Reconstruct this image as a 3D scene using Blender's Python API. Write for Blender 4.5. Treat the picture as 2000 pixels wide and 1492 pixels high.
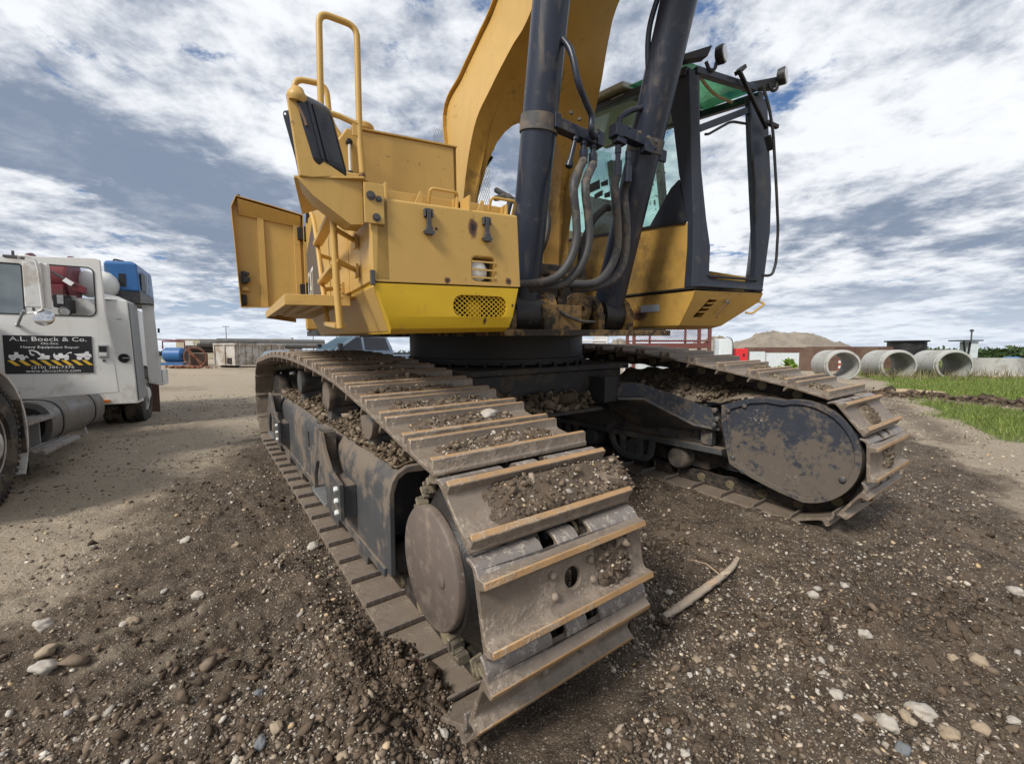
import bpy, bmesh, math, random
import numpy as np
from mathutils import Vector, Matrix, Euler
random.seed(7)
RNG = np.random.default_rng(11)
C = bpy.context.scene.collection
SC = bpy.context.scene
PI = math.pi
for o in list(bpy.data.objects):
    bpy.data.objects.remove(o)

# ---------------------------------------------------------------- camera, sky, sun, exposure
CAM_Z = 1.25
cam_d = bpy.data.cameras.new('camera')
cam = bpy.data.objects.new('camera', cam_d)
C.objects.link(cam)
cam.location = (0, 0, CAM_Z)
cam.rotation_euler = (PI / 2 - 0.06607, 0, 0)
cam_d.sensor_width = 36
cam_d.lens = 15.236
cam_d.clip_start = 0.05
cam_d.clip_end = 20000
SC.camera = cam

SUN_EL, SUN_AZ = math.radians(42), math.radians(-140)     # azimuth from +Y towards +X
sun_dir = Vector((math.sin(SUN_AZ) * math.cos(SUN_EL), math.cos(SUN_AZ) * math.cos(SUN_EL), math.sin(SUN_EL)))
sun_d = bpy.data.lights.new('sun', 'SUN')
sun_d.energy = 2.35
sun_d.angle = math.radians(14)
sun_d.color = (1.0, 0.95, 0.87)
sun = bpy.data.objects.new('sun', sun_d)
C.objects.link(sun)
sun.rotation_euler = sun_dir.to_track_quat('Z', 'Y').to_euler()

SC.view_settings.view_transform = 'Standard'
SC.view_settings.look = 'None'
SC.view_settings.gamma = 1
SC.view_settings.use_curve_mapping = False
SC.view_settings.exposure = 0.70


class NT:
    """small helper for node trees"""
    def __init__(self, tree):
        self.t = tree
        self.t.nodes.clear()

    def n(self, typ, ins=None, **props):
        nd = self.t.nodes.new(typ)
        for k, v in props.items():
            setattr(nd, k, v)
        if ins:
            for k, v in ins.items():
                s = nd.inputs[k]
                if isinstance(v, bpy.types.NodeSocket):
                    self.t.links.new(v, s)
                else:
                    s.default_value = v
        return nd

    def link(self, a, b):
        self.t.links.new(a, b)

    def math(self, op, a, b=0.0, clamp=False):
        nd = self.n('ShaderNodeMath', operation=op, use_clamp=clamp)
        for i, v in enumerate((a, b)):
            if isinstance(v, bpy.types.NodeSocket):
                self.t.links.new(v, nd.inputs[i])
            else:
                nd.inputs[i].default_value = v
        return nd.outputs[0]

    def ramp(self, fac, stops, interp='LINEAR'):
        nd = self.n('ShaderNodeValToRGB')
        nd.color_ramp.interpolation = interp
        el = nd.color_ramp.elements
        while len(el) < len(stops):
            el.new(0.5)
        for e, (p, c) in zip(el, stops):
            e.position = p
            e.color = c if len(c) == 4 else (*c, 1)
        self.t.links.new(fac, nd.inputs[0])
        return nd.outputs[0]

    def mix(self, fac, a, b, blend='MIX'):
        nd = self.n('ShaderNodeMix', data_type='RGBA', blend_type=blend)
        for i, v in ((0, fac), (6, a), (7, b)):
            if isinstance(v, bpy.types.NodeSocket):
                self.t.links.new(v, nd.inputs[i])
            elif i == 0:
                nd.inputs[0].default_value = v
            else:
                nd.inputs[i].default_value = (*v, 1) if len(v) == 3 else v
        return nd.outputs[2]

    def smooth(self, x, a, b):
        nd = self.n('ShaderNodeMapRange', {'Value': x, 'From Min': a, 'From Max': b}, interpolation_type='SMOOTHSTEP')
        return nd.outputs[0]

    def noise(self, vec, scale, detail=4, rough=0.55, dist=0.0, w=None):
        nd = self.n('ShaderNodeTexNoise', {'Scale': scale, 'Detail': detail, 'Roughness': rough, 'Distortion': dist},
                    noise_dimensions='3D')
        if vec is not None:
            self.t.links.new(vec, nd.inputs['Vector'])
        return nd.outputs['Fac']


world = bpy.data.worlds.new('World')
SC.world = world
world.use_nodes = True
w = NT(world.node_tree)
sky = w.n('ShaderNodeTexSky', sky_type='NISHITA')
sky.sun_disc = False
sky.sun_elevation = SUN_EL
sky.sun_rotation = SUN_AZ
sky.air_density = 1.0
sky.dust_density = 1.4
sky.ozone_density = 1.6
tc = w.n('ShaderNodeTexCoord')
sep = w.n('ShaderNodeSeparateXYZ', {0: tc.outputs['Generated']})
zc = w.math('MAXIMUM', sep.outputs['Z'], 0.0)
den = w.math('ADD', zc, 0.14)
cx = w.math('DIVIDE', sep.outputs['X'], den)
cy = w.math('DIVIDE', sep.outputs['Y'], den)
pv = w.n('ShaderNodeCombineXYZ', {'X': cx, 'Y': cy, 'Z': 0.0}).outputs[0]
mp = w.n('ShaderNodeMapping', {'Vector': pv, 'Location': (3.1, 7.7, 0.0), 'Rotation': (0, 0, math.radians(18)), 'Scale': (0.95, 0.95, 1)}).outputs[0]
big = w.noise(mp, 0.55, 3, 0.5)
mid = w.noise(mp, 1.9, 8, 0.60, 0.25)
fin = w.noise(mp, 6.5, 9, 0.66, 0.2)
dens = w.math('ADD', w.math('MULTIPLY', mid, 0.55), w.math('MULTIPLY', fin, 0.30))
dens = w.math('ADD', dens, w.math('MULTIPLY', big, 0.30))
cover = w.smooth(dens, 0.452, 0.520)                     # 0 blue gap .. 1 cloud
thick = w.smooth(dens, 0.56, 0.70)
mp2 = w.n('ShaderNodeMapping', {'Vector': pv, 'Location': (9.3, 2.2, 0.0), 'Scale': (0.95, 0.95, 1)}).outputs[0]
shade_n = w.noise(mp2, 1.5, 7, 0.60, 0.3)
shade_f = w.noise(mp2, 5.0, 9, 0.64, 0.15)
shade_b = w.noise(mp2, 0.45, 2)
shs = w.math('ADD', w.math('ADD', w.math('MULTIPLY', shade_n, 0.52), w.math('MULTIPLY', shade_f, 0.46)), w.math('MULTIPLY', shade_b, 0.40))
# a long slate-coloured bank in the cloud layer on the left
spv = w.n('ShaderNodeSeparateXYZ', {0: pv})
bdist = w.math('ADD', w.math('MULTIPLY', w.math('ADD', spv.outputs['X'], 1.42), 0.90), w.math('MULTIPLY', w.math('SUBTRACT', spv.outputs['Y'], 1.60), -0.42))
bdist = w.math('ADD', bdist, w.math('MULTIPLY', w.math('SUBTRACT', shade_n, 0.5), 0.9))
bank = w.math('MULTIPLY', w.math('SUBTRACT', 1.0, w.smooth(w.math('ABSOLUTE', bdist), 0.08, 0.46)), w.math('MULTIPLY', w.smooth(spv.outputs['Y'], 0.95, 1.40), w.smooth(spv.outputs['Y'], 2.9, 1.7)))
shs = w.math('ADD', shs, w.math('MULTIPLY', bank, 0.185))
shade = w.smooth(shs, 0.60, 0.80)
cover = w.math('MAXIMUM', cover, w.math('MULTIPLY', bank, 0.95))
ccol = w.mix(w.math('MULTIPLY', shade, 0.96), (5.9, 6.05, 6.3), (1.35, 1.72, 2.40))
ccol = w.mix(w.math('MULTIPLY', w.math('MULTIPLY', thick, 0.45), w.math('SUBTRACT', 1.0, w.math('MULTIPLY', shade, 0.6))), ccol, (6.5, 6.6, 6.75))
dot = w.n('ShaderNodeVectorMath', {0: tc.outputs['Generated'], 1: tuple(sun_dir)}, operation='DOT_PRODUCT').outputs['Value']
glow = w.math('POWER', w.math('MAXIMUM', dot, 0.0), 5.0)
ccol = w.mix(w.math('MULTIPLY', glow, 0.5), ccol, (8.0, 7.9, 7.6))
blue = w.mix(0.7, sky.outputs[0], (0.32, 0.88, 2.15))
col = w.mix(cover, blue, ccol)
hz = w.smooth(sep.outputs['Z'], 0.20, -0.02)             # air near the horizon
col = w.mix(w.math('MULTIPLY', hz, 0.70), col, (4.6, 5.1, 5.8))
bg = w.n('ShaderNodeBackground', {'Color': col, 'Strength': 0.1})
out = w.n('ShaderNodeOutputWorld', {'Surface': bg.outputs[0]})

# ---------------------------------------------------------------- materials
MATS = {}


def newmat(name):
    m = bpy.data.materials.new(name)
    m.use_nodes = True
    MATS[name] = m
    return m, NT(m.node_tree)


def finish(t, bsdf):
    t.n('ShaderNodeOutputMaterial', {'Surface': bsdf})


def weathered(name, base, rough=0.5, metal=0.0, dirt=(0.16, 0.115, 0.075), dirt_amt=0.3, dirt_scale=2.5,
              rust_amt=0.15, rust=(0.07, 0.03, 0.018), vary=0.12, bump=0.15, dust_up=0.4, bump_scale=60, streak=0.0, spec=0.4, low=None, spots=(), chips=0.0, speck=0.0):
    m, t = newmat(name)
    co = t.n('ShaderNodeTexCoord').outputs['Object']
    n1 = t.noise(co, dirt_scale, 6, 0.65, 0.3)
    n2 = t.noise(co, dirt_scale * 5.3, 5, 0.6)
    n3 = t.noise(co, dirt_scale * 1.7 + 3, 3, 0.5)
    fine = t.noise(co, bump_scale, 3, 0.6)
    lo = tuple(max(0, c * (1 - vary)) for c in base)
    hi = tuple(min(1, c * (1 + vary)) for c in base)
    c = t.mix(n3, lo, hi)
    if streak > 0:
        mp = t.n('ShaderNodeMapping', {'Vector': co, 'Scale': (9, 9, 0.7)}).outputs[0]
        s = t.noise(mp, 2.0, 4, 0.6)
        c = t.mix(t.math('MULTIPLY', t.smooth(s, 0.55, 0.78), streak), c, dirt)
    comb = t.math('ADD', t.math('MULTIPLY', n1, 0.65), t.math('MULTIPLY', n2, 0.35))
    if low:
        zz = t.n('ShaderNodeSeparateXYZ', {0: co}).outputs['Z']
        comb = t.math('ADD', comb, t.math('MULTIPLY', t.smooth(zz, low[0], low[1]), low[2]))
    d = t.smooth(comb, 0.595 - 0.27 * dirt_amt, 0.70 - 0.27 * dirt_amt)
    geo = t.n('ShaderNodeNewGeometry')
    nz = t.n('ShaderNodeSeparateXYZ', {0: geo.outputs['Normal']}).outputs['Z']
    up = t.math('MULTIPLY', t.smooth(nz, 0.35, 0.95), t.math('MULTIPLY', t.smooth(n2, 0.25, 0.6), dust_up))
    d = t.math('MAXIMUM', t.math('MULTIPLY', d, min(1.0, 0.35 + dirt_amt)), up)
    c = t.mix(d, c, dirt)
    rough_s = t.math('ADD', rough, t.math('MULTIPLY', d, 0.35), clamp=True)
    for (sx_, sy_, sz_, rr_, el_) in spots:
        dv = t.n('ShaderNodeVectorMath', {0: co, 1: (sx_, sy_, sz_)}, operation='SUBTRACT').outputs[0]
        dv = t.n('ShaderNodeVectorMath', {0: dv, 1: (1.0, .2, 1 / el_)}, operation='MULTIPLY').outputs[0]
        dl = t.n('ShaderNodeVectorMath', {0: dv}, operation='LENGTH').outputs['Value']
        dl = t.math('ADD', dl, t.math('MULTIPLY', t.math('SUBTRACT', t.noise(co, 28 if rr_ < .05 else 9, 5, .65), .5), rr_ * 1.6))
        k_ = 1.0 if rr_ < .05 else .62
        c = t.mix(t.math('MULTIPLY', t.smooth(dl, rr_ * 1.25, rr_ * (.55 if rr_ < .05 else .1)), k_), c, (0.085, 0.04, 0.028) if rr_ < .05 else (0.05, 0.036, 0.025))
        if rr_ < .05: c = t.mix(t.smooth(dl, rr_ * .5, rr_ * .15), c, (0.02, 0.012, 0.010))
    if chips > 0:
        ch = t.noise(co, 30, 6, 0.75, 0.6)
        c = t.mix(t.math('MULTIPLY', t.smooth(ch, 0.665 - chips * .03, 0.685 - chips * .03), t.smooth(t.noise(co, 2.3, 4, .6), .50, .62)), c, (0.11, 0.065, 0.035))
        mp_ = t.n('ShaderNodeMapping', {'Vector': co, 'Rotation': (.5, .9, .3), 'Scale': (60, 4, 4)}).outputs[0]
        c = t.mix(t.math('MULTIPLY', t.smooth(t.noise(mp_, 1.4, 3, .6), 0.74, 0.80), .5), c, tuple(min(1, q * 1.45) for q in base))
    if speck > 0:
        sk = t.math('MULTIPLY', t.smooth(t.noise(co, 75, 5, .7), .56, .66), t.smooth(t.noise(co, 7, 4, .6), .62 - speck * .25, .74 - speck * .25))
        c = t.mix(t.math('MULTIPLY', sk, .85), c, (0.44, 0.385, 0.315))
    if rust_amt > 0:
        vor = t.noise(co, dirt_scale * 3.1 + 2.0, 7, 0.7, 0.8)
        r = t.smooth(vor, 0.70 - 0.26 * rust_amt, 0.745 - 0.25 * rust_amt)
        c = t.mix(t.math('MULTIPLY', r, 0.85), c, rust)
    hgt = t.math('ADD', t.math('MULTIPLY', fine, 0.4), t.math('MULTIPLY', d, 0.8))
    bp = t.n('ShaderNodeBump', {'Strength': bump, 'Distance': 0.01, 'Height': hgt})
    b = t.n('ShaderNodeBsdfPrincipled', {'Base Color': c, 'Roughness': rough_s, 'Metallic': metal, 'Normal': bp.outputs[0]})
    b.inputs['Specular IOR Level'].default_value = spec
    finish(t, b.outputs[0])
    return m


def plain(name, base, rough=0.5, metal=0.0, spec=0.5, emit=None):
    m, t = newmat(name)
    co = t.n('ShaderNodeTexCoord').outputs['Object']
    n = t.noise(co, 14, 4)
    c = t.mix(n, tuple(x * 0.85 for x in base), tuple(min(1, x * 1.12) for x in base))
    b = t.n('ShaderNodeBsdfPrincipled', {'Base Color': c, 'Roughness': rough, 'Metallic': metal})
    b.inputs['Specular IOR Level'].default_value = spec
    if emit:
        b.inputs['Emission Color'].default_value = (*emit[0], 1)
        b.inputs['Emission Strength'].default_value = emit[1]
    finish(t, b.outputs[0])
    return m


def glass(name, tint, gloss=0.12, dirt=0.0, dirt_col=(0.05, 0.04, 0.03), dust=0.06, dust_col=(0.5, 0.62, 0.58)):
    m, t = newmat(name)
    co = t.n('ShaderNodeTexCoord').outputs['Object']
    tr = t.n('ShaderNodeBsdfTransparent', {'Color': (*tint, 1)})
    gl = t.n('ShaderNodeBsdfGlossy', {'Color': (0.9, 0.95, 0.95, 1), 'Roughness': 0.04})
    s = t.n('ShaderNodeMixShader', {0: gloss, 1: tr.outputs[0], 2: gl.outputs[0]})
    df = t.n('ShaderNodeBsdfDiffuse', {'Color': (*dust_col, 1)})
    f = t.math('MULTIPLY', t.smooth(t.noise(co, 3.0, 4), 0.25, 0.75), dust)
    s = t.n('ShaderNodeMixShader', {0: f, 1: s.outputs[0], 2: df.outputs[0]})
    if dirt > 0:
        dd = t.n('ShaderNodeBsdfDiffuse', {'Color': (*dirt_col, 1)})
        sp = t.math('ADD', t.math('MULTIPLY', t.noise(co, 34, 4, 0.7), 0.6), t.math('MULTIPLY', t.noise(co, 4.5, 3), 0.4))
        f2 = t.smooth(sp, 0.70 - dirt * 0.2, 0.74 - dirt * 0.2)
        s = t.n('ShaderNodeMixShader', {0: t.math('MULTIPLY', f2, 0.85), 1: s.outputs[0], 2: dd.outputs[0]})
    finish(t, s.outputs[0])
    return m


# ---------------------------------------------------------------- mesh building
def basis(ax):
    ax = Vector(ax).normalized()
    r = Vector((0, 0, 1)) if abs(ax.z) < 0.9 else Vector((1, 0, 0))
    x = ax.cross(r).normalized()
    return x, ax.cross(x).normalized(), ax


class MB:
    def __init__(self):
        self.v, self.f, self.m = [], [], []

    def add(self, vs, fs, mi=0):
        k = len(self.v)
        self.v += [tuple(p) for p in vs]
        for f in fs:
            self.f.append([k + i for i in f])
            self.m.append(mi)
        return self

    def box(self, x0, x1, y0, y1, z0, z1, mi=0):
        return self.hexa([(x0, y0, z0), (x1, y0, z0), (x1, y1, z0), (x0, y1, z0), (x0, y0, z1), (x1, y0, z1), (x1, y1, z1), (x0, y1, z1)], mi)

    def hexa(self, p, mi=0):
        return self.add(p, [(3, 2, 1, 0), (4, 5, 6, 7), (0, 1, 5, 4), (1, 2, 6, 5), (2, 3, 7, 6), (3, 0, 4, 7)], mi)

    def obox(self, c, size, rot=(0, 0, 0), mi=0):
        M = Euler(rot).to_matrix()
        sx, sy, sz = (s / 2 for s in size)
        c = Vector(c)
        return self.hexa([c + M @ Vector((x * sx, y * sy, z * sz)) for z in (-1, 1) for x, y in ((-1, -1), (1, -1), (1, 1), (-1, 1))], mi)

    def beam(self, p0, p1, wd, ht, up=(0, 0, 1), mi=0):
        p0, p1, up = Vector(p0), Vector(p1), Vector(up)
        d = (p1 - p0).normalized()
        s = d.cross(up).normalized() * wd / 2
        u = s.cross(d).normalized() * ht / 2
        return self.hexa([p0 - s - u, p0 + s - u, p1 + s - u, p1 - s - u, p0 - s + u, p0 + s + u, p1 + s + u, p1 - s + u], mi)

    def prism(self, poly, axis, d0, d1, mi=0, mi_cap=None):
        """poly of 2-D points in the other two axes (kept in x,y,z order); d0/d1 numbers or lists"""
        n = len(poly)
        a0 = d0 if isinstance(d0, (list, tuple)) else [d0] * n
        a1 = d1 if isinstance(d1, (list, tuple)) else [d1] * n

        def P(q, d):
            q = list(q)
            q.insert(axis, d)
            return q
        vs = [P(q, a) for q, a in zip(poly, a0)] + [P(q, a) for q, a in zip(poly, a1)]
        k = len(self.v)
        self.add(vs, [(i, (i + 1) % n, n + (i + 1) % n, n + i) for i in range(n)], mi)
        self.v = self.v
        for cap in (list(range(n))[::-1], list(range(n, 2 * n))):
            self.f.append([k + i for i in cap])
            self.m.append(mi if mi_cap is None else mi_cap)
        return self

    def loft(self, rings, mi=0, caps=True, closed=True):
        n = len(rings[0])
        k = len(self.v)
        for r in rings:
            self.v += [tuple(p) for p in r]
        for i in range(len(rings) - 1):
            for j in range(n if closed else n - 1):
                a, b = i * n + j, i * n + (j + 1) % n
                self.f.append([k + a, k + b, k + b + n, k + a + n])
                self.m.append(mi)
        if caps:
            self.f.append([k + j for j in range(n)][::-1])
            self.f.append([k + (len(rings) - 1) * n + j for j in range(n)])
            self.m += [mi, mi]
        return self

    def tube(self, path, r, n=8, mi=0, closed=False):
        P = [Vector(p) for p in path]
        m = len(P)
        rs = r if isinstance(r, (list, tuple)) else [r] * m
        rings = []
        x = None
        for i in range(m):
            a, b = (P[(i - 1) % m], P[(i + 1) % m]) if closed else (P[max(i - 1, 0)], P[min(i + 1, m - 1)])
            d = (b - a).normalized()
            if x is None:
                x, y, _ = basis(d)
            else:
                x = (x - d * x.dot(d)).normalized()
                y = d.cross(x)
            rings.append([P[i] + (x * math.cos(2 * PI * j / n) + y * math.sin(2 * PI * j / n)) * rs[i] for j in range(n)])
        if closed:
            rings.append(rings[0])
        return self.loft(rings, mi, caps=not closed)

    def cyl(self, p0, p1, r0, r1=None, n=16, mi=0, caps=True):
        p0, p1 = Vector(p0), Vector(p1)
        x, y, _ = basis(p1 - p0)
        r1 = r0 if r1 is None else r1
        rings = [[p + (x * math.cos(2 * PI * j / n) + y * math.sin(2 * PI * j / n)) * r for j in range(n)] for p, r in ((p0, r0), (p1, r1))]
        return self.loft(rings, mi, caps)

    def lathe(self, p0, ax, prof, n=24, mi=0, caps=True):
        """prof: list of (distance along ax, radius)"""
        p0 = Vector(p0)
        x, y, d = basis(ax)
        rings = [[p0 + d * h + (x * math.cos(2 * PI * j / n) + y * math.sin(2 * PI * j / n)) * r for j in range(n)] for h, r in prof]
        return self.loft(rings, mi, caps)

    def ball(self, c, r, n=10, mi=0, sc=(1, 1, 1)):
        c = Vector(c)
        rings = []
        for i in range(1, n // 2 + 1):
            th = PI * i / (n // 2 + 1)
            rings.append([c + Vector((math.sin(th) * math.cos(2 * PI * j / n) * sc[0], math.sin(th) * math.sin(2 * PI * j / n) * sc[1], math.cos(th) * sc[2])) * r for j in range(n)])
        return self.loft(rings, mi)

    def mesh(self, name, mats, smooth=38):
        me = bpy.data.meshes.new(name)
        me.from_pydata([tuple(map(float, p)) for p in self.v], [], self.f)
        bm = bmesh.new()
        bm.from_mesh(me)
        bm.faces.ensure_lookup_table()
        bmesh.ops.recalc_face_normals(bm, faces=bm.faces)
        bm.to_mesh(me)
        bm.free()
        for mm in (mats if isinstance(mats, (list, tuple)) else [mats]):
            me.materials.append(MATS[mm] if isinstance(mm, str) else mm)
        me.polygons.foreach_set('material_index', self.m)
        if smooth:
            me.polygons.foreach_set('use_smooth', [True] * len(me.polygons))
            me.set_sharp_from_angle(angle=math.radians(smooth))
        me.update()
        return me

    def build(self, name, mats, parent=None, M=None, bevel=0.0, smooth=38, label=None, cat=None, group=None, kind=None, segs=2):
        me = self.mesh(name, mats, 0 if bevel else smooth)
        o = bpy.data.objects.new(name, me)
        C.objects.link(o)
        if parent is not None:
            o.parent = parent
        if M is not None:
            o.matrix_basis = M
        if bevel:
            me.polygons.foreach_set('use_smooth', [True] * len(me.polygons))
            b = o.modifiers.new('bevel', 'BEVEL')
            b.width = bevel
            b.segments = segs
            b.limit_method = 'ANGLE'
            b.angle_limit = math.radians(32)
            b.harden_normals = True
            b.use_clamp_overlap = True
        tag(o, label, cat, group, kind)
        return o


def tag(o, label=None, cat=None, group=None, kind=None):
    if label: o['label'] = label
    if cat: o['category'] = cat
    if group: o['group'] = group
    if kind: o['kind'] = kind
    return o


def empty(name, loc=(0, 0, 0), rz=0, label=None, cat=None, group=None):
    o = bpy.data.objects.new(name, None)
    C.objects.link(o)
    o.empty_display_size = 0.1
    o.location = loc
    o.rotation_euler = (0, 0, rz)
    return tag(o, label, cat, group)


def inst(src, parent=None, M=None, name=None):
    o = src.copy()
    if name: o.name = name
    C.objects.link(o)
    o.parent = parent
    if M is not None: o.matrix_basis = M
    return o


def copy_tree(o, parent=None):
    c = o.copy()
    C.objects.link(c)
    c.parent = parent
    for ch in list(o.children):
        copy_tree(ch, c)
    return c


def cut(o, cutter):
    """boolean difference with a cutter MB (cutter in o's mesh coordinates)"""
    me = cutter.mesh('cutter', [o.data.materials[0]], 0)
    co = bpy.data.objects.new('cutter', me)
    C.objects.link(co)
    mods = [(m.width, m.segments) for m in o.modifiers if m.type == 'BEVEL']
    mw, par = o.matrix_basis.copy(), o.parent
    o.parent = None
    o.matrix_basis = Matrix()
    o.modifiers.clear()
    b = o.modifiers.new('cut', 'BOOLEAN')
    b.operation = 'DIFFERENCE'
    b.solver = 'EXACT'
    b.object = co
    bpy.context.view_layer.update()
    dg = bpy.context.evaluated_depsgraph_get()
    nm = bpy.data.meshes.new_from_object(o.evaluated_get(dg))
    o.modifiers.clear()
    o.data = nm
    o.parent = par
    o.matrix_basis = mw
    bpy.data.objects.remove(co)
    for wd, sg in mods:
        m = o.modifiers.new('bevel', 'BEVEL')
        m.width, m.segments, m.limit_method, m.angle_limit, m.harden_normals = wd, sg, 'ANGLE', math.radians(32), True
    nm.polygons.foreach_set('use_smooth', [True] * len(nm.polygons))
    if not mods:
        nm.set_sharp_from_angle(angle=math.radians(30))
    return o


def fillet(pts, r, n=5):
    """round the corners of an open 3-D polyline"""
    P = [Vector(p) for p in pts]
    out = [P[0]]
    for i in range(1, len(P) - 1):
        a, b, c = P[i - 1], P[i], P[i + 1]
        k = min(r, (a - b).length * 0.49, (c - b).length * 0.49)
        p, q = b + (a - b).normalized() * k, b + (c - b).normalized() * k
        for j in range(n + 1):
            s = j / n
            out.append(p * (1 - s) ** 2 + b * 2 * s * (1 - s) + q * s * s)
    out.append(P[-1])
    return out


def spline(pts, n=6):
    P = [Vector(p) for p in pts]
    P = [P[0] * 2 - P[1]] + P + [P[-1] * 2 - P[-2]]
    out = []
    for i in range(1, len(P) - 2):
        for j in range(n):
            t = j / n
            a, b, c, d = P[i - 1:i + 3]
            out.append(0.5 * ((2 * b) + (c - a) * t + (2 * a - 5 * b + 4 * c - d) * t * t + (3 * b - a - 3 * c + d) * t ** 3))
    out.append(P[-2])
    return out


def rrect(x0, x1, y0, y1, r, n=4):
    out = []
    for cx_, cy_, a0 in ((x1 - r, y0 + r, -90), (x1 - r, y1 - r, 0), (x0 + r, y1 - r, 90), (x0 + r, y0 + r, 180)):
        for i in range(n + 1):
            a = math.radians(a0 + 90 * i / n)
            out.append((cx_ + r * math.cos(a), cy_ + r * math.sin(a)))
    return out


def text_mesh(name, body, size, mat, parent, M, extrude=0.001, align='CENTER', sx=1.0):
    cu = bpy.data.curves.new(name, 'FONT')
    cu.body = body
    cu.size = size
    cu.extrude = extrude
    cu.align_x = align
    cu.resolution_u = 2
    cu.materials.append(MATS[mat])
    tmp = bpy.data.objects.new('tmp', cu)
    C.objects.link(tmp)
    bpy.context.view_layer.update()
    me = bpy.data.meshes.new_from_object(tmp.evaluated_get(bpy.context.evaluated_depsgraph_get()))
    bpy.data.objects.remove(tmp)
    o = bpy.data.objects.new(name, me)
    C.objects.link(o)
    o.parent = parent
    o.matrix_basis = M @ Matrix.Diagonal((sx, 1, 1, 1))
    return o


# ---------------------------------------------------------------- numpy noise
def _hash(ix, iy, seed):
    h = (ix * 374761393 + iy * 668265263 + seed * 974634777) & 0xFFFFFFFF
    h = ((h ^ (h >> 13)) * 1274126177) & 0xFFFFFFFF
    return ((h ^ (h >> 16)) & 0xFFFF) / 65535.0


def vnoise(x, y, seed=0):
    ix, iy = np.floor(x).astype(np.int64), np.floor(y).astype(np.int64)
    fx, fy = x - ix, y - iy
    ux, uy = fx * fx * fx * (fx * (fx * 6 - 15) + 10), fy * fy * fy * (fy * (fy * 6 - 15) + 10)
    a, b = _hash(ix, iy, seed), _hash(ix + 1, iy, seed)
    c, d = _hash(ix, iy + 1, seed), _hash(ix + 1, iy + 1, seed)
    return (a + (b - a) * ux) * (1 - uy) + (c + (d - c) * ux) * uy


def fbm(x, y, octaves=4, seed=0, gain=0.5):
    s, amp, tot = 0, 1.0, 0
    for i in range(octaves):
        s = s + amp * (vnoise(x, y, seed + i * 17) * 2 - 1)
        tot += amp
        amp *= gain
        x, y = x * 2.03 + 11.3, y * 2.03 - 7.9
    return s / tot


def sstep(x, a, b):
    t = np.clip((x - a) / (b - a), 0, 1)
    return t * t * (3 - 2 * t)
# ---------------------------------------------------------------- material set
DUST = (0.20, 0.15, 0.10)
weathered('yellow_paint', (0.50, 0.315, 0.090), 0.42, dirt=(0.30, 0.175, 0.055), dirt_amt=0.10, dirt_scale=3.5, rust_amt=0.0, dust_up=0.35, bump=0.04, streak=0.25, vary=0.07, chips=1.0,
          spots=((-1.10, -1.90, 1.935, .026, 1.9), (-.905, -1.90, 1.69, .020, 1.0), (-1.235, -1.90, 1.675, .016, 1.0), (-1.285, -1.90, 1.905, .008, 1.0), (-.575, -1.3, 2.0, .02, 1.5), (-1.49, -1.29, 2.27, .02, 2.0)))
weathered('bright_yellow', (0.60, 0.385, 0.018), 0.38, dirt=(0.36, 0.22, 0.03), dirt_amt=0.14, dirt_scale=4, rust_amt=0.0, dust_up=0.2, bump=0.04, vary=0.07, streak=0.15, chips=0.9, spots=((-1.035, -1.89, 1.49, .010, 1.8), (-.88, -1.89, 1.57, .008, 1.2)))
weathered('boom_yellow', (0.42, 0.235, 0.045), 0.5, dirt=(0.085, 0.05, 0.026), dirt_amt=0.12, dirt_scale=3.5, rust_amt=0.05, dust_up=0.1, bump=0.05, streak=0.4, chips=1.3, low=(3.0, 2.3, .22))
weathered('cab_yellow', (0.46, 0.275, 0.065), 0.48, dirt=(0.20, 0.12, 0.045), dirt_amt=0.18, rust_amt=0.0, dust_up=0.2, bump=0.05, streak=0.25, chips=1.3, spots=((.90, -.70, 1.92, .17, 2.2), (.90, -.75, 2.25, .08, 1.5), (.90, -.80, 1.60, .07, 1.2), (.90, -1.02, 1.60, .02, 2.5)))
weathered('greasy_yellow', (0.17, 0.10, 0.03), 0.5, dirt=(0.026, 0.021, 0.018), dirt_amt=0.62, rust_amt=0.15, dust_up=0.3, bump=0.2, dirt_scale=5)
weathered('blue_black', (0.018, 0.024, 0.042), 0.36, dirt=(0.12, 0.10, 0.085), dirt_amt=0.18, dirt_scale=2.2, rust_amt=0.08, rust=(0.20, 0.15, 0.11), dust_up=0.5, bump=0.12, streak=0.75)
weathered('cab_frame', (0.022, 0.028, 0.042), 0.45, dirt=(0.10, 0.09, 0.08), dirt_amt=0.25, rust_amt=0.04, dust_up=0.35, bump=0.06)
weathered('frame_paint', (0.066, 0.068, 0.072), 0.5, dirt=(0.19, 0.15, 0.113), dirt_amt=0.46, dirt_scale=1.9, rust_amt=0.10, rust=(0.13, 0.09, 0.06), dust_up=0.9, bump=0.18, streak=0.5)
weathered('car_body', (0.030, 0.030, 0.032), 0.6, dirt=(0.11, 0.085, 0.06), dirt_amt=0.35, rust_amt=0.2, dust_up=0.8, bump=0.2)
weathered('guard_plate', (0.034, 0.040, 0.054), 0.6, dirt=(0.155, 0.123, 0.092), dirt_amt=0.36, dirt_scale=6.0, rust_amt=0.12, rust=(0.13, 0.085, 0.055), dust_up=0.8, bump=0.25, streak=0.5, low=(0.80, 0.40, 0.13), vary=.2, speck=.2)
weathered('shoe_steel', (0.185, 0.148, 0.115), 0.46, metal=0.15, dirt=(0.29, 0.235, 0.185), dirt_amt=0.36, dirt_scale=6, rust_amt=0.30, rust=(0.20, 0.115, 0.065), dust_up=0.3, bump=0.5, bump_scale=34, vary=0.35, streak=0.3, speck=.55)
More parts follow.
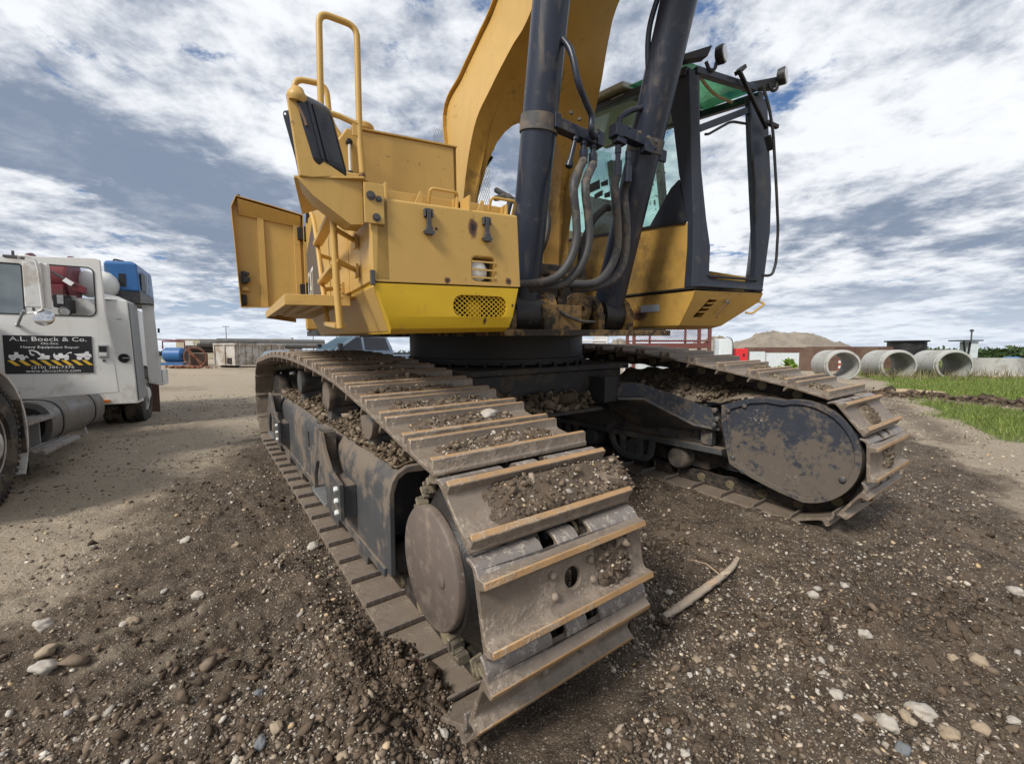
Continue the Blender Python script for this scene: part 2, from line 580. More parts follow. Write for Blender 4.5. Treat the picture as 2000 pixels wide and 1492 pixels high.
weathered('grouser_tip', (0.36, 0.215, 0.10), 0.55, metal=0.05, dirt=(0.32, 0.26, 0.19), dirt_amt=0.30, dirt_scale=7, rust_amt=0.34, rust=(0.17, 0.085, 0.04), dust_up=0.15, bump=0.4, bump_scale=30, vary=0.35, speck=.35)
weathered('scraped_steel', (0.19, 0.165, 0.15), 0.42, metal=0.2, dirt=(0.48, 0.43, 0.37), dirt_amt=0.36, dirt_scale=26, rust_amt=0.3, rust=(0.11, 0.075, 0.055), dust_up=0.1, bump=0.3, streak=0.4)
weathered('chain_black', (0.022, 0.020, 0.019), 0.6, dirt=(0.075, 0.055, 0.04), dirt_amt=0.4, rust_amt=0.2, dust_up=0.6, bump=0.3, dirt_scale=6)
weathered('pin_steel', (0.22, 0.185, 0.115), 0.55, dirt=DUST, dirt_amt=0.4, dust_up=0.3, dirt_scale=9)
weathered('drive_cover', (0.145, 0.115, 0.098), 0.55, metal=0.1, dirt=(0.24, 0.19, 0.15), dirt_amt=0.36, dirt_scale=3.0, rust_amt=0.3, rust=(0.10, 0.055, 0.035), dust_up=0.3, bump=0.2, streak=0.7, speck=.25)
weathered('clay_ring', (0.21, 0.175, 0.12), 0.85, dirt=(0.07, 0.06, 0.05), dirt_amt=0.5, dirt_scale=9, rust_amt=0, bump=0.5)
weathered('grease', (0.016, 0.015, 0.015), 0.4, dirt=(0.06, 0.045, 0.03), dirt_amt=0.3, rust_amt=0, bump=0.4)
weathered('rubber', (0.028, 0.028, 0.030), 0.6, dirt=(0.11, 0.09, 0.07), dirt_amt=0.4, rust_amt=0, dust_up=0.4, bump=0.1, dirt_scale=4)
weathered('hose_rubber', (0.045, 0.045, 0.048), 0.55, dirt=(0.14, 0.115, 0.09), dirt_amt=0.45, rust_amt=0, dust_up=0.4, bump=0.1, dirt_scale=5)
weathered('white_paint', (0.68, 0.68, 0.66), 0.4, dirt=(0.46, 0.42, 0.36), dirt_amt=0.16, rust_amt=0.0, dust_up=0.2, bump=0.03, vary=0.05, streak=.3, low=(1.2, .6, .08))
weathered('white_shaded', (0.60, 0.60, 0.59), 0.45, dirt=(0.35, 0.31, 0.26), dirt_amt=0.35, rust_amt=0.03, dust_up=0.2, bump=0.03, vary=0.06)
weathered('side_shade_grey', (0.24, 0.25, 0.26), 0.5, dirt=(0.34, 0.30, 0.25), dirt_amt=0.35, rust_amt=0.03, dust_up=0.3, bump=0.05)  # white body's side face: its shade is put into this grey
weathered('dumpster_paint', (0.47, 0.45, 0.41), 0.6, dirt=(0.26, 0.20, 0.15), dirt_amt=0.5, dirt_scale=1.2, rust_amt=0.15, dust_up=0.4, bump=0.1, streak=0.4)
weathered('blue_plastic', (0.028, 0.125, 0.33), 0.4, dirt=(0.10, 0.12, 0.15), dirt_amt=0.3, rust_amt=0.0, dust_up=0.4, bump=0.03)
weathered('dark_grey', (0.06, 0.06, 0.065), 0.5, dirt=(0.2, 0.17, 0.13), dirt_amt=0.3, rust_amt=0.05)
weathered('alu_tread', (0.33, 0.33, 0.34), 0.4, metal=0.6, dirt=(0.25, 0.2, 0.15), dirt_amt=0.45, rust_amt=0.05, dust_up=0.4)
weathered('steel_tank', (0.15, 0.145, 0.14), 0.4, metal=0.5, dirt=(0.19, 0.155, 0.12), dirt_amt=0.4, rust_amt=0.12, dust_up=0.3)
weathered('dark_red', (0.155, 0.022, 0.030), 0.45, dirt=(0.09, 0.05, 0.04), dirt_amt=0.3, rust_amt=0.05)
weathered('rack_red', (0.14, 0.045, 0.038), 0.6, dirt=(0.12, 0.08, 0.06), dirt_amt=0.3, rust_amt=0.2)
weathered('signal_red', (0.62, 0.028, 0.035), 0.5, dirt=(0.25, 0.1, 0.08), dirt_amt=0.2, rust_amt=0.0)
weathered('rust_brown', (0.115, 0.062, 0.048), 0.75, dirt=(0.16, 0.11, 0.08), dirt_amt=0.5, dirt_scale=0.8, rust_amt=0.2, streak=0.5)
weathered('black_steel', (0.014, 0.014, 0.016), 0.5, dirt=(0.06, 0.05, 0.045), dirt_amt=0.25, rust_amt=0.1)
weathered('pipe_black', (0.022, 0.021, 0.021), 0.55, dirt=(0.10, 0.085, 0.07), dirt_amt=0.3, rust_amt=0.1)
weathered('pipe_grey', (0.10, 0.10, 0.10), 0.55, dirt=(0.16, 0.14, 0.12), dirt_amt=0.4, rust_amt=0.1)
weathered('concrete', (0.40, 0.40, 0.38), 0.85, dirt=(0.27, 0.26, 0.23), dirt_amt=0.4, dirt_scale=1.2, rust_amt=0.0, dust_up=0.2, bump=0.2, vary=0.1, streak=0.25)
weathered('tan_board', (0.46, 0.34, 0.21), 0.7, dirt=(0.3, 0.22, 0.14), dirt_amt=0.3, rust_amt=0)
weathered('wood_grey', (0.42, 0.34, 0.26), 0.85, dirt=(0.25, 0.19, 0.14), dirt_amt=0.25, dirt_scale=12, rust_amt=0.1, bump=0.5)
weathered('wood_fresh', (0.50, 0.36, 0.25), 0.8, dirt=(0.3, 0.2, 0.13), dirt_amt=0.3, dirt_scale=12, rust_amt=0)
weathered('pickup_blue', (0.19, 0.24, 0.30), 0.25, metal=0.5, dirt=(0.2, 0.18, 0.15), dirt_amt=0.2, rust_amt=0, dust_up=0.1, bump=0.0, spec=0.7)
weathered('sheet_white', (0.60, 0.66, 0.68), 0.5, dirt=(0.4, 0.4, 0.38), dirt_amt=0.2, rust_amt=0.0)
weathered('beige_trailer', (0.40, 0.36, 0.27), 0.6, dirt=(0.25, 0.2, 0.15), dirt_amt=0.3, rust_amt=0.0)
weathered('tyre_rubber', (0.030, 0.029, 0.029), 0.8, dirt=(0.15, 0.12, 0.09), dirt_amt=0.5, rust_amt=0, dust_up=0.3, bump=0.2, dirt_scale=5)
weathered('orange_paint', (0.50, 0.10, 0.03), 0.55, dirt=(0.3, 0.15, 0.08), dirt_amt=0.2, rust_amt=0)
weathered('rust_ring', (0.22, 0.085, 0.045), 0.75, dirt=(0.13, 0.07, 0.05), dirt_amt=0.4, rust_amt=0.2)
weathered('galv', (0.36, 0.37, 0.38), 0.45, metal=0.5, dirt=(0.25, 0.23, 0.2), dirt_amt=0.3, rust_amt=0.03)
weathered('roof_paint', (0.34, 0.35, 0.30), 0.5, dirt=(0.15, 0.14, 0.11), dirt_amt=0.3, rust_amt=0.0)
plain('black', (0.008, 0.008, 0.009), 0.5)
plain('black_gloss', (0.012, 0.014, 0.022), 0.18)
plain('sign_black', (0.006, 0.006, 0.008), 0.5)
plain('sign_white', (0.80, 0.80, 0.80), 0.5)
plain('sign_yellow', (0.75, 0.47, 0.03), 0.5)
plain('decal_grey', (0.085, 0.085, 0.092), 0.4)
plain('decal_white', (0.72, 0.70, 0.64), 0.45)
plain('decal_pink', (0.50, 0.22, 0.17), 0.5)
plain('label_grey', (0.33, 0.37, 0.42), 0.4)
plain('seam_dark', (0.01, 0.009, 0.008), 0.8)
plain('chrome', (0.55, 0.55, 0.56), 0.12, 1.0)
plain('lamp_lens', (0.72, 0.74, 0.72), 0.12, 0.0, 0.8)
plain('led_lens', (0.42, 0.44, 0.46), 0.15, 0.2, 0.8)
plain('mirror_glass', (0.30, 0.31, 0.32), 0.05, 1.0)
plain('amber', (0.55, 0.16, 0.02), 0.3)
plain('headliner', (0.30, 0.35, 0.31), 0.8)
plain('seat_cloth', (0.045, 0.045, 0.05), 0.85)
plain('blue_tarp', (0.05, 0.19, 0.42), 0.5)
glass('cab_glass', (0.82, 0.97, 0.94), 0.08, dust=0.20, dust_col=(0.60, 0.76, 0.72))
glass('cab_glass_dirty', (0.78, 0.97, 0.93), 0.07, dirt=0.55, dust=0.22, dust_col=(0.58, 0.76, 0.71))
glass('roof_glass', (0.30, 0.62, 0.42), 0.10, dust=0.55, dust_col=(0.22, 0.46, 0.32))
glass('truck_glass', (0.10, 0.16, 0.14), 0.22, dust=0.10, dust_col=(0.2, 0.26, 0.23))
glass('clear_glass', (0.55, 0.70, 0.72), 0.35, dust=0.05)


def island_mat(name, stops, rough=0.85, bump=0.25, scale=90, spec=0.3):
    m, t = newmat(name)
    geo = t.n('ShaderNodeNewGeometry')
    co = t.n('ShaderNodeTexCoord').outputs['Object']
    c = t.ramp(geo.outputs['Random Per Island'], stops)
    n = t.noise(co, scale, 4, 0.65)
    c = t.mix(t.math('MULTIPLY', t.smooth(n, 0.40, 0.75), 0.35), c, tuple(q[1][0] * 0 + q[1][k] for k, q in ((0, stops[0]), (1, stops[0]), (2, stops[0]))))
    bp = t.n('ShaderNodeBump', {'Strength': bump, 'Distance': 0.004, 'Height': n})
    b = t.n('ShaderNodeBsdfPrincipled', {'Base Color': c, 'Roughness': rough, 'Normal': bp.outputs[0]})
    b.inputs['Specular IOR Level'].default_value = spec
    finish(t, b.outputs[0])
    return m


island_mat('pebbles', [(0.0, (0.085, 0.065, 0.05)), (0.3, (0.15, 0.115, 0.088)), (0.52, (0.26, 0.21, 0.16)), (0.70, (0.40, 0.33, 0.25)),
                       (0.80, (0.30, 0.28, 0.26)), (0.89, (0.54, 0.49, 0.42)), (0.95, (0.50, 0.35, 0.19)), (1.0, (0.64, 0.60, 0.54))])
island_mat('clods', [(0.0, (0.050, 0.037, 0.027)), (0.5, (0.098, 0.072, 0.052)), (0.85, (0.145, 0.108, 0.078)), (1.0, (0.22, 0.17, 0.125))], 0.95, 0.6, 70, 0.12)
island_mat('dry_clods', [(0.0, (0.075, 0.056, 0.039)), (0.5, (0.13, 0.098, 0.068)), (0.85, (0.20, 0.155, 0.11)), (1.0, (0.32, 0.265, 0.20))], 0.95, 0.6, 60, 0.12)
island_mat('grass_blades', [(0.0, (0.085, 0.13, 0.022)), (0.45, (0.14, 0.195, 0.036)), (0.85, (0.19, 0.235, 0.055)), (1.0, (0.30, 0.28, 0.12))], 0.6, 0.0, 5)
island_mat('leaf', [(0.0, (0.020, 0.042, 0.012)), (0.5, (0.040, 0.072, 0.020)), (1.0, (0.075, 0.110, 0.035))], 0.6, 0.0, 5)
island_mat('leaf_bright', [(0.0, (0.09, 0.16, 0.02)), (1.0, (0.17, 0.25, 0.04))], 0.6, 0.0, 5)
island_mat('dry_grass', [(0.0, (0.14, 0.11, 0.06)), (0.6, (0.24, 0.20, 0.11)), (1.0, (0.10, 0.13, 0.04))], 0.8, 0.0, 5)
island_mat('stone', [(0.0, (0.42, 0.36, 0.29)), (0.5, (0.47, 0.42, 0.35)), (1.0, (0.52, 0.47, 0.40))], 0.8, 0.3, 45)

# soil of the ground sheet: wet/dry and grass attributes say which kind of soil lies where; wet also paints in rut relief
m, t = newmat('soil')
co = t.n('ShaderNodeTexCoord').outputs['Object']
wet = t.n('ShaderNodeAttribute', attribute_name='wet').outputs['Fac']
gra = t.n('ShaderNodeAttribute', attribute_name='grassy').outputs['Fac']
nA = t.noise(co, 1.1, 6, 0.62, 0.4)
nB = t.noise(co, 7.0, 6, 0.65)
nC = t.noise(co, 38.0, 5, 0.68)
nD = t.noise(co, 160.0, 3, 0.6)
dry = t.mix(nA, (0.34, 0.275, 0.20), (0.45, 0.38, 0.29))
dry = t.mix(t.smooth(nB, 0.45, 0.75), dry, (0.40, 0.345, 0.27))
dry = t.mix(t.math('MULTIPLY', t.smooth(nC, 0.5, 0.72), 0.5), dry, (0.17, 0.13, 0.095))
wetc = t.mix(t.smooth(nB, .34, .66), (0.042, 0.031, 0.023), (0.135, 0.100, 0.072))
wetc = t.mix(t.math('MULTIPLY', t.smooth(nC, 0.48, 0.70), 0.6), wetc, (0.205, 0.158, 0.115))
wetc = t.mix(t.math('MULTIPLY', t.smooth(nA, 0.50, 0.68), 0.6), wetc, (0.195, 0.148, 0.107))
wf = t.smooth(t.math('ADD', t.math('ADD', wet, t.math('MULTIPLY', t.math('SUBTRACT', nB, 0.5), 1.3)), t.math('MULTIPLY', t.math('SUBTRACT', nA, 0.5), 1.1)), 0.12, 0.88)
c = t.mix(wf, dry, wetc)
gcol = t.mix(nB, (0.10, 0.15, 0.03), (0.15, 0.16, 0.055))
c = t.mix(t.smooth(t.math('ADD', gra, t.math('MULTIPLY', t.math('SUBTRACT', nB, 0.5), 0.8)), 0.35, 0.7), c, gcol)
# small stones bedded in the soil
for sc_, th, dens in ((70.0, 0.36, 0.50), (150.0, 0.38, 0.40)):
    vo = t.n('ShaderNodeTexVoronoi', {'Vector': co, 'Scale': sc_, 'Randomness': 1.0})
    rnd = t.n('ShaderNodeSeparateColor', {0: vo.outputs['Color']})
    on = t.math('MULTIPLY', t.smooth(vo.outputs['Distance'], th, th - 0.10), t.smooth(rnd.outputs[0], dens, dens + 0.02))
    pc = t.ramp(rnd.outputs[1], [(0, (0.12, 0.09, 0.065)), (0.4, (0.25, 0.20, 0.145)), (0.75, (0.36, 0.30, 0.23)), (1, (0.52, 0.48, 0.42))])
    c = t.mix(t.math('MULTIPLY', on, t.math('SUBTRACT', 0.95, gra, True)), c, pc)
    last = on
hgt = t.math('ADD', t.math('MULTIPLY', nC, 0.9), t.math('MULTIPLY', nD, 0.25))
hgt = t.math('ADD', hgt, t.math('MULTIPLY', last, 0.25))
hgt = t.math('ADD', hgt, t.math('MULTIPLY', nB, 1.1))
bp = t.n('ShaderNodeBump', {'Strength': 1.0, 'Distance': 0.03, 'Height': hgt})
b = t.n('ShaderNodeBsdfPrincipled', {'Base Color': c, 'Roughness': t.math('SUBTRACT', 0.95, t.math('MULTIPLY', wf, 0.12)), 'Normal': bp.outputs[0]})
b.inputs['Specular IOR Level'].default_value = 0.2
finish(t, b.outputs[0])

# ---------------------------------------------------------------- excavator pose (needed by the ground under it)
R_M = Matrix(((0.80901, -0.58779, -0.00292), (0.58731, 0.80852, -0.03678), (0.02398, 0.02804, 0.99932)))
T_ORG = Vector((-0.1031, 1.28, -1.3622 + CAM_Z))
ROOT_M = Matrix.Translation(T_ORG) @ R_M.to_4x4()
W_SHOE, GAUGE, SW_U, PHI = 0.75, 2.8374, 2.55, -0.11802
VC = (GAUGE + W_SHOE) / 2
S_M = Matrix.Translation((VC, SW_U, 0)) @ Matrix.Rotation(PHI, 4, 'Z')      # upper structure in the machine's frame
R2 = np.array([[0.80901, -0.58779], [0.58731, 0.80852]])


def to_vu(x, y):
    dx, dy = x - T_ORG.x, y - T_ORG.y
    return R2[0, 0] * dx + R2[1, 0] * dy, R2[0, 1] * dx + R2[1, 1] * dy


# ---------------------------------------------------------------- ground
def ground_base(x, y):
    yy = np.clip(y, -2, 60)
    k = -0.165 + 0.0368 * np.where(yy < 3.4, yy, 3.4 + 2.0 * (1 - np.exp(-(np.maximum(yy, 3.4) - 3.4) / 2.0)) * 0.55)
    k = k + 0.03 * sstep(y, 6, 12)
    k = k + 0.05 * fbm(x * 0.16, y * 0.16, 2, 5) * sstep(np.hypot(x, y), 4, 12)
    return k


def wet_mask(x, y):
    jig = 0.9 * fbm(x * 0.9, y * 0.9, 5, 21, .62)
    left = -2.55 - 0.34 * np.maximum(y - 2.6, 0) + jig
    right = 3.15 + 0.70 * (y - 2.3) + 1.3 * jig
    mk = sstep(x, left - 0.75, left + 0.75) * (1 - sstep(x, right - 0.5, right + 0.5))
    mk = mk * (1 - sstep(y, 10.0, 12.5))
    patches = sstep(fbm(x * 0.35, y * 0.35, 3, 33), 0.14, 0.36) * 0.75
    bd, bt = berm_d(x, y)
    berm = np.exp(-(bd / 0.62) ** 2) * bt
    edge = np.exp(-((x - (9.0 + .69 * (y - 10.1))) / 0.45) ** 2) * sstep(y, 5.0, 6.5) * (1 - sstep(y, 13, 18))
    return np.clip(np.maximum(np.maximum(mk, patches * 0.5), np.maximum(berm, edge * 0.6)), 0, 1)


def berm_d(x, y):
    """distance from the line of the soil ridge in the grass, and where along it the ridge exists"""
    return ((x - 10.5) * 2.2 + (y - 11.9) * .9) / 2.377, sstep(y, 7.5, 9) * (1 - sstep(y, 12.2, 13.2))


def grass_mask(x, y):
    j = 0.7 * fbm(x * 0.8, y * 0.8, 3, 44)
    xe = 9.4 + .69 * (y - 10.1) + j
    g = sstep(x, xe, xe + 0.7) * sstep(y, 5.7 + j * .6, 6.4 + j * .6) * (1 - sstep(y, 60, 90))
    bd, bt = berm_d(x, y)
    g = g * (1 - 0.97 * np.exp(-(bd / 0.65) ** 4) * bt)
    far = sstep(y, 60, 110)
    return np.clip(np.maximum(g, far * 0.9), 0, 1)


def ruts(x, y):
    """old wheel and grouser ruts: beside the near track, and across in front of the far track (height in metres)"""
    z = 0
    for nx_, ny_, f_, x0, y0, sx_, sy_, am, sd in ((.80, -.60, 5.0, -1.55, 2.1, 1.2, 1.3, .034, 9), (.72, .70, 3.6, 1.9, 2.9, 1.2, 1.0, .032, 10), (.95, -.30, 6.5, .9, 1.5, .9, .5, .020, 19)):
        q = (x * nx_ + y * ny_) * f_ * .8 + 0.75 * fbm(x * 1.1, y * 1.1, 4, sd)
        prof = sstep(np.abs((q % 1.0) - .5) * 2, .20, .70) - .5
        z = z + am * prof * np.exp(-((x - x0) / sx_) ** 2 - ((y - y0) / sy_) ** 2) * np.clip(1.7 * vnoise(x * 1.9, y * 1.9, sd + 40) - .15, 0, 1.4)
    return z


def ground_h(x, y):
    x, y = np.asarray(x, float), np.asarray(y, float)
    r = np.hypot(x, y)
    z = ground_base(x, y)
    wt = wet_mask(x, y)
    v, u = to_vu(x, y)
    under = sstep(v, -0.25, 0.02) * (1 - sstep(v, GAUGE + W_SHOE - 0.02, GAUGE + W_SHOE + 0.3)) * sstep(u, -0.2, 0.1) * (1 - sstep(u, 6.0, 6.4))
    tr = under * np.maximum((1 - sstep(v, W_SHOE, W_SHOE + 0.15)), sstep(v, GAUGE - 0.15, GAUGE))
    amp = (0.35 + 0.65 * wt) * (1 - 0.85 * tr)
    z = z + amp * (0.030 * fbm(x * 1.2, y * 1.2, 3, 1) + 0.022 * fbm(x * 4.5, y * 4.5, 3, 2) * sstep(30 - r, 0, 10))
    fine = (1 - sstep(r, 9, 16))
    z = z + amp * fine * (0.016 * fbm(x * 16, y * 16, 3, 3) + 0.050 * (np.abs(fbm(x * 5.5, y * 5.5, 3, 4)) - .12) * (.4 + .9 * vnoise(x * 1.1, y * 1.1, 77)) + 0.012 * np.abs(fbm(x * 24, y * 24, 2, 6)))
    z = z + ruts(x, y) * fine * (1 - tr)
    # soil pushed up beside the front of the near track, and the ridge in front of the machine
    z = z + 0.115 * np.exp(-((v + 0.16) / 0.16) ** 2 - ((u - 0.72) / 0.55) ** 2) * (0.7 + 0.6 * fbm(x * 7, y * 7, 2, 12))
    z = z + 0.05 * np.exp(-((v + 0.33) / 0.2) ** 2 - ((u - 0.1) / 0.35) ** 2)
    z = z + 0.055 * np.exp(-((y - (1.92 + 0.06 * x)) / 0.13) ** 2) * sstep(x, 0.55, 0.8) * (1 - sstep(x, 2.3, 3.0)) * (0.6 + fbm(x * 5, y * 5, 2, 13))
    z = z + 0.05 * np.exp(-((x - 1.0) / 0.22) ** 2 - ((y - 2.75) / 0.14) ** 2)
    # piles along the inner side of the far track
    z = z + 0.13 * np.exp(-((v - 2.62) / 0.22) ** 2 - ((u - 1.4) / 0.8) ** 2) * (0.6 + 0.8 * fbm(x * 4, y * 4, 3, 14))
    # windrow of soil in the grass on the right
    bd, bt = berm_d(x, y)
    z = z + 0.16 * np.exp(-(bd / 0.45) ** 2) * bt * (0.7 + 0.9 * fbm(x * 1.7, y * 1.7, 3, 15))
    # pressed-down soil under the tracks
    pl = T_ORG.z + .024 * v + .028 * u
    trf = tr * sstep(v, GAUGE - .3, GAUGE - .1)
    z = z + (tr - trf) * (np.minimum(z, pl - .045) - z)
    z = z + trf * (pl + .045 + .02 * fbm(x * 6, y * 6, 2, 51) - z)
    inner = sstep(v, GAUGE - .75, GAUGE - .05) * (1 - sstep(v, GAUGE, GAUGE + .1)) * sstep(u, -.3, .4) * (1 - sstep(u, 4, 5))
    z = z + inner * (np.maximum(z, pl + .055 + .035 * fbm(x * 5, y * 5, 3, 53)) - z)
    # spilled soil that has buried the front end of the lower run
    z = z + .125 * np.exp(-((v + .07) / .17) ** 2 - ((u - .50) / .38) ** 2) * (.75 + .6 * fbm(x * 8, y * 8, 3, 52))
    z = z + 0.12 * grass_mask(x, y) * sstep(y, 8, 16)
    z = z + 0.9 * sstep(r, 150, 900) * fbm(x * 0.004, y * 0.004, 2, 17)
    return z


def build_ground():
    ang = np.concatenate([np.radians(np.arange(-76, 76.01, 0.27)), np.radians(np.arange(82, 280, 6.0))])
    rad = [0.3]
    while rad[-1] < 6000:
        r = rad[-1]
        rad.append(r * (1.0105 if r < 9 else (1.03 if r < 40 else 1.12)))
    rad = np.array(rad)
    A, Rr = np.meshgrid(ang, rad)
    X, Y = Rr * np.sin(A), Rr * np.cos(A)
    Z = ground_h(X, Y)
    na, nr = len(ang), len(rad)
    co = np.stack([X, Y, Z], -1).reshape(-1, 3)
    i, j = np.meshgrid(np.arange(nr - 1), np.arange(na), indexing='ij')
    j2 = (j + 1) % na
    quads = np.stack([i * na + j, (i + 1) * na + j, (i + 1) * na + j2, i * na + j2], -1).reshape(-1, 4)[:, ::-1]
    cz = float(ground_h(np.array([0.0]), np.array([0.0]))[0])
    co = np.vstack([co, [[0, 0, cz]]])
    tri = np.stack([np.arange(na), (np.arange(na) + 1) % na, np.full(na, len(co) - 1)], -1)
    me = bpy.data.meshes.new('ground')
    nq, ntr = len(quads), len(tri)
    me.vertices.add(len(co))
    me.vertices.foreach_set('co', co.astype(np.float32).ravel())
    me.loops.add(nq * 4 + ntr * 3)
    me.loops.foreach_set('vertex_index', np.concatenate([quads.ravel(), tri.ravel()]).astype(np.int32))
    me.polygons.add(nq + ntr)
    me.polygons.foreach_set('loop_start', np.concatenate([np.arange(nq) * 4, nq * 4 + np.arange(ntr) * 3]).astype(np.int32))
    me.polygons.foreach_set('use_smooth', np.ones(nq + ntr, bool))
    for nm, fn in (('wet', lambda a_, b_: wet_mask(a_, b_) * (1 - np.clip(ruts(a_, b_) * 14, -.25, .28))), ('grassy', grass_mask)):  # damp troughs and dry crests also paint in rut relief that front light flattens
        at = me.attributes.new(nm, 'FLOAT', 'POINT')
        at.data.foreach_set('value', fn(co[:, 0], co[:, 1]).astype(np.float32))
    me.update(calc_edges=True)
    me.validate()
    me.materials.append(MATS['soil'])
    o = bpy.data.objects.new('ground', me)
    C.objects.link(o)
    tag(o, kind='structure')
    if me.polygons[0].normal.z < 0:
        me.flip_normals()
    return o


GROUND = build_ground()


def gz(x, y):
    return float(ground_h(np.array([x]), np.array([y]))[0])


# ---------------------------------------------------------------- lumps (pebbles, clods) as one mesh from many rock shapes
def rock_variants(n, sub, rough, flat=0.8, seed=0):
    out = []
    rg = random.Random(seed)
    for k in range(n):
        bm = bmesh.new()
        bmesh.ops.create_icosphere(bm, subdivisions=sub, radius=1)
        off = Vector((rg.uniform(-9, 9), rg.uniform(-9, 9), rg.uniform(-9, 9)))
        from mathutils import noise as mn
        for v_ in bm.verts:
            d = 1 + rough * mn.noise(v_.co * 1.3 + off) + rough * 0.5 * mn.noise(v_.co * 3.1 + off)
            v_.co = Vector((v_.co.x * d, v_.co.y * d * rg.uniform(0.98, 1.02), v_.co.z * d * flat))
        sy = rg.uniform(0.6, 1.0)
        vs = np.array([[v_.co.x, v_.co.y * sy, v_.co.z] for v_ in bm.verts])
        fs = np.array([[q.index for q in f.verts] for f in bm.faces])
        out.append((vs, fs))
        bm.free()
    return out


def lumps(name, pos, size, variants, mat, parent=None, M=None, smooth=True, tilt=0.35):
    """pos (n,3), size (n,)"""
    n = len(pos)
    VS, FS, k = [], [], 0
    which = RNG.integers(0, len(variants), n)
    for w_ in range(len(variants)):
        idx = np.nonzero(which == w_)[0]
        if len(idx) == 0:
            continue
        vs, fs = variants[w_]
        a = RNG.uniform(0, 2 * PI, len(idx))
        ca, sa = np.cos(a), np.sin(a)
        tx, ty = RNG.normal(0, tilt, len(idx)), RNG.normal(0, tilt, len(idx))
        x = vs[None, :, 0] * ca[:, None] - vs[None, :, 1] * sa[:, None]
        y = vs[None, :, 0] * sa[:, None] + vs[None, :, 1] * ca[:, None]
        z = vs[None, :, 2] + x * tx[:, None] + y * ty[:, None]
        P = np.stack([x, y, z], -1) * size[idx][:, None, None] + pos[idx][:, None, :]
        VS.append(P.reshape(-1, 3))
        FS.append((fs[None] + (np.arange(len(idx)) * len(vs))[:, None, None] + k).reshape(-1, 3))
        k += len(idx) * len(vs)
    co, tri = np.concatenate(VS), np.concatenate(FS)
    me = bpy.data.meshes.new(name)
    me.vertices.add(len(co))
    me.vertices.foreach_set('co', co.astype(np.float32).ravel())
    me.loops.add(len(tri) * 3)
    me.loops.foreach_set('vertex_index', tri.astype(np.int32).ravel())
    me.polygons.add(len(tri))
    me.polygons.foreach_set('loop_start', (np.arange(len(tri)) * 3).astype(np.int32))
    if smooth:
        me.polygons.foreach_set('use_smooth', np.ones(len(tri), bool))
    me.update(calc_edges=True)
    me.materials.append(MATS[mat])
    o = bpy.data.objects.new(name, me)
    C.objects.link(o)
    o.parent = parent
    if M is not None: o.matrix_basis = M
    return o


PEB = rock_variants(14, 1, 0.35, 0.62, 3)
CLOD = rock_variants(22, 1, 1.3, 0.66, 4)
ROCK = rock_variants(10, 3, 0.45, 0.62, 6)
# ================================================================ EXCAVATOR: root and undercarriage (coordinates v across, u rearwards, w up)
EX = empty('excavator', label='large yellow tracked excavator with muddy steel tracks, raised boom and open cab front', cat='excavator')
EX.matrix_world = ROOT_M
bpy.context.view_layer.update()
PITCH = 0.264


def chain_path(du=0.0, dw=0.0):
    """closed pitch line in (u, w): bottom run forward, front tumbler, top run, rear tumbler"""
    fc, fr = (0.45 + du, 0.47 + dw), 0.42
    rc, rr = (5.45 + du * 0.3, 0.57 + dw * 0.4), 0.455
    pts = []
    for i in range(60):
        s = i / 60
        pts.append((rc[0] + (fc[0] - rc[0]) * s, (rc[1] - rr) * (1 - s) + (fc[1] - fr) * s))
    for i in range(61):
        a = math.radians(-90 - 186 * i / 60)
        pts.append((fc[0] + fr * math.cos(a), fc[1] + fr * math.sin(a)))
    top = [pts[-1], (0.62 + du, 0.912 + dw), (0.85 + du, 0.955 + dw), (1.30 + du, 1.028 + dw), (1.65 + du, 1.074 + dw), (2.4 + du * 0.8, 1.125 + dw * 0.8), (3.4 + du * 0.6, 1.150 + dw * 0.6),
           (4.3 + du * 0.4, 1.125 + dw * 0.5), (5.0 + du * 0.3, 1.060 + dw * 0.4), (rc[0] + 0.06, rc[1] + rr - 0.003)]
    pts += [(p[0], p[2]) for p in spline([(a, 0, b) for a, b in top], 14)][1:]
    for i in range(1, 60):
        a = math.radians(84 - 174 * i / 60)
        pts.append((rc[0] + rr * math.cos(a), rc[1] + rr * math.sin(a)))
    return np.array(pts)


def pins_on(path, start_pt):
    seg = np.linalg.norm(np.diff(np.vstack([path, path[:1]]), axis=0), axis=1)
    L = seg.sum()
    cum = np.concatenate([[0], np.cumsum(seg)])
    s0_ = cum[np.argmin(np.linalg.norm(path - np.array(start_pt), axis=1))]
    n = round(L / PITCH)
    closed = np.vstack([path, path[:1]])
    return [(np.interp((s0_ + L * k / n) % L, cum, closed[:, 0]), np.interp((s0_ + L * k / n) % L, cum, closed[:, 1])) for k in range(n)]


def make_shoe_mesh():
    """x across (0..W), y along the chain, z outwards"""
    prof_full = [(-.126, -.014), (-.124, .003), (-.116, .008), (-.110, .046), (-.086, .047), (-.078, .010), (-.060, .004), (.060, .004), (.078, .010),
                 (.086, .047), (.110, .046), (.118, .012), (.136, .006), (.152, -.006), (.164, -.026), (.168, -.050), (.156, -.052), (.150, -.034), (.138, -.018), (.120, -.014)]
    mb = MB()
    n = len(prof_full)
    mb.v = [(0, p[0], p[1]) for p in prof_full] + [(W_SHOE, p[0], p[1]) for p in prof_full]
    for i in range(n):
        j = (i + 1) % n
        a, b = prof_full[i], prof_full[j]
        mi = 1 if a[1] > .03 and b[1] > .03 else (2 if (a[0] > .112 and 11 <= i < 15) else 0)
        mb.f.append([i, j, n + j, n + i])
        mb.m.append(mi)
    mb.f += [list(range(n))[::-1], list(range(n, 2 * n))]
    mb.m += [0, 0]
    return mb.mesh('track_shoe', ['shoe_steel', 'grouser_tip', 'scraped_steel'], 0)


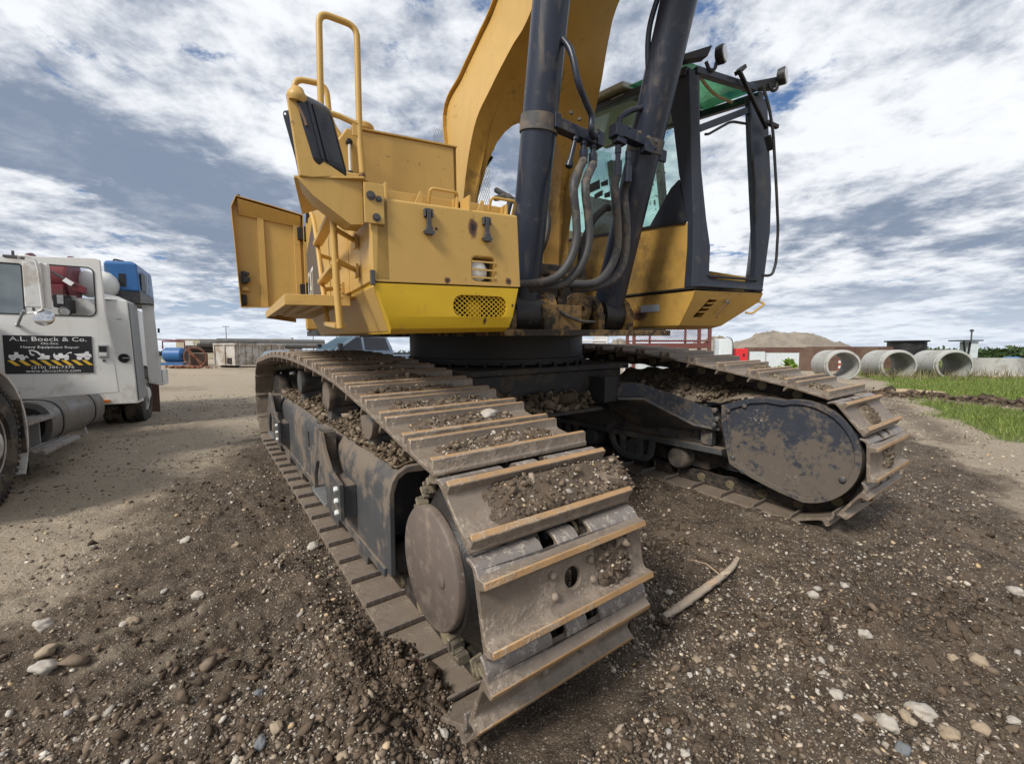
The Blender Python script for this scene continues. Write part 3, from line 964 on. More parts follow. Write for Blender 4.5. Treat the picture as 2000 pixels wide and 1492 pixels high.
def build_shoe():
    me = make_shoe_mesh()
    o = bpy.data.objects.new('track_shoe', me)
    C.objects.link(o)
    c_ = MB().cyl((.375, 0, -.1), (.375, 0, .1), .036, n=20).box(.262, .325, .124, .3, -.2, .2).box(.425, .488, .124, .3, -.2, .2)
    cut(o, c_)
    # rim of the hole, four bolt heads
    bm = bmesh.new()
    bm.from_mesh(o.data)
    for x, y in ((.285, -.035), (.285, .035), (.465, -.035), (.465, .035)):
        r = bmesh.ops.create_uvsphere(bm, u_segments=8, v_segments=5, radius=.017, matrix=Matrix.Translation((x, y, .006)) @ Matrix.Diagonal((1, 1, .8, 1)))
    bm.to_mesh(o.data)
    bm.free()
    o.data.polygons.foreach_set('use_smooth', [True] * len(o.data.polygons))
    b = o.modifiers.new('bevel', 'BEVEL')
    b.width, b.segments, b.limit_method, b.angle_limit = .0035, 1, 'ANGLE', math.radians(40)
    bpy.context.view_layer.update()
    nm = bpy.data.meshes.new_from_object(o.evaluated_get(bpy.context.evaluated_depsgraph_get()))
    o.modifiers.clear()
    o.data = nm
    nm.name = 'track_shoe'
    nm.polygons.foreach_set('use_smooth', [True] * len(nm.polygons))
    nm.set_sharp_from_angle(angle=math.radians(35))
    return o


def build_link():
    mb = MB()
    for x in (.215, .475):
        out = [(-.150, -.045), (-.135, -.020), (.120, -.020), (.150, -.045), (.158, -.080), (.150, -.112), (.120, -.135), (.04, -.120), (-.04, -.120), (-.120, -.135), (-.152, -.112), (-.160, -.080)]
        mb.prism(out, 0, x, x + .06, 0)
        for y in (-.132, .132):
            mb.cyl((x - .016, y, -.08), (x + .076, y, -.08), .036, n=12, mi=1)
    return mb.build('track_link', ['chain_black', 'pin_steel'], bevel=0)


SHOE0, LINK0 = build_shoe(), build_link()


def lay_track(v0, du, dw, start, first):
    path = chain_path(du, dw)
    pins = pins_on(path, start)
    n = len(pins)
    out_ = []
    for k in range(n):
        a, b_ = Vector((0, *pins[k])), Vector((0, *pins[(k + 1) % n]))
        mid_ = (a + b_) / 2
        tan = (b_ - a).normalized()
        nor = Vector((1, 0, 0)).cross(tan).normalized()
        M = Matrix.Identity(4)
        for r in range(3):
            M[r][0], M[r][1], M[r][2] = (1, 0, 0)[r], tan[r], nor[r]
        org = mid_ + nor * .082
        M.translation = (v0, org.y, org.z)
        s = SHOE0 if (first and k == 0) else SHOE0.copy()
        l = LINK0 if (first and k == 0) else LINK0.copy()
        if not (first and k == 0):
            C.objects.link(s)
            C.objects.link(l)
        s.parent = EX
        s.matrix_basis = M
        l.parent = s
        l.matrix_basis = Matrix.Identity(4)
        out_.append((org, tan, nor, s))
    return out_, path


FV_ = GAUGE
FC, FCF = (0.45, 0.47), (0.45 - .17, 0.47 + .08)
ang0 = math.atan2(.275, -.455)
TRK_N, PATH_N = lay_track(0.0, 0, 0, (FC[0] + .42 * math.cos(ang0), FC[1] + .42 * math.sin(ang0)), True)
ang1 = math.atan2(.20, -.53)
TRK_F, PATH_F = lay_track(GAUGE, -.17, .08, (FCF[0] + .42 * math.cos(ang1), FCF[1] + .42 * math.sin(ang1)), False)

# ---------------------------------------------------------------- near track frame
mb = MB()
sec = [(.12, .15), (.12, .60), (.135, .66), (.165, .705), (.22, .735), (.56, .735), (.60, .70), (.615, .60), (.615, .15), (.585, .15), (.585, .60), (.55, .68), (.22, .70), (.175, .672), (.15, .60), (.15, .15)]
sec2 = [(a, b * .985 + .012) for a, b in sec]
mb.loft([[(a, 1.07 - .03 * (b - .4), b) for a, b in sec], [(a, 5.05, b) for a, b in sec2]], 0)
mb.box(.155, .58, 1.5, 1.54, .16, .69)                       # bulkhead inside the open end
TF = mb.build('track_frame', 'frame_paint', EX, bevel=.006)
mb = MB().box(.16, .575, 1.62, 4.95, .22, .32)
mb.build('web_filler', 'chain_black', TF, None)
# lower side rail with the roller openings
mb = MB()
mb.beam((.112, 1.13, .155), (.112, 5.2, .175), .02, .05)
for u in (1.55, 2.2, 2.85, 3.5, 4.15, 4.8):
    mb.hexa([(.10, u - .17, .15), (.17, u - .17, .15), (.17, u + .17, .15), (.10, u + .17, .15), (.11, u - .10, .055), (.17, u - .10, .055), (.17, u + .10, .055), (.11, u + .10, .055)])
mb.build('roller_guard', 'frame_paint', TF, bevel=.006)
for u in (1.25, 1.87, 2.52, 3.17, 3.82, 4.47, 4.95):
    r = MB().lathe((.17, u, .13), (1, 0, 0), [(0, .05), (.02, .085), (.06, .10), (.34, .10), (.38, .085), (.40, .05)], 18)
    r.build('track_roller', 'chain_black', TF)
mb = MB().box(FV_ + .24, FV_ + .60, 1.0, 5.1, .20, .47)  # dark filler box, added to close the bright gap under the far frame
FAR_FILLER = mb
# small slot in the frame side
cut(TF, MB().box(.05, .14, 3.02, 3.10, .43, .58))
# top-run carrier rollers
for u, w_ in ((1.55, .965), (2.55, 1.01), (3.62, 1.03)):
    cr = MB().lathe((.16, u, w_ - .055), (1, 0, 0), [(0, .055), (.008, .115), (.04, .12), (.07, .105), (.30, .105), (.34, .12), (.37, .115), (.375, .05)], 22)
    c_ = cr.build('carrier_roller', 'frame_paint', EX)
    MB().hexa([(.18, u - .05, .72), (.42, u - .05, .72), (.42, u + .05, .72), (.18, u + .05, .72), (.2, u - .035, w_ - .10), (.4, u - .035, w_ - .10), (.4, u + .035, w_ - .10), (.2, u + .035, w_ - .10)]).build('roller_post', 'frame_paint', c_, bevel=.006)


# steps bolted to the frame side
def frame_step(u0, sc_):
    S_ = lambda u, w_: (u0 + u * sc_, w_)
    prof = [S_(.02, .80), (S_(.16, .79)), S_(.24, .62), S_(.34, .50), S_(.34, .40), S_(.22, .36), S_(-.30, .36), S_(-.62, .44), S_(-.62, .54), S_(-.30, .56), S_(-.18, .66)]
    # a thick plate standing off the frame with an arched opening below
    plate = [(-.50, .29), (-.50, .52), (-.26, .55), (-.12, .66), (-.05, .765), (.12, .775), (.20, .62), (.31, .60), (.33, .33), (.22, .29), (.20, .40), (.12, .52), (.02, .55), (-.08, .48), (-.14, .38), (-.16, .29)]
    st = MB().prism([S_(a, b) for a, b in plate], 0, .012, .038)
    o = st.build('frame_step', 'frame_paint', EX, bevel=.004)
    MB().hexa([(.036, u0 - .48 * sc_, .30), (.119, u0 - .48 * sc_, .30), (.119, u0 - .17 * sc_, .30), (.036, u0 - .17 * sc_, .30), (.036, u0 - .48 * sc_, .5), (.119, u0 - .48 * sc_, .5), (.119, u0 - .17 * sc_, .5), (.036, u0 - .17 * sc_, .5)]).build('step_bracket', 'frame_paint', o, bevel=.004)
    MB().box(.036, .119, u0 - .04 * sc_, u0 + .13 * sc_, .56, .76).build('step_bracket', 'frame_paint', o, bevel=.004)
    tr_ = MB().box(.0, .11, u0 - .17 * sc_, u0 + .24 * sc_, .275, .292)
    for i in range(9):
        a = u0 - .16 * sc_ + .4 * sc_ * i / 8
        tr_.box(.0, .11, a - .008, a + .008, .292, .303)
    tr_.build('step_tread', 'galv', o)
    for k in range(3):
        z = .33 + .075 * k
        MB().lathe((.012, u0 - .445 * sc_, z), (-1, 0, 0), [(0, .019), (.012, .019), (.02, .014), (.022, .004)], 6).build('bolt', 'lamp_lens', o)
    return o


frame_step(2.12, 1.0)
frame_step(4.55, 1.0)

# ---------------------------------------------------------------- final drive at the front of the near track
mb = MB().lathe((.150, FC[0] + .03, FC[1] + .02), (-1, 0, 0), [(.055, .20), (.055, .246), (.080, .246), (.088, .238), (.0885, .02)], 64)
FD = mb.build('drive_cover', 'drive_cover', EX, smooth=50)
mb = MB().lathe((.235, FC[0], FC[1] + .008), (-1, 0, 0), [(0, .34), (.03, .335), (.06, .30), (.10, .255), (.14, .235), (.1401, .05)], 48)
mb.build('drive_hub', 'grease', FD)
mb = MB().lathe((.0635, FC[0] - .085, FC[1] + .02), (-1, 0, 0), [(0, .030), (.006, .030), (.010, .02), (.011, .004)], 12)
mb.build('drain_plug', 'drive_cover', FD)
# muddy ring of segment ends outside the sprocket
mb = MB()
for k in range(26):
    a = 2 * PI * k / 26 + .06 * math.sin(k * 3.1)
    rr_ = .372 + .010 * math.sin(k * 5.3)
    ctr = Vector((.165 + .012 * math.sin(k * 2.2), FC[0] + rr_ * math.cos(a), FC[1] + rr_ * math.sin(a)))
    rd, tn = Vector((0, math.cos(a), math.sin(a))), Vector((0, -math.sin(a), math.cos(a)))
    hw, hh = .020 + .007 * math.sin(k * 1.7), .032 + .01 * math.sin(k * 2.9)
    for q in (-1, 1):
        mb.hexa([ctr + tn * (q * .016 - hw * .6) - rd * hh + Vector((.04, 0, 0)), ctr + tn * (q * .016 + hw * .6) - rd * hh + Vector((.04, 0, 0)), ctr + tn * (q * .022 + hw * .6) + rd * hh + Vector((.05, 0, 0)), ctr + tn * (q * .022 - hw * .6) + rd * hh + Vector((.05, 0, 0)),
                 ctr + tn * (q * .016 - hw * .5) - rd * hh * .8 - Vector((.018, 0, 0)), ctr + tn * (q * .016 + hw * .5) - rd * hh * .8 - Vector((.018, 0, 0)), ctr + tn * (q * .022 + hw * .5) + rd * hh * .8 - Vector((.012, 0, 0)), ctr + tn * (q * .022 - hw * .5) + rd * hh * .8 - Vector((.012, 0, 0))])
SPR = mb.build('sprocket_ring', 'clay_ring', EX, bevel=.006)
tag(SPR, kind='stuff')


def sprocket(v0, ctr, r):
    out = []
    n = 11
    for k in range(n):
        for da, rr_ in ((-.16, r - .05), (-.09, r - .04), (-.05, r + .025), (.05, r + .025), (.09, r - .04), (.16, r - .05)):
            a = 2 * PI * (k + .5) / n + da
            out.append((ctr[0] + rr_ * math.cos(a), ctr[1] + rr_ * math.sin(a)))
    return MB().prism(out, 0, v0, v0 + .09).build('sprocket', 'chain_black', EX, bevel=.004)


sprocket(.33, FC, .42)
sprocket(GAUGE + .33, FCF, .42)
for v0, du, dw in ((.2, 0, 0), (GAUGE + .2, -.05, .03)):
    MB().lathe((v0, 5.45 + du, .57 + dw), (1, 0, 0), [(0, .12), (.0, .345), (.05, .365), (.12, .345), (.14, .32), (.21, .32), (.23, .345), (.30, .365), (.35, .345), (.351, .12)], 40).build('idler_wheel', 'chain_black', EX)

# ---------------------------------------------------------------- far track frame and inner guard
FV = GAUGE
mb = MB().loft([[(FV + .14, 1.0, .46), (FV + .14, 1.0, .80), (FV + .2, 1.0, .86), (FV + .62, 1.0, .86), (FV + .63, 1.0, .46)], [(FV + .14, 5.1, .30), (FV + .14, 5.1, .74), (FV + .2, 5.1, .78), (FV + .62, 5.1, .78), (FV + .63, 5.1, .30)]])
TF2 = mb.build('track_frame', 'guard_plate', EX, bevel=.008)
FAR_FILLER.build('web_filler', 'chain_black', TF2, None)
MB().box(FV + .25, FV + .58, .30, 1.1, .25, .80).build('motor_housing', 'chain_black', TF2, None, bevel=.02)
mb = MB().beam((FV + .105, .80, .435), (FV + .105, 5.0, .36), .09, .055)
mb.build('frame_rail', 'frame_paint', TF2, bevel=.006)
for u in (1.25, 1.75, 2.35, 2.95, 3.55, 4.2):
    MB().lathe((FV + .10, u, .28), (1, 0, 0), [(0, .04), (.0, .085), (.02, .10), (.07, .105), (.42, .105), (.46, .06)], 18).build('track_roller', 'frame_paint', TF2)
for u in (1.75, 2.8):
    # chain guide loop round a roller
    pa = fillet([(FV + .085, u - .26, .44), (FV + .085, u - .22, .21), (FV + .085, u + .08, .185), (FV + .085, u + .22, .25), (FV + .085, u + .30, .46)], .06, 4)
    g_ = MB()
    for a, b in zip(pa[:-1], pa[1:]):
        g_.beam(a, b + (b - a) * .12, .055, .045, up=(1, 0, 0))
    g_.build('chain_guide', 'frame_paint', TF2, bevel=.006)
    for du_ in (-.10, .12):
        MB().box(FV + .07, FV + .12, u + du_ - .03, u + du_ + .03, .2, .44).build('guide_post', 'frame_paint', TF2, bevel=.006)
for u in (.95, 1.38):
    MB().box(FV + .075, FV + .145, u - .05, u + .05, .47, .60).build('rail_gusset', 'frame_paint', TF2, bevel=.005)

# teardrop inner guard plate of the travel motor: raised rim, recessed plate
cc, R_ = (.215, .58), .375
out = [(.80, .842), (.62, .912), (.46, .945)]
for i in range(25):
    a = math.radians(72 + 190 * i / 24)
    out.append((cc[0] + R_ * math.cos(a), cc[1] + R_ * math.sin(a)))
out += [(.36, .245), (.52, .29), (.66, .345), (.71, .37), (.745, .50), (.785, .66)]
inn = []
ctr = Vector((.38, .60))
for p in out:
    d_ = (ctr - Vector(p))
    inn.append(tuple(Vector(p) + d_.normalized() * .040))
mb = MB()
n = len(out)
v_in, v_out = FV + .015, FV + .15
mb.add([(v_in, a, b) for a, b in out] + [(v_in, a, b) for a, b in inn] + [(v_out, a, b) for a, b in out] + [(v_in + .035, a, b) for a, b in inn],
       [(i, (i + 1) % n, n + (i + 1) % n, n + i) for i in range(n)] + [(i, (i + 1) % n, 2 * n + (i + 1) % n, 2 * n + i) for i in range(n)] + [(n + i, n + (i + 1) % n, 3 * n + (i + 1) % n, 3 * n + i) for i in range(n)])
GP = mb.build('motor_guard', 'guard_plate', EX, bevel=.004)
mb = MB().prism([tuple(Vector(p) + (ctr - Vector(p)).normalized() * .034) for p in out], 0, FV + .034, FV + .05)
mb.build('guard_panel', 'guard_plate', GP)
mb = MB().add([(FV + .014, a, b) for a, b in ((.80, .842), (.60, .918), (.575, .882), (.765, .800))] + [(FV + .04, a, b) for a, b in ((.80, .842), (.60, .918), (.575, .882), (.765, .800))], [(0, 1, 2, 3), (3, 2, 6, 7), (1, 2, 6, 5), (0, 3, 7, 4)])
mb.build('guard_strap', 'guard_plate', GP, bevel=.003)
for a, b in ((.615, .862), (.745, .805), (.69, .42), (-.06, .44), (.60, .33)):
    MB().lathe((FV + .034, a, b), (-1, 0, 0), [(0, .021), (.016, .021), (.022, .012), (.0221, .002)], 10).build('bolt', 'frame_paint', GP)
# dark drum of the drive behind the guard
MB().lathe((FV + .05, cc[0] + .03, cc[1] - .01), (1, 0, 0), [(0, .36), (.1, .375), (.16, .36)], 48).build('drive_drum', 'shoe_steel', EX)

# ---------------------------------------------------------------- car body, arms and swing bearing
mb = MB()
top = [(.95, 1.62), (2.68, 1.62), (2.86, 1.85), (2.86, 3.5), (2.6, 3.7), (1.0, 3.7), (.75, 3.5), (.75, 1.85)]
mb.prism(top, 2, 1.115, 1.165)
mb.prism([(a * .94 + .108, b * .97 + .10) for a, b in top], 2, .80, 1.115)
CB = mb.build('car_body', 'car_body', EX, bevel=.012)
mb = MB().prism([(1.36, 1.50), (2.20, 1.50), (2.28, 1.75), (1.30, 1.75)], 2, .775, .80)
mb.box(1.30, 1.36, 1.52, 1.75, .80, .93)
mb.build('body_ledge', 'car_body', CB, bevel=.006)
mb = MB().box(1.02, 1.33, 1.55, 1.9, .86, .93)
mb.build('cover_plate', 'rust_brown', CB, bevel=.006)


def arm(name, prof, u_depth, mat_='guard_plate'):
    """prof: list of (v,u,w) of the front face; body runs back u_depth"""
    n = len(prof)
    mb = MB().loft([prof, [(v, u + u_depth, w_) for v, u, w_ in prof]])
    return mb.build(name, mat_, EX, bevel=.012)


A1 = arm('frame_arm', [(2.36, 1.47, .875), (2.36, 1.46, .995), (2.50, 1.32, 1.005), (2.87, .97, .825), (2.90, .84, .80), (2.90, .84, .635), (2.80, 1.02, .665), (2.52, 1.34, .875)], .55)
mb = MB().loft([[(2.34, 1.45, .855), (2.34, 1.45, .877), (2.53, 1.315, .877), (2.80, 1.0, .667), (2.91, .83, .637), (2.91, .83, .612), (2.79, 1.0, .645), (2.52, 1.32, .855)], [(2.34, 1.9, .855), (2.34, 1.9, .877), (2.53, 1.9, .877), (2.80, 1.75, .63), (2.91, 1.6, .55), (2.91, 1.6, .52), (2.79, 1.75, .60), (2.52, 1.9, .845)]])
mb.build('arm_flange', 'frame_paint', A1, bevel=.005)
mb = MB().box(2.20, 2.37, 1.48, 1.9, .84, 1.06)
mb.build('arm_root', 'car_body', A1, bevel=.008)
for a, b in ((.86, .79), (.84, .72), (.86, .665)):
    MB().lathe((2.885, a, b), (-1, 0, 0), [(0, .022), (.03, .022), (.036, .012), (.0361, .002)], 8).build('bolt', 'frame_paint', A1)
for v0, v1, u in ((.5, 1.0, 1.75), (.5, 1.0, 3.4), (2.7, 3.2, 3.4)):
    MB().hexa([(v0, u - .1, .45), (v1, u - .1, .80), (v1, u + .5, .80), (v0, u + .5, .45), (v0, u - .1, .75), (v1, u - .1, 1.08), (v1, u + .5, 1.08), (v0, u + .5, .75)]).build('frame_arm', 'car_body', EX, bevel=.012)
TT = MB().lathe((VC, SW_U, 1.16), (0, 0, 1), [(0, .80), (.02, .86), (.07, .86), (.075, .845), (.27, .845)], 72).build('swing_bearing', 'black_steel', EX)
for k in range(36):
    a = 2 * PI * k / 36
    MB().cyl((VC + .875 * math.cos(a), SW_U + .875 * math.sin(a), 1.163), (VC + .875 * math.cos(a), SW_U + .875 * math.sin(a), 1.195), .018, n=6).build('bearing_bolt', 'black_steel', TT)
# ================================================================ EXCAVATOR: upper structure (coordinates a right, b back, c up about the swing axis)
def up(mb, name, mat_, bevel=.006, smooth=38):
    return mb.build(name, mat_, EX, S_M, bevel=bevel, smooth=smooth)


def sub(mb, name, mat_, par, bevel=.003, smooth=38):
    return mb.build(name, mat_, par, None, bevel=bevel, smooth=smooth)


# main deck
DK = up(MB().box(-.78, .62, -1.62, 3.0, 1.415, 1.455), 'deck_plate', 'greasy_yellow', .004)
sub(MB().box(-1.5, 1.55, 1.2, 3.0, 1.43, 1.5), 'deck_frame', 'car_body', DK)
sub(MB().box(-.42, -.12, -1.50, -1.42, 1.455, 1.62), 'front_bracket', 'greasy_yellow', DK)

# ---------------------------------------------------------------- tool box and lower skirt at the machine's right front
TB = up(MB().hexa([(-1.572, -1.90, 1.652), (-.832, -1.90, 1.665), (-.832, -1.25, 1.665), (-1.572, -1.25, 1.652), (-1.552, -1.90, 2.008), (-.850, -1.90, 2.022), (-.850, -1.25, 2.10), (-1.552, -1.25, 2.08)]), 'tool_box', 'yellow_paint', .010)
win = MB().prism(rrect(-1.103, -.983, 1.683, 1.797, .02), 1, -2.0, -1.84)
cut(TB, win)
lp = MB().lathe((-1.062, -1.835, 1.735), (0, -1, 0), [(0, .052), (.03, .052), (.045, .04), (.05, .02), (.051, .002)], 20)
LB = sub(lp, 'work_lamp', 'lamp_lens', TB, 0)
sub(MB().box(-1.112, -.975, -1.845, -1.839, 1.675, 1.805), 'lamp_recess', 'black', TB, 0)
for z in (1.775, 1.737, 1.70):
    sub(MB().box(-1.106, -.980, -1.905, -1.899, z - .004, z + .004), 'lamp_bar', 'yellow_paint', TB, 0)
# two rubber latches
for a, c_ in ((-1.325, 1.945), (-1.033, 1.945)):
    l = MB().box(a - .013, a + .013, -1.922, -1.90, c_ + .028, c_ + .042)
    l.box(a - .020, a - .014, -1.925, -1.90, c_ + .005, c_ + .040).box(a + .014, a + .020, -1.925, -1.90, c_ + .005, c_ + .040)
    l.hexa([(a - .011, -1.925, c_ - .045), (a + .011, -1.925, c_ - .045), (a + .011, -1.908, c_ - .045), (a - .011, -1.908, c_ - .045), (a - .009, -1.928, c_ + .03), (a + .009, -1.928, c_ + .03), (a + .009, -1.91, c_ + .03), (a - .009, -1.91, c_ + .03)])
    l.prism([(a - .012, c_ - .035), (a + .012, c_ - .035), (a + .016, c_ - .055), (a + .026, c_ - .058), (a + .018, c_ - .074), (a - .018, c_ - .074), (a - .026, c_ - .058), (a - .016, c_ - .055)], 1, -1.932, -1.905)
    sub(l, 'box_latch', 'dark_grey', TB, .002)
# hatches with handles on top of the box
for a0, a1, b0, c0 in ((-1.50, -1.13, -1.74, 2.035), (-1.12, -.885, -1.80, 2.02)):
    h = MB().box(a0, a1, b0, b0 + .012, c0, c0 + .062).box(a0, a0 + .012, b0 - .10, b0, c0 - .02, c0 + .062).box(a0, a1, b0 + .012, b0 + .4, c0 + .05, c0 + .062).box(a1 - .012, a1, b0 - .06, b0 + .3, c0 - .01, c0 + .062)
    H = sub(h, 'box_hatch', 'yellow_paint', TB, .003)
    am = a0 + (a1 - a0) * .62
    sub(MB().tube(fillet([(am, b0 - .01, c0 + .01), (am, b0 - .05, c0 + .085), (am + .14, b0 - .05, c0 + .085), (am + .14, b0 - .01, c0 + .015)], .02, 4), .0075, 8), 'hatch_handle', 'yellow_paint', TB, 0)
    sub(MB().prism([(am - .07, c0), (am - .035, c0), (am - .030, c0 + .066), (am - .045, c0 + .072), (am - .07, c0 + .02)], 1, b0 - .03, b0 - .022), 'hatch_tab', 'yellow_paint', TB, .002)
# dark seam below the box, then the bright lower skirt
sub(MB().hexa([(-1.56, -1.885, 1.643), (-.842, -1.885, 1.656), (-.842, -1.3, 1.656), (-1.56, -1.3, 1.643), (-1.56, -1.885, 1.654), (-.842, -1.885, 1.667), (-.842, -1.3, 1.667), (-1.56, -1.3, 1.654)]), 'box_seam', 'seam_dark', TB, 0)
prof = [(-1.900, 1.645), (-1.893, 1.50), (-1.87, 1.447), (-1.82, 1.426), (-1.3, 1.426), (-1.3, 1.645)]
SK = up(MB().loft([[(-1.575 + .085 * (1.645 - c_) / .22, b_, c_) for b_, c_ in prof], [(-.845 - .045 * (1.658 - c_) / .22, b_, c_ + .012) for b_, c_ in prof]]), 'lower_skirt', 'bright_yellow', .008)
cut(SK, MB().prism(rrect(-1.205, -.915, 1.508, 1.612, .045), 1, -2.0, -1.80))
sub(MB().box(-1.23, -.89, -1.806, -1.80, 1.48, 1.64), 'grille_back', 'seam_dark', SK, 0)
sub(MB().ball((-1.07, -1.83, 1.55), .045, 12, sc=(1, .5, 1)), 'horn', 'bright_yellow', SK, 0)
g = MB()
ga0, ga1, gc0, gc1 = -1.205, -.915, 1.508, 1.612
nx, nz = 11, 5
for i in range(-nz, nx + nz):
    for sgn in (1, -1):
        # a zig-zag strand of the expanded metal, clipped to the opening
        x0 = ga0 + (ga1 - ga0) * i / nx
        p = (x0, gc0) if sgn == 1 else (x0, gc1)
        dx = (ga1 - ga0) / nx * nz * .92
        q = (x0 + dx, gc1) if sgn == 1 else (x0 + dx, gc0)
        t0, t1 = max(0, (ga0 - p[0]) / (q[0] - p[0])), min(1, (ga1 - p[0]) / (q[0] - p[0]))
        if t1 - t0 < .05: continue
        A = (p[0] + (q[0] - p[0]) * t0, -1.889 + .002 * sgn, p[1] + (q[1] - p[1]) * t0)
        B = (p[0] + (q[0] - p[0]) * t1, -1.889 + .002 * sgn, p[1] + (q[1] - p[1]) * t1)
        g.beam(A, B, .003, .0034, up=(0, 0, 1))
tag(sub(g, 'skirt_grille', 'bright_yellow', SK, 0), kind='stuff')

# ---------------------------------------------------------------- right side of the house: belly, side panel with the emblem, hood
BL = up(MB().loft([[(-1.578, -1.886, 1.640), (-1.495, -1.80, 1.430), (-1.30, -1.80, 1.430), (-1.30, -1.85, 1.640)], [(-1.578, 1.2, 1.640), (-1.495, 1.2, 1.428), (-1.0, 1.2, 1.428), (-1.0, 1.2, 1.640)], [(-1.50, 2.2, 1.640), (-1.40, 2.2, 1.46), (-1.0, 2.2, 1.46), (-1.0, 2.2, 1.640)]]), 'belly_panel', 'yellow_paint', .012)
SP = up(MB().hexa([(-1.585, -1.30, 1.655), (-1.50, -1.30, 1.655), (-1.50, 1.32, 1.66), (-1.585, 1.32, 1.66), (-1.585, -1.30, 2.30), (-1.50, -1.30, 2.30), (-1.50, 1.32, 2.62), (-1.585, 1.32, 2.62)]), 'side_panel', 'yellow_paint', .008)
sub(MB().box(-1.578, -1.50, -1.90, -1.305, 1.656, 2.01), 'front_side_panel', 'yellow_paint', SP, .006)
sub(MB().box(-1.5875, -1.58, -.55, -.54, 1.66, 2.35), 'panel_seam', 'seam_dark', SP, 0)
# emblem: dark field, big letters, pale red stripe
d = MB().add([(-1.5878, b_, c_) for b_, c_ in ((1.28, 2.28), (.42, 2.47), (-.20, 1.93), (.25, 1.70), (1.28, 1.70))] + [(-1.5862, b_, c_) for b_, c_ in ((1.28, 2.28), (.42, 2.47), (-.20, 1.93), (.25, 1.70), (1.28, 1.70))], [(0, 1, 2, 3, 4), (0, 1, 6, 5), (1, 2, 7, 6), (2, 3, 8, 7), (3, 4, 9, 8)])
sub(d, 'emblem_field', 'decal_grey', SP, 0)
MT = Matrix.Translation((-1.589, .96, 1.80)) @ Matrix(((0, 0, -1, 0), (-1, 0, 0, 0), (0, 1, 0, 0), (0, 0, 0, 1)))
text_mesh('emblem_letters', 'CAT', .40, 'decal_white', SP, MT, sx=.78)
sub(MB().add([(-1.5892, b_, c_) for b_, c_ in ((.25, 1.74), (-.28, 1.80), (-.28, 1.70), (.25, 1.64))], [(0, 1, 2, 3)]), 'emblem_stripe', 'decal_pink', SP, 0)
# soot marks are in the paint; hinge blocks on the edge
sub(MB().box(-1.588, -1.568, -1.908, -1.888, 1.635, 1.70), 'corner_latch', 'frame_paint', SP, .003)
HD = up(MB().loft([[(-1.56, b_, c_) , (-1.42, b_, c_ + .12), (-.6, b_, c_ + .12), (-.6, b_, 1.6), (-1.5, b_, 1.6)] for b_, c_ in ((.25, 2.42), (1.32, 2.60))]), 'engine_hood', 'yellow_paint', .012)
CW = up(MB().loft([[(-1.56, 2.3, c_), (-1.5, 2.95, c_), (-.8, 3.35, c_), (.8, 3.35, c_), (1.5, 2.95, c_), (1.56, 2.3, c_)] for c_ in (1.5, 1.58, 2.5, 2.62)]), 'counterweight', 'yellow_paint', .03)
up(MB().box(-.6, 1.5, .6, 2.3, 1.5, 2.45), 'engine_house', 'yellow_paint', .02)
# dark rear edge of the intake and its rail behind the mirror
sub(MB().tube(fillet([(-1.60, .9, 2.70), (-1.62, .55, 2.92), (-1.62, .2, 2.96), (-1.60, .0, 2.75)], .06), .014, 8), 'hood_rail', 'dark_grey', HD, 0)
sub(MB().hexa([(-1.60, .98, 2.55), (-1.56, .98, 2.55), (-1.56, 1.05, 2.55), (-1.60, 1.05, 2.55), (-1.61, .5, 3.05), (-1.57, .5, 3.05), (-1.57, .57, 3.05), (-1.61, .57, 3.05)]), 'hood_edge', 'dark_grey', HD, .003)

# ---------------------------------------------------------------- open engine door, seen from inside
fr = [(-1.615, 1.735), (-2.205, 1.715), (-2.235, 2.675), (-2.19, 2.785), (-1.90, 2.735), (-1.605, 2.675)]
ED = up(MB().prism(fr, 1, 1.34, 1.358), 'engine_door', 'yellow_paint', .004)
ring = MB()
for i in range(len(fr)):
    p, q = fr[i], fr[(i + 1) % len(fr)]
    ring.beam((p[0], 1.30, p[1]), (q[0], 1.30, q[1]), .008, .085, up=(0, 1, 0))
sub(ring, 'door_flange', 'yellow_paint', ED, .002)
sub(MB().hexa([(-2.03, 1.315, 1.72), (-1.965, 1.315, 1.72), (-1.965, 1.34, 1.72), (-2.03, 1.34, 1.72), (-2.02, 1.315, 2.72), (-1.965, 1.315, 2.71), (-1.965, 1.34, 2.71), (-2.02, 1.34, 2.72)]), 'door_rib', 'yellow_paint', ED, .004)
sub(MB().box(-1.70, -1.64, 1.31, 1.34, 1.74, 2.66), 'door_rib', 'yellow_paint', ED, .004)
sub(MB().hexa([(-2.18, 1.32, 2.62), (-1.63, 1.32, 2.56), (-1.63, 1.34, 2.56), (-2.18, 1.34, 2.62), (-2.18, 1.26, 2.76), (-1.63, 1.26, 2.66), (-1.63, 1.28, 2.66), (-2.18, 1.28, 2.76)]), 'door_hood', 'yellow_paint', ED, .004)
sub(MB().box(-2.19, -2.14, 1.28, 1.335, 1.95, 2.07).box(-2.165, -2.115, 1.265, 1.29, 1.965, 2.01).box(-2.165, -2.12, 1.265, 1.29, 2.03, 2.06), 'door_lock', 'black_steel', ED, .004)
sub(MB().box(-2.20, -2.155, 1.29, 1.335, 1.74, 1.84), 'door_lock', 'black_steel', ED, .004)
sub(MB().hexa([(-2.195, 1.30, 1.88), (-2.12, 1.30, 1.88), (-2.12, 1.335, 1.88), (-2.195, 1.335, 1.88), (-2.18, 1.30, 1.92), (-2.14, 1.30, 1.92), (-2.14, 1.335, 1.92), (-2.18, 1.335, 1.92)]), 'door_tab', 'yellow_paint', ED, .004)
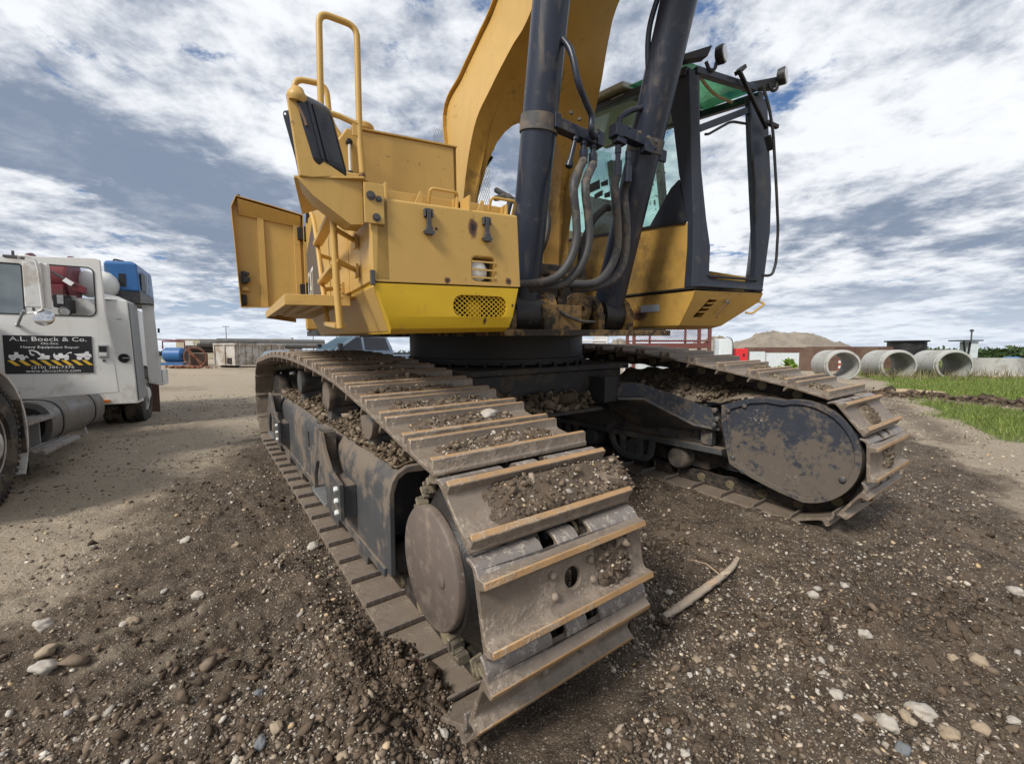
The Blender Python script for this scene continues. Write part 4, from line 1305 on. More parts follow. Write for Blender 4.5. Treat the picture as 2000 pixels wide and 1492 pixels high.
for c_ in (1.85, 2.43):
    sub(MB().box(-1.665, -1.585, 1.26, 1.33, c_, c_ + .12).cyl((-1.60, 1.29, c_ - .02), (-1.60, 1.29, c_ + .14), .014, n=8), 'door_hinge', 'black_steel', ED, .003)
sub(MB().ball((-2.17, 1.32, 2.80), .018, 8), 'door_bumper', 'rubber', ED, 0)

# walkway beside the house
wk = [(-1.60, -1.44), (-1.90, -1.38), (-1.99, .34), (-1.72, 1.35), (-1.50, 1.35), (-1.50, -1.40)]
WKW = up(MB().prism(wk, 2, 1.612, 1.625), 'walkway', 'yellow_paint', .004)
rim = MB()
for p, q in ((wk[0], wk[1]), (wk[1], wk[2]), (wk[2], wk[3])):
    rim.beam((*p, 1.60), (*q, 1.60), .012, .055)
sub(rim, 'walkway_rim', 'yellow_paint', WKW, .003)
for k in range(3):
    a0, a1 = -1.90 + .10 * k + .02, -1.96 + .10 * k
    sub(MB().hexa([(a0 - .02, -1.36, 1.585), (a0 + .02, -1.36, 1.585), (a1 + .03, .32, 1.585), (a1, .32, 1.585), (a0 - .03, -1.36, 1.612), (a0 + .03, -1.36, 1.612), (a1 + .04, .32, 1.612), (a1 - .01, .32, 1.612)]), 'walkway_rib', 'yellow_paint', WKW, .003)

# ---------------------------------------------------------------- ladder, platform, mirror, handrails
LD = up(MB().tube(fillet([(-1.76, -.55, 2.42), (-1.70, -.80, 2.16), (-1.70, -.98, 1.95), (-1.70, -1.12, 1.72), (-1.70, -1.30, 1.48)], .08), .0135, 10), 'ladder', 'yellow_paint', 0)
sub(MB().tube(fillet([(-1.70, -1.70, 2.02), (-1.70, -1.68, 1.95), (-1.70, -1.70, 1.62), (-1.695, -1.72, 1.45)], .05), .0155, 10), 'ladder_rail', 'yellow_paint', LD, 0)
for (p, q) in (((-1.70, -.97, 1.965), (-1.70, -1.66, 1.965)), ((-1.70, -1.12, 1.725), (-1.70, -1.69, 1.735)), ((-1.70, -1.29, 1.485), (-1.695, -1.715, 1.462))):
    sub(MB().beam(p, q, .05, .022), 'ladder_step', 'yellow_paint', LD, .003)
for (p, q) in (((-1.70, -1.69, 1.905), (-1.59, -1.60, 1.875)), ((-1.70, -1.70, 1.76), (-1.59, -1.60, 1.735)), ((-1.70, -.99, 1.90), (-1.59, -.95, 1.88)), ((-1.70, -1.15, 1.68), (-1.59, -1.12, 1.70))):
    s_ = sub(MB().cyl(p, q, .012, n=10), 'ladder_bracket', 'yellow_paint', LD, 0)
    sub(MB().box(-1.60, -1.586, q[1] - .03, q[1] + .03, q[2] - .035, q[2] + .03), 'bracket_foot', 'yellow_paint', LD, .002)
    sub(MB().cyl((-1.612, q[1], q[2] + .012), (-1.59, q[1], q[2] + .012), .010, n=6), 'bolt', 'dark_grey', LD, 0)
PF = up(MB().hexa([(-1.865, -1.86, 2.045), (-1.60, -1.90, 2.075), (-1.525, -1.84, 2.05), (-1.80, -1.30, 2.045), (-1.865, -1.86, 2.056), (-1.60, -1.90, 2.086), (-1.525, -1.84, 2.061), (-1.80, -1.30, 2.056)]), 'mirror_platform', 'yellow_paint', .003)
gus = [(-1.855, 2.045), (-1.602, 2.076), (-1.602, 1.892), (-1.655, 1.885), (-1.80, 1.985)]
sub(MB().prism(gus, 1, -1.875, -1.865), 'platform_gusset', 'yellow_paint', PF, .002)
sub(MB().add([(-1.855, -1.875, 2.046), (-1.80, -1.875, 1.985), (-1.655, -1.875, 1.885), (-1.602, -1.875, 1.892), (-1.83, -1.70, 2.046), (-1.79, -1.70, 1.992), (-1.66, -1.70, 1.90), (-1.602, -1.70, 1.90)], [(0, 1, 5, 4), (1, 2, 6, 5), (2, 3, 7, 6)]), 'platform_flange', 'yellow_paint', PF, 0)
sub(MB().box(-1.605, -1.522, -1.916, -1.902, 1.892, 2.058), 'mounting_plate', 'yellow_paint', PF, .003)
for a, c_, r in ((-1.578, 2.005, .019), (-1.545, 1.995, .013), (-1.557, 1.918, .017)):
    sub(MB().lathe((a, -1.916, c_), (0, -1, 0), [(0, r), (.006, r), (.0061, r * .6), (.012, r * .6), (.0121, .002)], 10), 'bolt', 'dark_grey', PF, 0)
# mirror post and the two-sided black mirror housing
mp_ = [(-1.835, 2.335), (-1.80, 2.345), (-1.745, 2.125), (-1.69, 2.075), (-1.61, 2.075), (-1.80, 2.055), (-1.835, 2.045)]
post = [(-1.875, -1.86, 2.345), (-1.795, -1.86, 2.34), (-1.755, -1.86, 2.13), (-1.665, -1.87, 2.078), (-1.80, -1.87, 2.05), (-1.845, -1.87, 2.05)]
MPo = up(MB().loft([[(p[0] , p[1] - .012, p[2]) for p in post], [(p[0], p[1] + .012, p[2]) for p in post]]), 'mirror_post', 'yellow_paint', .006)
sub(MB().lathe((-1.84, -1.86, 2.335), (.1, 0, 1), [(0, .032), (.015, .038), (.03, .036), (.045, .026), (.055, .022), (.0551, .002)], 14), 'mirror_pivot', 'yellow_paint', MPo, 0)
sub(MB().tube([(-1.835, -1.875, 2.32), (-1.815, -1.88, 2.27), (-1.81, -1.885, 2.245)], .006, 6), 'mirror_pin', 'rust_brown', MPo, 0)


def mirror(c0, axx, axz, hw, hh, dp):
    c0, X, Z = Vector(c0), Vector(axx).normalized(), Vector(axz).normalized()
    Y = Z.cross(X)
    sh_ = rrect(-hw, hw, -hh, hh, .035, 5)
    rings = []
    for d_, k in ((0, 1.0), (dp * .5, .98), (dp, .82), (dp * 1.15, .6)):
        rings.append([c0 + X * p[0] * k + Z * p[1] * (k + .04) + Y * d_ for p in sh_])
    o = up(MB().loft(rings), 'mirror_housing', 'black_gloss', 0, 50)
    rb = MB()
    for x_ in (-.45, -.2):
        rb.beam(c0 + X * hw * x_ - Z * hh * .7 + Y * dp * 1.16, c0 + X * hw * x_ + Z * hh * .7 + Y * dp * 1.16, .012, .012, up=Y)
    sub(rb, 'housing_rib', 'black_gloss', o, .003)
    sub(MB().prism([p for p in sh_], 1, -.004, -.001), 'mirror_glass', 'mirror_glass', o, 0).matrix_basis = Matrix.Translation(c0) @ Matrix([(X[i], Y[i], Z[i], 0) for i in range(3)] + [(0, 0, 0, 1)]).to_4x4() @ Matrix.Diagonal((.93, 1, .95, 1))
    return o


mirror((-1.768, -1.80, 2.228), (1, .42, -.06), (-.22, 0, 1), .086, .156, -.06)
mirror((-1.815, -1.72, 2.20), (1, .8, 0), (-.23, 0, 1), .055, .150, -.03)
# handrails
HR = up(MB().tube(fillet([(-1.68, -1.30, 2.08), (-1.685, -1.30, 2.62), (-1.675, -1.30, 3.06), (-1.49, -1.30, 3.05), (-1.497, -1.30, 2.5), (-1.485, -1.30, 2.24)], .055, 6), .0165, 10), 'handrail', 'yellow_paint', 0)
sub(MB().tube([(-1.685, -1.30, 2.585), (-1.59, -1.30, 2.575), (-1.497, -1.30, 2.552)], .0155, 8), 'handrail_bar', 'yellow_paint', HR, 0)
sub(MB().box(-1.51, -1.46, -1.31, -1.185, 2.235, 2.255), 'handrail_foot', 'yellow_paint', HR, .002)
sub(MB().box(-1.535, -1.50, -1.312, -1.302, 2.49, 2.57), 'handrail_tab', 'yellow_paint', HR, .002)
up(MB().tube(fillet([(-1.56, -.3, 2.54), (-1.735, -.3, 2.80), (-1.735, -.3, 3.215), (-1.525, -.3, 3.225), (-1.51, -.3, 2.98), (-1.42, -.3, 2.86), (-1.40, -.3, 2.56)], .07, 6), .020, 10), 'handrail', 'yellow_paint', 0)

# ---------------------------------------------------------------- fuel tank behind the box
tk = [(-1.585, 2.05), (-1.595, 2.50), (-1.545, 2.575), (-1.475, 2.578), (-.902, 2.598), (-.895, 2.05)]
TK = up(MB().prism(tk, 1, -1.19, .15), 'fuel_tank', 'yellow_paint', .010)
sub(MB().hexa([(-1.48, -1.20, 2.578), (-.885, -1.20, 2.596), (-.885, .1, 2.596), (-1.48, .1, 2.578), (-1.48, -1.20, 2.588), (-.885, -1.20, 2.607), (-.885, .1, 2.607), (-1.48, .1, 2.588)]), 'tank_lid', 'yellow_paint', TK, .002)
sub(MB().lathe((-1.41, -.95, 2.58), (0, 0, 1), [(0, .060), (.10, .060), (.101, .068), (.125, .068), (.135, .06), (.1351, .005)], 20), 'filler_cap', 'yellow_paint', TK, 0)
sub(MB().cyl((-1.535, -1.205, 2.325), (-1.535, -1.205, 2.49), .008, n=8), 'level_gauge', 'lamp_lens', TK, 0)
for c_ in (2.325, 2.495):
    sub(MB().lathe((-1.535, -1.190, c_), (0, -1, 0), [(0, .018), (.02, .018), (.024, .012), (.0241, .002)], 12), 'gauge_fitting', 'black', TK, 0)
sub(MB().box(-.90, -.885, -1.18, .1, 1.9, 2.6), 'tank_end', 'boom_yellow', TK, .003)

# ---------------------------------------------------------------- boom
LF = [(-.50, -.30, 1.85), (-.50, -.38, 2.55), (-.50, -.61, 3.03), (-.45, -.82, 3.25), (-.40, -1.04, 3.42), (-.37, -1.22, 3.52), (-.36, -1.65, 3.85), (-.36, -2.3, 4.3)]
LK = [(-.50, -.06, 1.85), (-.50, -.18, 2.60), (-.50, -.03, 3.36), (-.45, -.30, 3.575), (-.40, -.55, 3.75), (-.38, -.80, 3.88), (-.36, -1.35, 4.3), (-.36, -2.0, 4.8)]
RF = [(.45, -.55, 1.85), (.45, -.60, 2.45), (.45, -.79, 2.86), (.45, -.905, 3.20), (.42, -1.03, 3.42), (.40, -1.13, 3.67), (.38, -1.28, 3.87), (.37, -1.9, 4.4)]
RK = [tuple(Vector(r) + (Vector(k) - Vector(l)) * 1.0) for r, k, l in zip(RF, LK, LF)]


def resample(P, n=6):
    return spline(P, n)


LFs, LKs, RFs, RKs = (resample(P) for P in (LF, LK, RF, RK))
NR = len(LFs)
NT_ = 24


def at_row(P, r):
    r = min(max(r, 0), len(P) - 1.001)
    i = int(r)
    return P[i].lerp(P[i + 1], r - i)


def arch_row(t):
    k = abs(2 * t - 1)
    return 1.0 + 14.0 * max(0.0, 1 - (k / .80) ** 2.6) ** .5 if k < .80 else 0.0


mb = MB()


def grid(Lp, Rp, arch=True):
    rows = 30
    base = len(mb.v)
    for i in range(rows + 1):
        for j in range(NT_ + 1):
            t = j / NT_
            r0 = arch_row(t) if arch else 0
            r = r0 + (NR - 1 - r0) * (i / rows)
            mb.v.append(tuple(at_row(Lp, r).lerp(at_row(Rp, r), t)))
    for i in range(rows):
        for j in range(NT_):
            a = base + i * (NT_ + 1) + j
            mb.f.append([a, a + 1, a + NT_ + 2, a + NT_ + 1])
            mb.m.append(0)
    return base


f0 = grid(LFs, RFs)
k0 = grid(LKs, RKs)
for j in range(NT_):                                           # the arch's inner wall
    mb.f.append([f0 + j, f0 + j + 1, k0 + j + 1, k0 + j])
    mb.m.append(0)
for P, Q in ((LFs, LKs), (RFs, RKs)):
    b0 = len(mb.v)
    for p, q in zip(P, Q):
        mb.v += [tuple(p), tuple(q)]
    for i in range(NR - 1):
        mb.f.append([b0 + 2 * i, b0 + 2 * i + 1, b0 + 2 * i + 3, b0 + 2 * i + 2])
        mb.m.append(1 if P is LFs else 0)  # left plate in lighter yellow: the light on that side is put into the colour
BM = up(mb, 'boom', ['boom_yellow', 'yellow_paint'], 0, 40)
# weld flange running up the back edge of the side plate, black lug at the foot
wl = MB()
for p, q in zip(LKs[6:-1], LKs[7:]):
    wl.beam(p + Vector((.02, .012, .012)), q + Vector((.02, .012, .012)), .10, .014, up=(0, 1, 1))
sub(wl, 'boom_flange', 'boom_yellow', BM, 0)
sub(MB().hexa([(-.53, -.20, 2.1), (-.49, -.20, 2.1), (-.49, .0, 2.1), (-.53, .0, 2.1), (-.53, -.12, 3.0), (-.49, -.12, 3.0), (-.49, .06, 3.0), (-.53, .06, 3.0)]), 'boom_lug', 'greasy_yellow', BM, .004)
for a in (-.58, .48):
    sub(MB().lathe((a, -.22, 1.95), (1, 0, 0), [(0, .02), (0, .20), (.10, .20), (.1001, .02)], 28), 'boom_foot', 'greasy_yellow', BM, 0)
for a in (-.76, .58):
    up(MB().prism([(-.62, 1.45), (.35, 1.45), (.05, 2.15), (-.12, 2.28), (-.35, 2.15)], 0, a, a + .05), 'boom_bracket', 'greasy_yellow', .006)

# mesh guard seen through the boom foot
MG = up(MB().beam((-.42, .62, 2.55), (-.10, .62, 3.55), .02, .02).beam((.25, .62, 2.5), (.25, .62, 3.55), .02, .02).beam((-.15, .62, 3.35), (.25, .62, 3.52), .02, .02).beam((-.40, .62, 2.75), (.25, .62, 2.75), .02, .02), 'mesh_guard', 'boom_yellow', .002)
mg = MB()
for k in range(50):
    x = -.83 + .028 * k
    for dx in (.42, -.42):
        p, q = Vector((x, .62, 2.6)), Vector((x + dx, .62, 3.55))
        lo = max(0.0, min(1.0, ((-.40 if dx > 0 else .25) - x) / dx))
        hi = max(0.0, min(1.0, ((.25 if dx > 0 else -.40) - x) / dx))
        if hi - lo < .06: continue
        mg.beam(p.lerp(q, lo), p.lerp(q, hi), .003, .004, up=(0, 1, 0))
tag(sub(mg, 'mesh_strands', 'galv', MG, 0), kind='stuff')
for a, b in ((-.36, .12), (-.20, .12), (-.12, .3)):
    up(MB().tube(spline([(a, b, 2.1), (a - .03, b - .02, 2.6), (a + .01, b - .08, 2.95), (a + .10, b - .25, 3.15)], 6), .030, 10), 'boom_hose', 'hose_rubber', 0)


# ---------------------------------------------------------------- boom cylinders with their clamps, pipes and hoses
def cylinder(p0, p1, r, clamp_t, pipe, side):
    p0, p1 = Vector(p0), Vector(p1)
    d_ = (p1 - p0).normalized()
    o = up(MB().lathe(p0, d_, [(0, r * .55), (.02, r * .98), (.10, r), ((p1 - p0).length, r), ((p1 - p0).length + .001, r * .5)], 40), 'boom_cylinder', 'blue_black', 0, 40)
    q = p0 + d_ * ((p1 - p0).length * clamp_t)
    sub(MB().lathe(q - d_ * .045, d_, [(0, r), (.0, r + .010), (.09, r + .010), (.091, r)], 40), 'clamp_band', 'frame_paint', o, 0)
    sub(MB().lathe(p0 - Vector((.11, 0, .0)), (1, 0, 0), [(0, .02), (0, .145), (.22, .145), (.2201, .02)], 28), 'cylinder_eye', 'grease', o, 0)
    return o, q, d_


CYL_L, qL, dL = cylinder((-.50, -1.335, 1.56), (-.50, -1.735, 3.60), .106, .545, None, 1)
CYL_R, qR, dR = cylinder((.45, -1.10, 1.58), (.45, -1.86, 3.95), .118, .50, None, -1)
# clamp block, fittings and pipe of the left cylinder
X = Vector((1, 0, 0))
blk = MB()
base = qL + Vector((.075, -.075, -.01))
blk.beam(base, base + Vector((.30, -.03, -.055)), .07, .062)
blk.obox(base + Vector((-.02, -.02, .005)), (.045, .05, .085), (0, 0, .1))
blk.obox(base + Vector((.285, -.035, -.045)), (.05, .075, .085), (0, .15, 0))
BK = sub(blk, 'hose_clamp', 'blue_black', CYL_L, .006)
for k, (dx, dz) in enumerate(((.05, .01), (.11, -.012), (.20, -.03), (.25, -.035))):
    sub(MB().lathe(base + Vector((dx, -.075, dz + .03)), (0, 0, 1), [(0, .011), (.014, .011), (.0141, .002)], 6), 'bolt', 'frame_paint', CYL_L, 0)
fit = [base + Vector((.125, -.025, -.045)), base + Vector((.185, -.025, -.055)), base + Vector((.255, -.03, -.065))]
ends = [Vector((-.455, -1.72, 2.33)), None, None]
sub(MB().lathe(fit[0], (-.25, .05, -1), [(0, .022), (.03, .022), (.031, .015), (.16, .015), (.161, .024), (.19, .024), (.20, .01)], 12), 'hose_fitting', 'blue_black', CYL_L, 0)
for p in fit[1:]:
    sub(MB().lathe(p, (.0, .02, -1), [(0, .024), (.03, .024), (.031, .018), (.06, .018), (.061, .027), (.135, .027), (.14, .023)], 12), 'hose_fitting', 'blue_black', CYL_L, 0)
sub(MB().tube(spline([(-.475, -1.66, 3.15), (-.438, -1.77, 3.00), (-.405, -1.80, 2.83), (-.335, -1.78, 2.75), (-.272, -1.76, 2.69), (-.262, -1.75, 2.61), base + Vector((.275, -.03, -.03))], 7), .0185, 10), 'cylinder_pipe', 'blue_black', CYL_L, 0)
for pts in ([fit[1] + Vector((0, 0, -.12)), (-.385, -1.75, 2.30), (-.368, -1.75, 2.12), (-.362, -1.75, 1.99), (-.40, -1.74, 1.86), (-.475, -1.72, 1.765), (-.58, -1.68, 1.725), (-.72, -1.60, 1.715)],
            [fit[2] + Vector((0, 0, -.12)), (-.300, -1.75, 2.30), (-.275, -1.75, 2.12), (-.268, -1.75, 1.99), (-.30, -1.74, 1.87), (-.365, -1.72, 1.77), (-.45, -1.68, 1.715), (-.60, -1.60, 1.70)]):
    up(MB().tube(spline(pts, 7), .0255, 12), 'cylinder_hose', 'hose_rubber', 0)
# right cylinder
blk = MB()
base = qR + Vector((-.09, -.085, -.02))
blk.beam(base + Vector((.10, 0, -.01)), base + Vector((-.20, .05, .05)), .075, .075)
blk.obox(base + Vector((-.215, .05, .045)), (.07, .08, .085), (0, .1, 0))
blk.obox(base + Vector((-.19, .045, -.015)), (.085, .06, .04), (0, .15, 0))
blk.obox(base + Vector((.02, 0, -.045)), (.08, .06, .05), (0, .1, 0))
blk.obox(base + Vector((.24, .06, -.02)), (.075, .02, .085), (0, .1, 0))
sub(blk, 'hose_clamp', 'blue_black', CYL_R, .006)
for dx, dz in ((.06, .02), (-.02, .03), (-.10, .045), (-.19, .06)):
    sub(MB().lathe(base + Vector((dx, -.045, dz - .02)), (0, -1, 0), [(0, .012), (.014, .012), (.0141, .002)], 6), 'bolt', 'frame_paint', CYL_R, 0)
fit = [base + Vector((-.20, .045, -.045)), base + Vector((-.12, .03, -.075))]
for p in fit:
    sub(MB().lathe(p, (.0, .02, -1), [(0, .022), (.05, .022), (.051, .018), (.10, .018), (.101, .030), (.20, .030), (.205, .024)], 12), 'hose_fitting', 'blue_black', CYL_R, 0)
sub(MB().tube(spline([(.42, -1.78, 3.95), (.36, -1.66, 3.64), (.335, -1.60, 3.43), (.36, -1.58, 3.20), (.395, -1.58, 3.06), (.36, -1.56, 2.985), (.26, -1.53, 2.945), (.185, -1.51, 2.89), base + Vector((-.215, .03, .07))], 7), .0185, 10), 'cylinder_pipe', 'blue_black', CYL_R, 0)
for pts in ([fit[0] + Vector((0, 0, -.18)), (.155, -1.50, 2.42), (.185, -1.50, 2.22), (.192, -1.50, 2.04), (.135, -1.50, 1.90), (.04, -1.50, 1.80), (-.08, -1.49, 1.765), (-.26, -1.46, 1.765), (-.42, -1.40, 1.77)],
            [fit[1] + Vector((0, 0, -.18)), (.262, -1.48, 2.42), (.290, -1.48, 2.22), (.288, -1.48, 2.02), (.24, -1.48, 1.88), (.13, -1.48, 1.79), (.0, -1.46, 1.75), (-.15, -1.42, 1.745)]):
    up(MB().tube(spline(pts, 7), .028, 12), 'cylinder_hose', 'hose_rubber', 0)
up(MB().tube(spline([(.05, -1.25, 1.85), (.02, -1.32, 2.05), (.06, -1.38, 2.22), (.16, -1.40, 2.32), (.28, -1.30, 2.36)], 7), .024, 10), 'boom_hose', 'rubber', 0)

# ---------------------------------------------------------------- works between box and cab
up(MB().lathe((-.36, -1.35, 1.46), (0, 0, 1), [(0, .10), (.06, .10), (.061, .085), (.14, .085), (.141, .115), (.19, .115), (.20, .09), (.28, .09), (.2801, .01)], 28), 'swing_motor', 'greasy_yellow', 0)
up(MB().box(-.255, -.18, -1.42, -1.36, 1.60, 1.68).cyl((-.22, -1.39, 1.56), (-.22, -1.39, 1.75), .02, n=10), 'valve_block', 'greasy_yellow', .006)
for c_ in (1.83, 1.775):
    up(MB().cyl((-.66, -1.42, c_ + .01), (-.12, -1.42, c_ - .008), .022, n=12), 'oil_pipe', 'greasy_yellow', 0)
for a in (-.66, -.34, .26, .56):
    b0 = -1.335 if a < 0 else -1.10
    t_ = .05
    pr = [(b0 - .17, 1.455), (b0 - .175, 1.58)] + [(b0 + .16 * math.cos(math.radians(x_)), 1.575 + .16 * math.sin(math.radians(x_))) for x_ in range(180, -1, -20)] + [(b0 + .45, 1.455)]
    up(MB().prism(pr, 0, a - .03, a + .03), 'cylinder_lug', 'greasy_yellow', .006)
up(MB().cyl((.14, -1.10, 1.58), (.70, -1.10, 1.58), .065, n=24), 'cylinder_pin', 'greasy_yellow', .004)
up(MB().cyl((-.74, -1.335, 1.56), (-.26, -1.335, 1.56), .065, n=24), 'cylinder_pin', 'greasy_yellow', .004)
up(MB().lathe((.09, -1.16, 1.62), (0, -1, 0), [(0, .12), (.04, .125), (.05, .10), (.06, .105), (.075, .06), (.09, .058), (.091, .02), (.07, .018), (.0701, .001)], 28), 'swivel_cap', 'greasy_yellow', 0)
up(MB().box(-.62, .62, -.62, -.55, 1.455, 2.05), 'front_bulkhead', 'car_body', .006)
up(MB().box(-.52, -.30, -1.02, -.8, 1.6, 2.05).box(-.27, -.1, -1.0, -.75, 1.5, 1.95), 'valve_body', 'greasy_yellow', .012)
for k in range(5):
    x = -.56 + .06 * k
    up(MB().lathe((x, -1.06, 1.92 + .03 * (k % 2)), (0, 0, 1), [(0, .022), (.06, .022), (.061, .014), (.10, .014), (.101, .002)], 10), 'valve_cap', 'greasy_yellow', 0)
for pts in ([(-.50, -1.03, 1.98), (-.48, -1.10, 2.25), (-.40, -1.0, 2.42), (-.36, -.7, 2.5)], [(-.44, -1.05, 1.8), (-.40, -1.2, 2.1), (-.34, -1.05, 2.35), (-.3, -.6, 2.6)], [(-.2, -1.1, 1.5), (-.12, -1.25, 1.56), (.02, -1.2, 1.5), (.2, -1.0, 1.5)],
            [(-.15, -.9, 1.9), (-.1, -1.05, 2.2), (-.05, -.9, 2.45), (-.05, -.5, 2.6)]):
    up(MB().tube(spline(pts, 6), .022, 9), 'valve_hose', 'rubber', 0)
up(MB().tube(spline([(-.30, -1.50, 1.58), (-.25, -1.52, 1.545), (-.15, -1.53, 1.515), (-.02, -1.52, 1.51)], 6), .010, 7), 'grease_line', 'rubber', 0)

# ---------------------------------------------------------------- cab
base_t, base_b = 1.762, 1.475
CBs = MB()
CBs.loft([[(.90, -1.595, base_t), (1.79, -1.595, 1.782), (1.79, .35, 1.80), (.90, .35, 1.78)],
          [(.90, -1.575, 1.70), (1.775, -1.575, 1.71), (1.775, .35, 1.71), (.90, .35, 1.70)],
          [(.90, -1.46, 1.50), (1.43, -1.46, 1.50), (1.62, .35, 1.50), (.90, .35, 1.50)],
          [(.92, -1.40, base_b), (1.36, -1.40, base_b), (1.55, .35, base_b), (.92, .35, base_b)]])
CBASE = up(CBs, 'cab_base', 'cab_yellow', .014)
sl = MB()
cut(CBASE, MB().loft([[(p[0], -1.75, p[1]) for p in ((1.10, 1.705), (1.205, 1.705), (1.115, 1.565), (1.01, 1.565))], [(p[0], -1.35, p[1]) for p in ((1.10, 1.705), (1.205, 1.705), (1.115, 1.565), (1.01, 1.565))]]))
sub(MB().hexa([(.95, -1.42, 1.53), (1.25, -1.42, 1.53), (1.25, -1.40, 1.53), (.95, -1.40, 1.53), (.95, -1.5, 1.73), (1.25, -1.5, 1.73), (1.25, -1.48, 1.73), (.95, -1.48, 1.73)]), 'vent_back', 'seam_dark', CBASE, 0)
for k in range(3):
    z = 1.60 + .035 * k
    x = 1.035 + (z - 1.565) / .14 * .09
    y = -1.575 + (1.70 - z) * .55
    sub(MB().hexa([(x - .005, y - .004, z), (x + .105, y - .004, z + .006), (x + .105, y + .02, z + .006), (x - .005, y + .02, z), (x - .005, y - .004, z + .009), (x + .105, y - .004, z + .015), (x + .105, y + .02, z + .015), (x - .005, y + .02, z + .009)]), 'vent_slat', 'cab_yellow', CBASE, 0)
sub(MB().lathe((1.31, -1.585, 1.69), (0, -1, 0), [(0, .018), (.01, .018), (.02, .01), (.0201, .001)], 10), 'tie_down', 'dark_grey', CBASE, 0)
sub(MB().tube(fillet([(1.31, -1.60, 1.69), (1.27, -1.59, 1.66), (1.235, -1.57, 1.60), (1.225, -1.555, 1.565), (1.245, -1.55, 1.56)], .02), .004, 6), 'tie_wire', 'rust_brown', CBASE, 0)
sub(MB().tube(fillet([(1.765, -1.575, 1.712), (1.80, -1.61, 1.69), (1.665, -1.585, 1.605), (1.64, -1.535, 1.615)], .02), .009, 7), 'grab_bar', 'cab_yellow', CBASE, 0)
sub(MB().box(.892, .899, -1.25, -1.05, 1.62, 1.68), 'maker_plate', 'label_grey', CBASE, 0)
sub(MB().box(.885, 1.78, -1.59, .33, 1.775, 1.79), 'cab_seam', 'seam_dark', CBASE, 0)
up(MB().hexa([(.62, -1.30, 1.44), (.93, -1.30, 1.44), (.93, .3, 1.44), (.62, .3, 1.44), (.62, -1.30, 1.475), (.93, -1.30, 1.475), (.93, .3, 1.475), (.62, .3, 1.475)]), 'cab_mount', 'car_body', .004)

# cab shell: frame posts, side panels, roof (the right wall leans in slightly towards the roof)
def aR(c_):      # inner (boom-side) wall
    return .90 - max(0.0, (c_ - 2.2)) * .11


def aL(c_):      # door-side wall
    pts = ((1.78, 1.78), (2.45, 1.865), (2.8, 1.80), (3.4, 1.69))
    return float(np.interp(c_, [p[0] for p in pts], [p[1] for p in pts]))


CAB = up(MB().hexa([(.90, -1.53, 1.785), (.93, -1.53, 1.785), (.93, .30, 1.785), (.90, .30, 1.785), (aR(2.3), -1.53, 2.285), (aR(2.3) + .03, -1.53, 2.285), (aR(2.4) + .03, .30, 2.46), (aR(2.4), .30, 2.46)]), 'cab', 'cab_yellow', .006)
# sill trim below the glass
sub(MB().beam((aR(2.3) - .004, -1.50, 2.292), (aR(2.4) - .004, .28, 2.468), .02, .022), 'window_seal', 'black', CAB, 0)
# front posts: boom side (broad, two faces) and door side
cs = [1.79, 2.10, 2.30, 2.65, 3.0, 3.33]
inner_r = {1.79: 1.045, 2.10: 1.045, 2.30: .985, 2.65: .905, 3.0: .865, 3.33: .845}
rear_b = {1.79: -1.50, 2.10: -1.515, 2.30: -1.52, 2.65: -1.455, 3.0: -1.42, 3.33: -1.36}
sub(MB().loft([[(aR(c_) - .012, rear_b[c_], c_), (aR(c_) - .012, -1.575, c_), (aR(c_) + .035, -1.61, c_), (inner_r[c_], -1.61, c_), (inner_r[c_], -1.55, c_), (aR(c_) + .05, rear_b[c_], c_)] for c_ in cs]), 'front_post', 'cab_frame', CAB, .008)
inner_l = {1.79: 1.665, 2.10: 1.66, 2.30: 1.63, 2.65: 1.57, 3.0: 1.51, 3.33: 1.465}
sub(MB().loft([[(inner_l[c_], -1.55, c_), (inner_l[c_], -1.60, c_), (aL(c_) - .03, -1.61, c_), (aL(c_) + .015, -1.58, c_), (aL(c_) + .015, -1.45, c_), (aL(c_) - .05, -1.45, c_)] for c_ in cs]), 'front_post', 'cab_frame', CAB, .008)
sub(MB().hexa([(.93, -1.615, 1.792), (1.77, -1.615, 1.80), (1.77, -1.55, 1.80), (.93, -1.55, 1.792), (1.0, -1.605, 1.862), (1.70, -1.605, 1.868), (1.70, -1.55, 1.868), (1.0, -1.55, 1.862)]), 'front_sill', 'cab_frame', CAB, .008)
sub(MB().beam((1.03, -1.61, 1.878), (1.66, -1.61, 1.885), .03, .018), 'sill_seal', 'black', CAB, .003)
# roof edge beams and roof
sub(MB().beam((.80, -1.60, 3.315), (1.52, -1.60, 3.375), .05, .05), 'roof_beam', 'cab_frame', CAB, .008)
sub(MB().beam((.78, -1.56, 3.325), (.70, .30, 3.62), .06, .06), 'roof_rail', 'cab_frame', CAB, .008)
sub(MB().beam((1.68, -1.56, 3.385), (1.62, .30, 3.66), .06, .06), 'roof_rail', 'cab_frame', CAB, .008)
sub(MB().beam((.78, -.98, 3.435), (1.66, -.98, 3.475), .07, .05), 'roof_beam', 'cab_frame', CAB, .008)
sub(MB().hexa([(.74, -1.56, 3.375), (1.66, -1.56, 3.435), (1.66, -1.02, 3.50), (.72, -1.02, 3.46), (.74, -1.56, 3.385), (1.66, -1.56, 3.445), (1.66, -1.02, 3.51), (.72, -1.02, 3.47)]), 'roof_hatch', 'roof_glass', CAB, 0)
sub(MB().hexa([(.67, -1.0, 3.455), (1.68, -1.0, 3.50), (1.62, .33, 3.68), (.64, .33, 3.65), (.67, -1.0, 3.51), (1.68, -1.0, 3.55), (1.62, .33, 3.74), (.64, .33, 3.71)]), 'roof', 'roof_paint', CAB, .015)
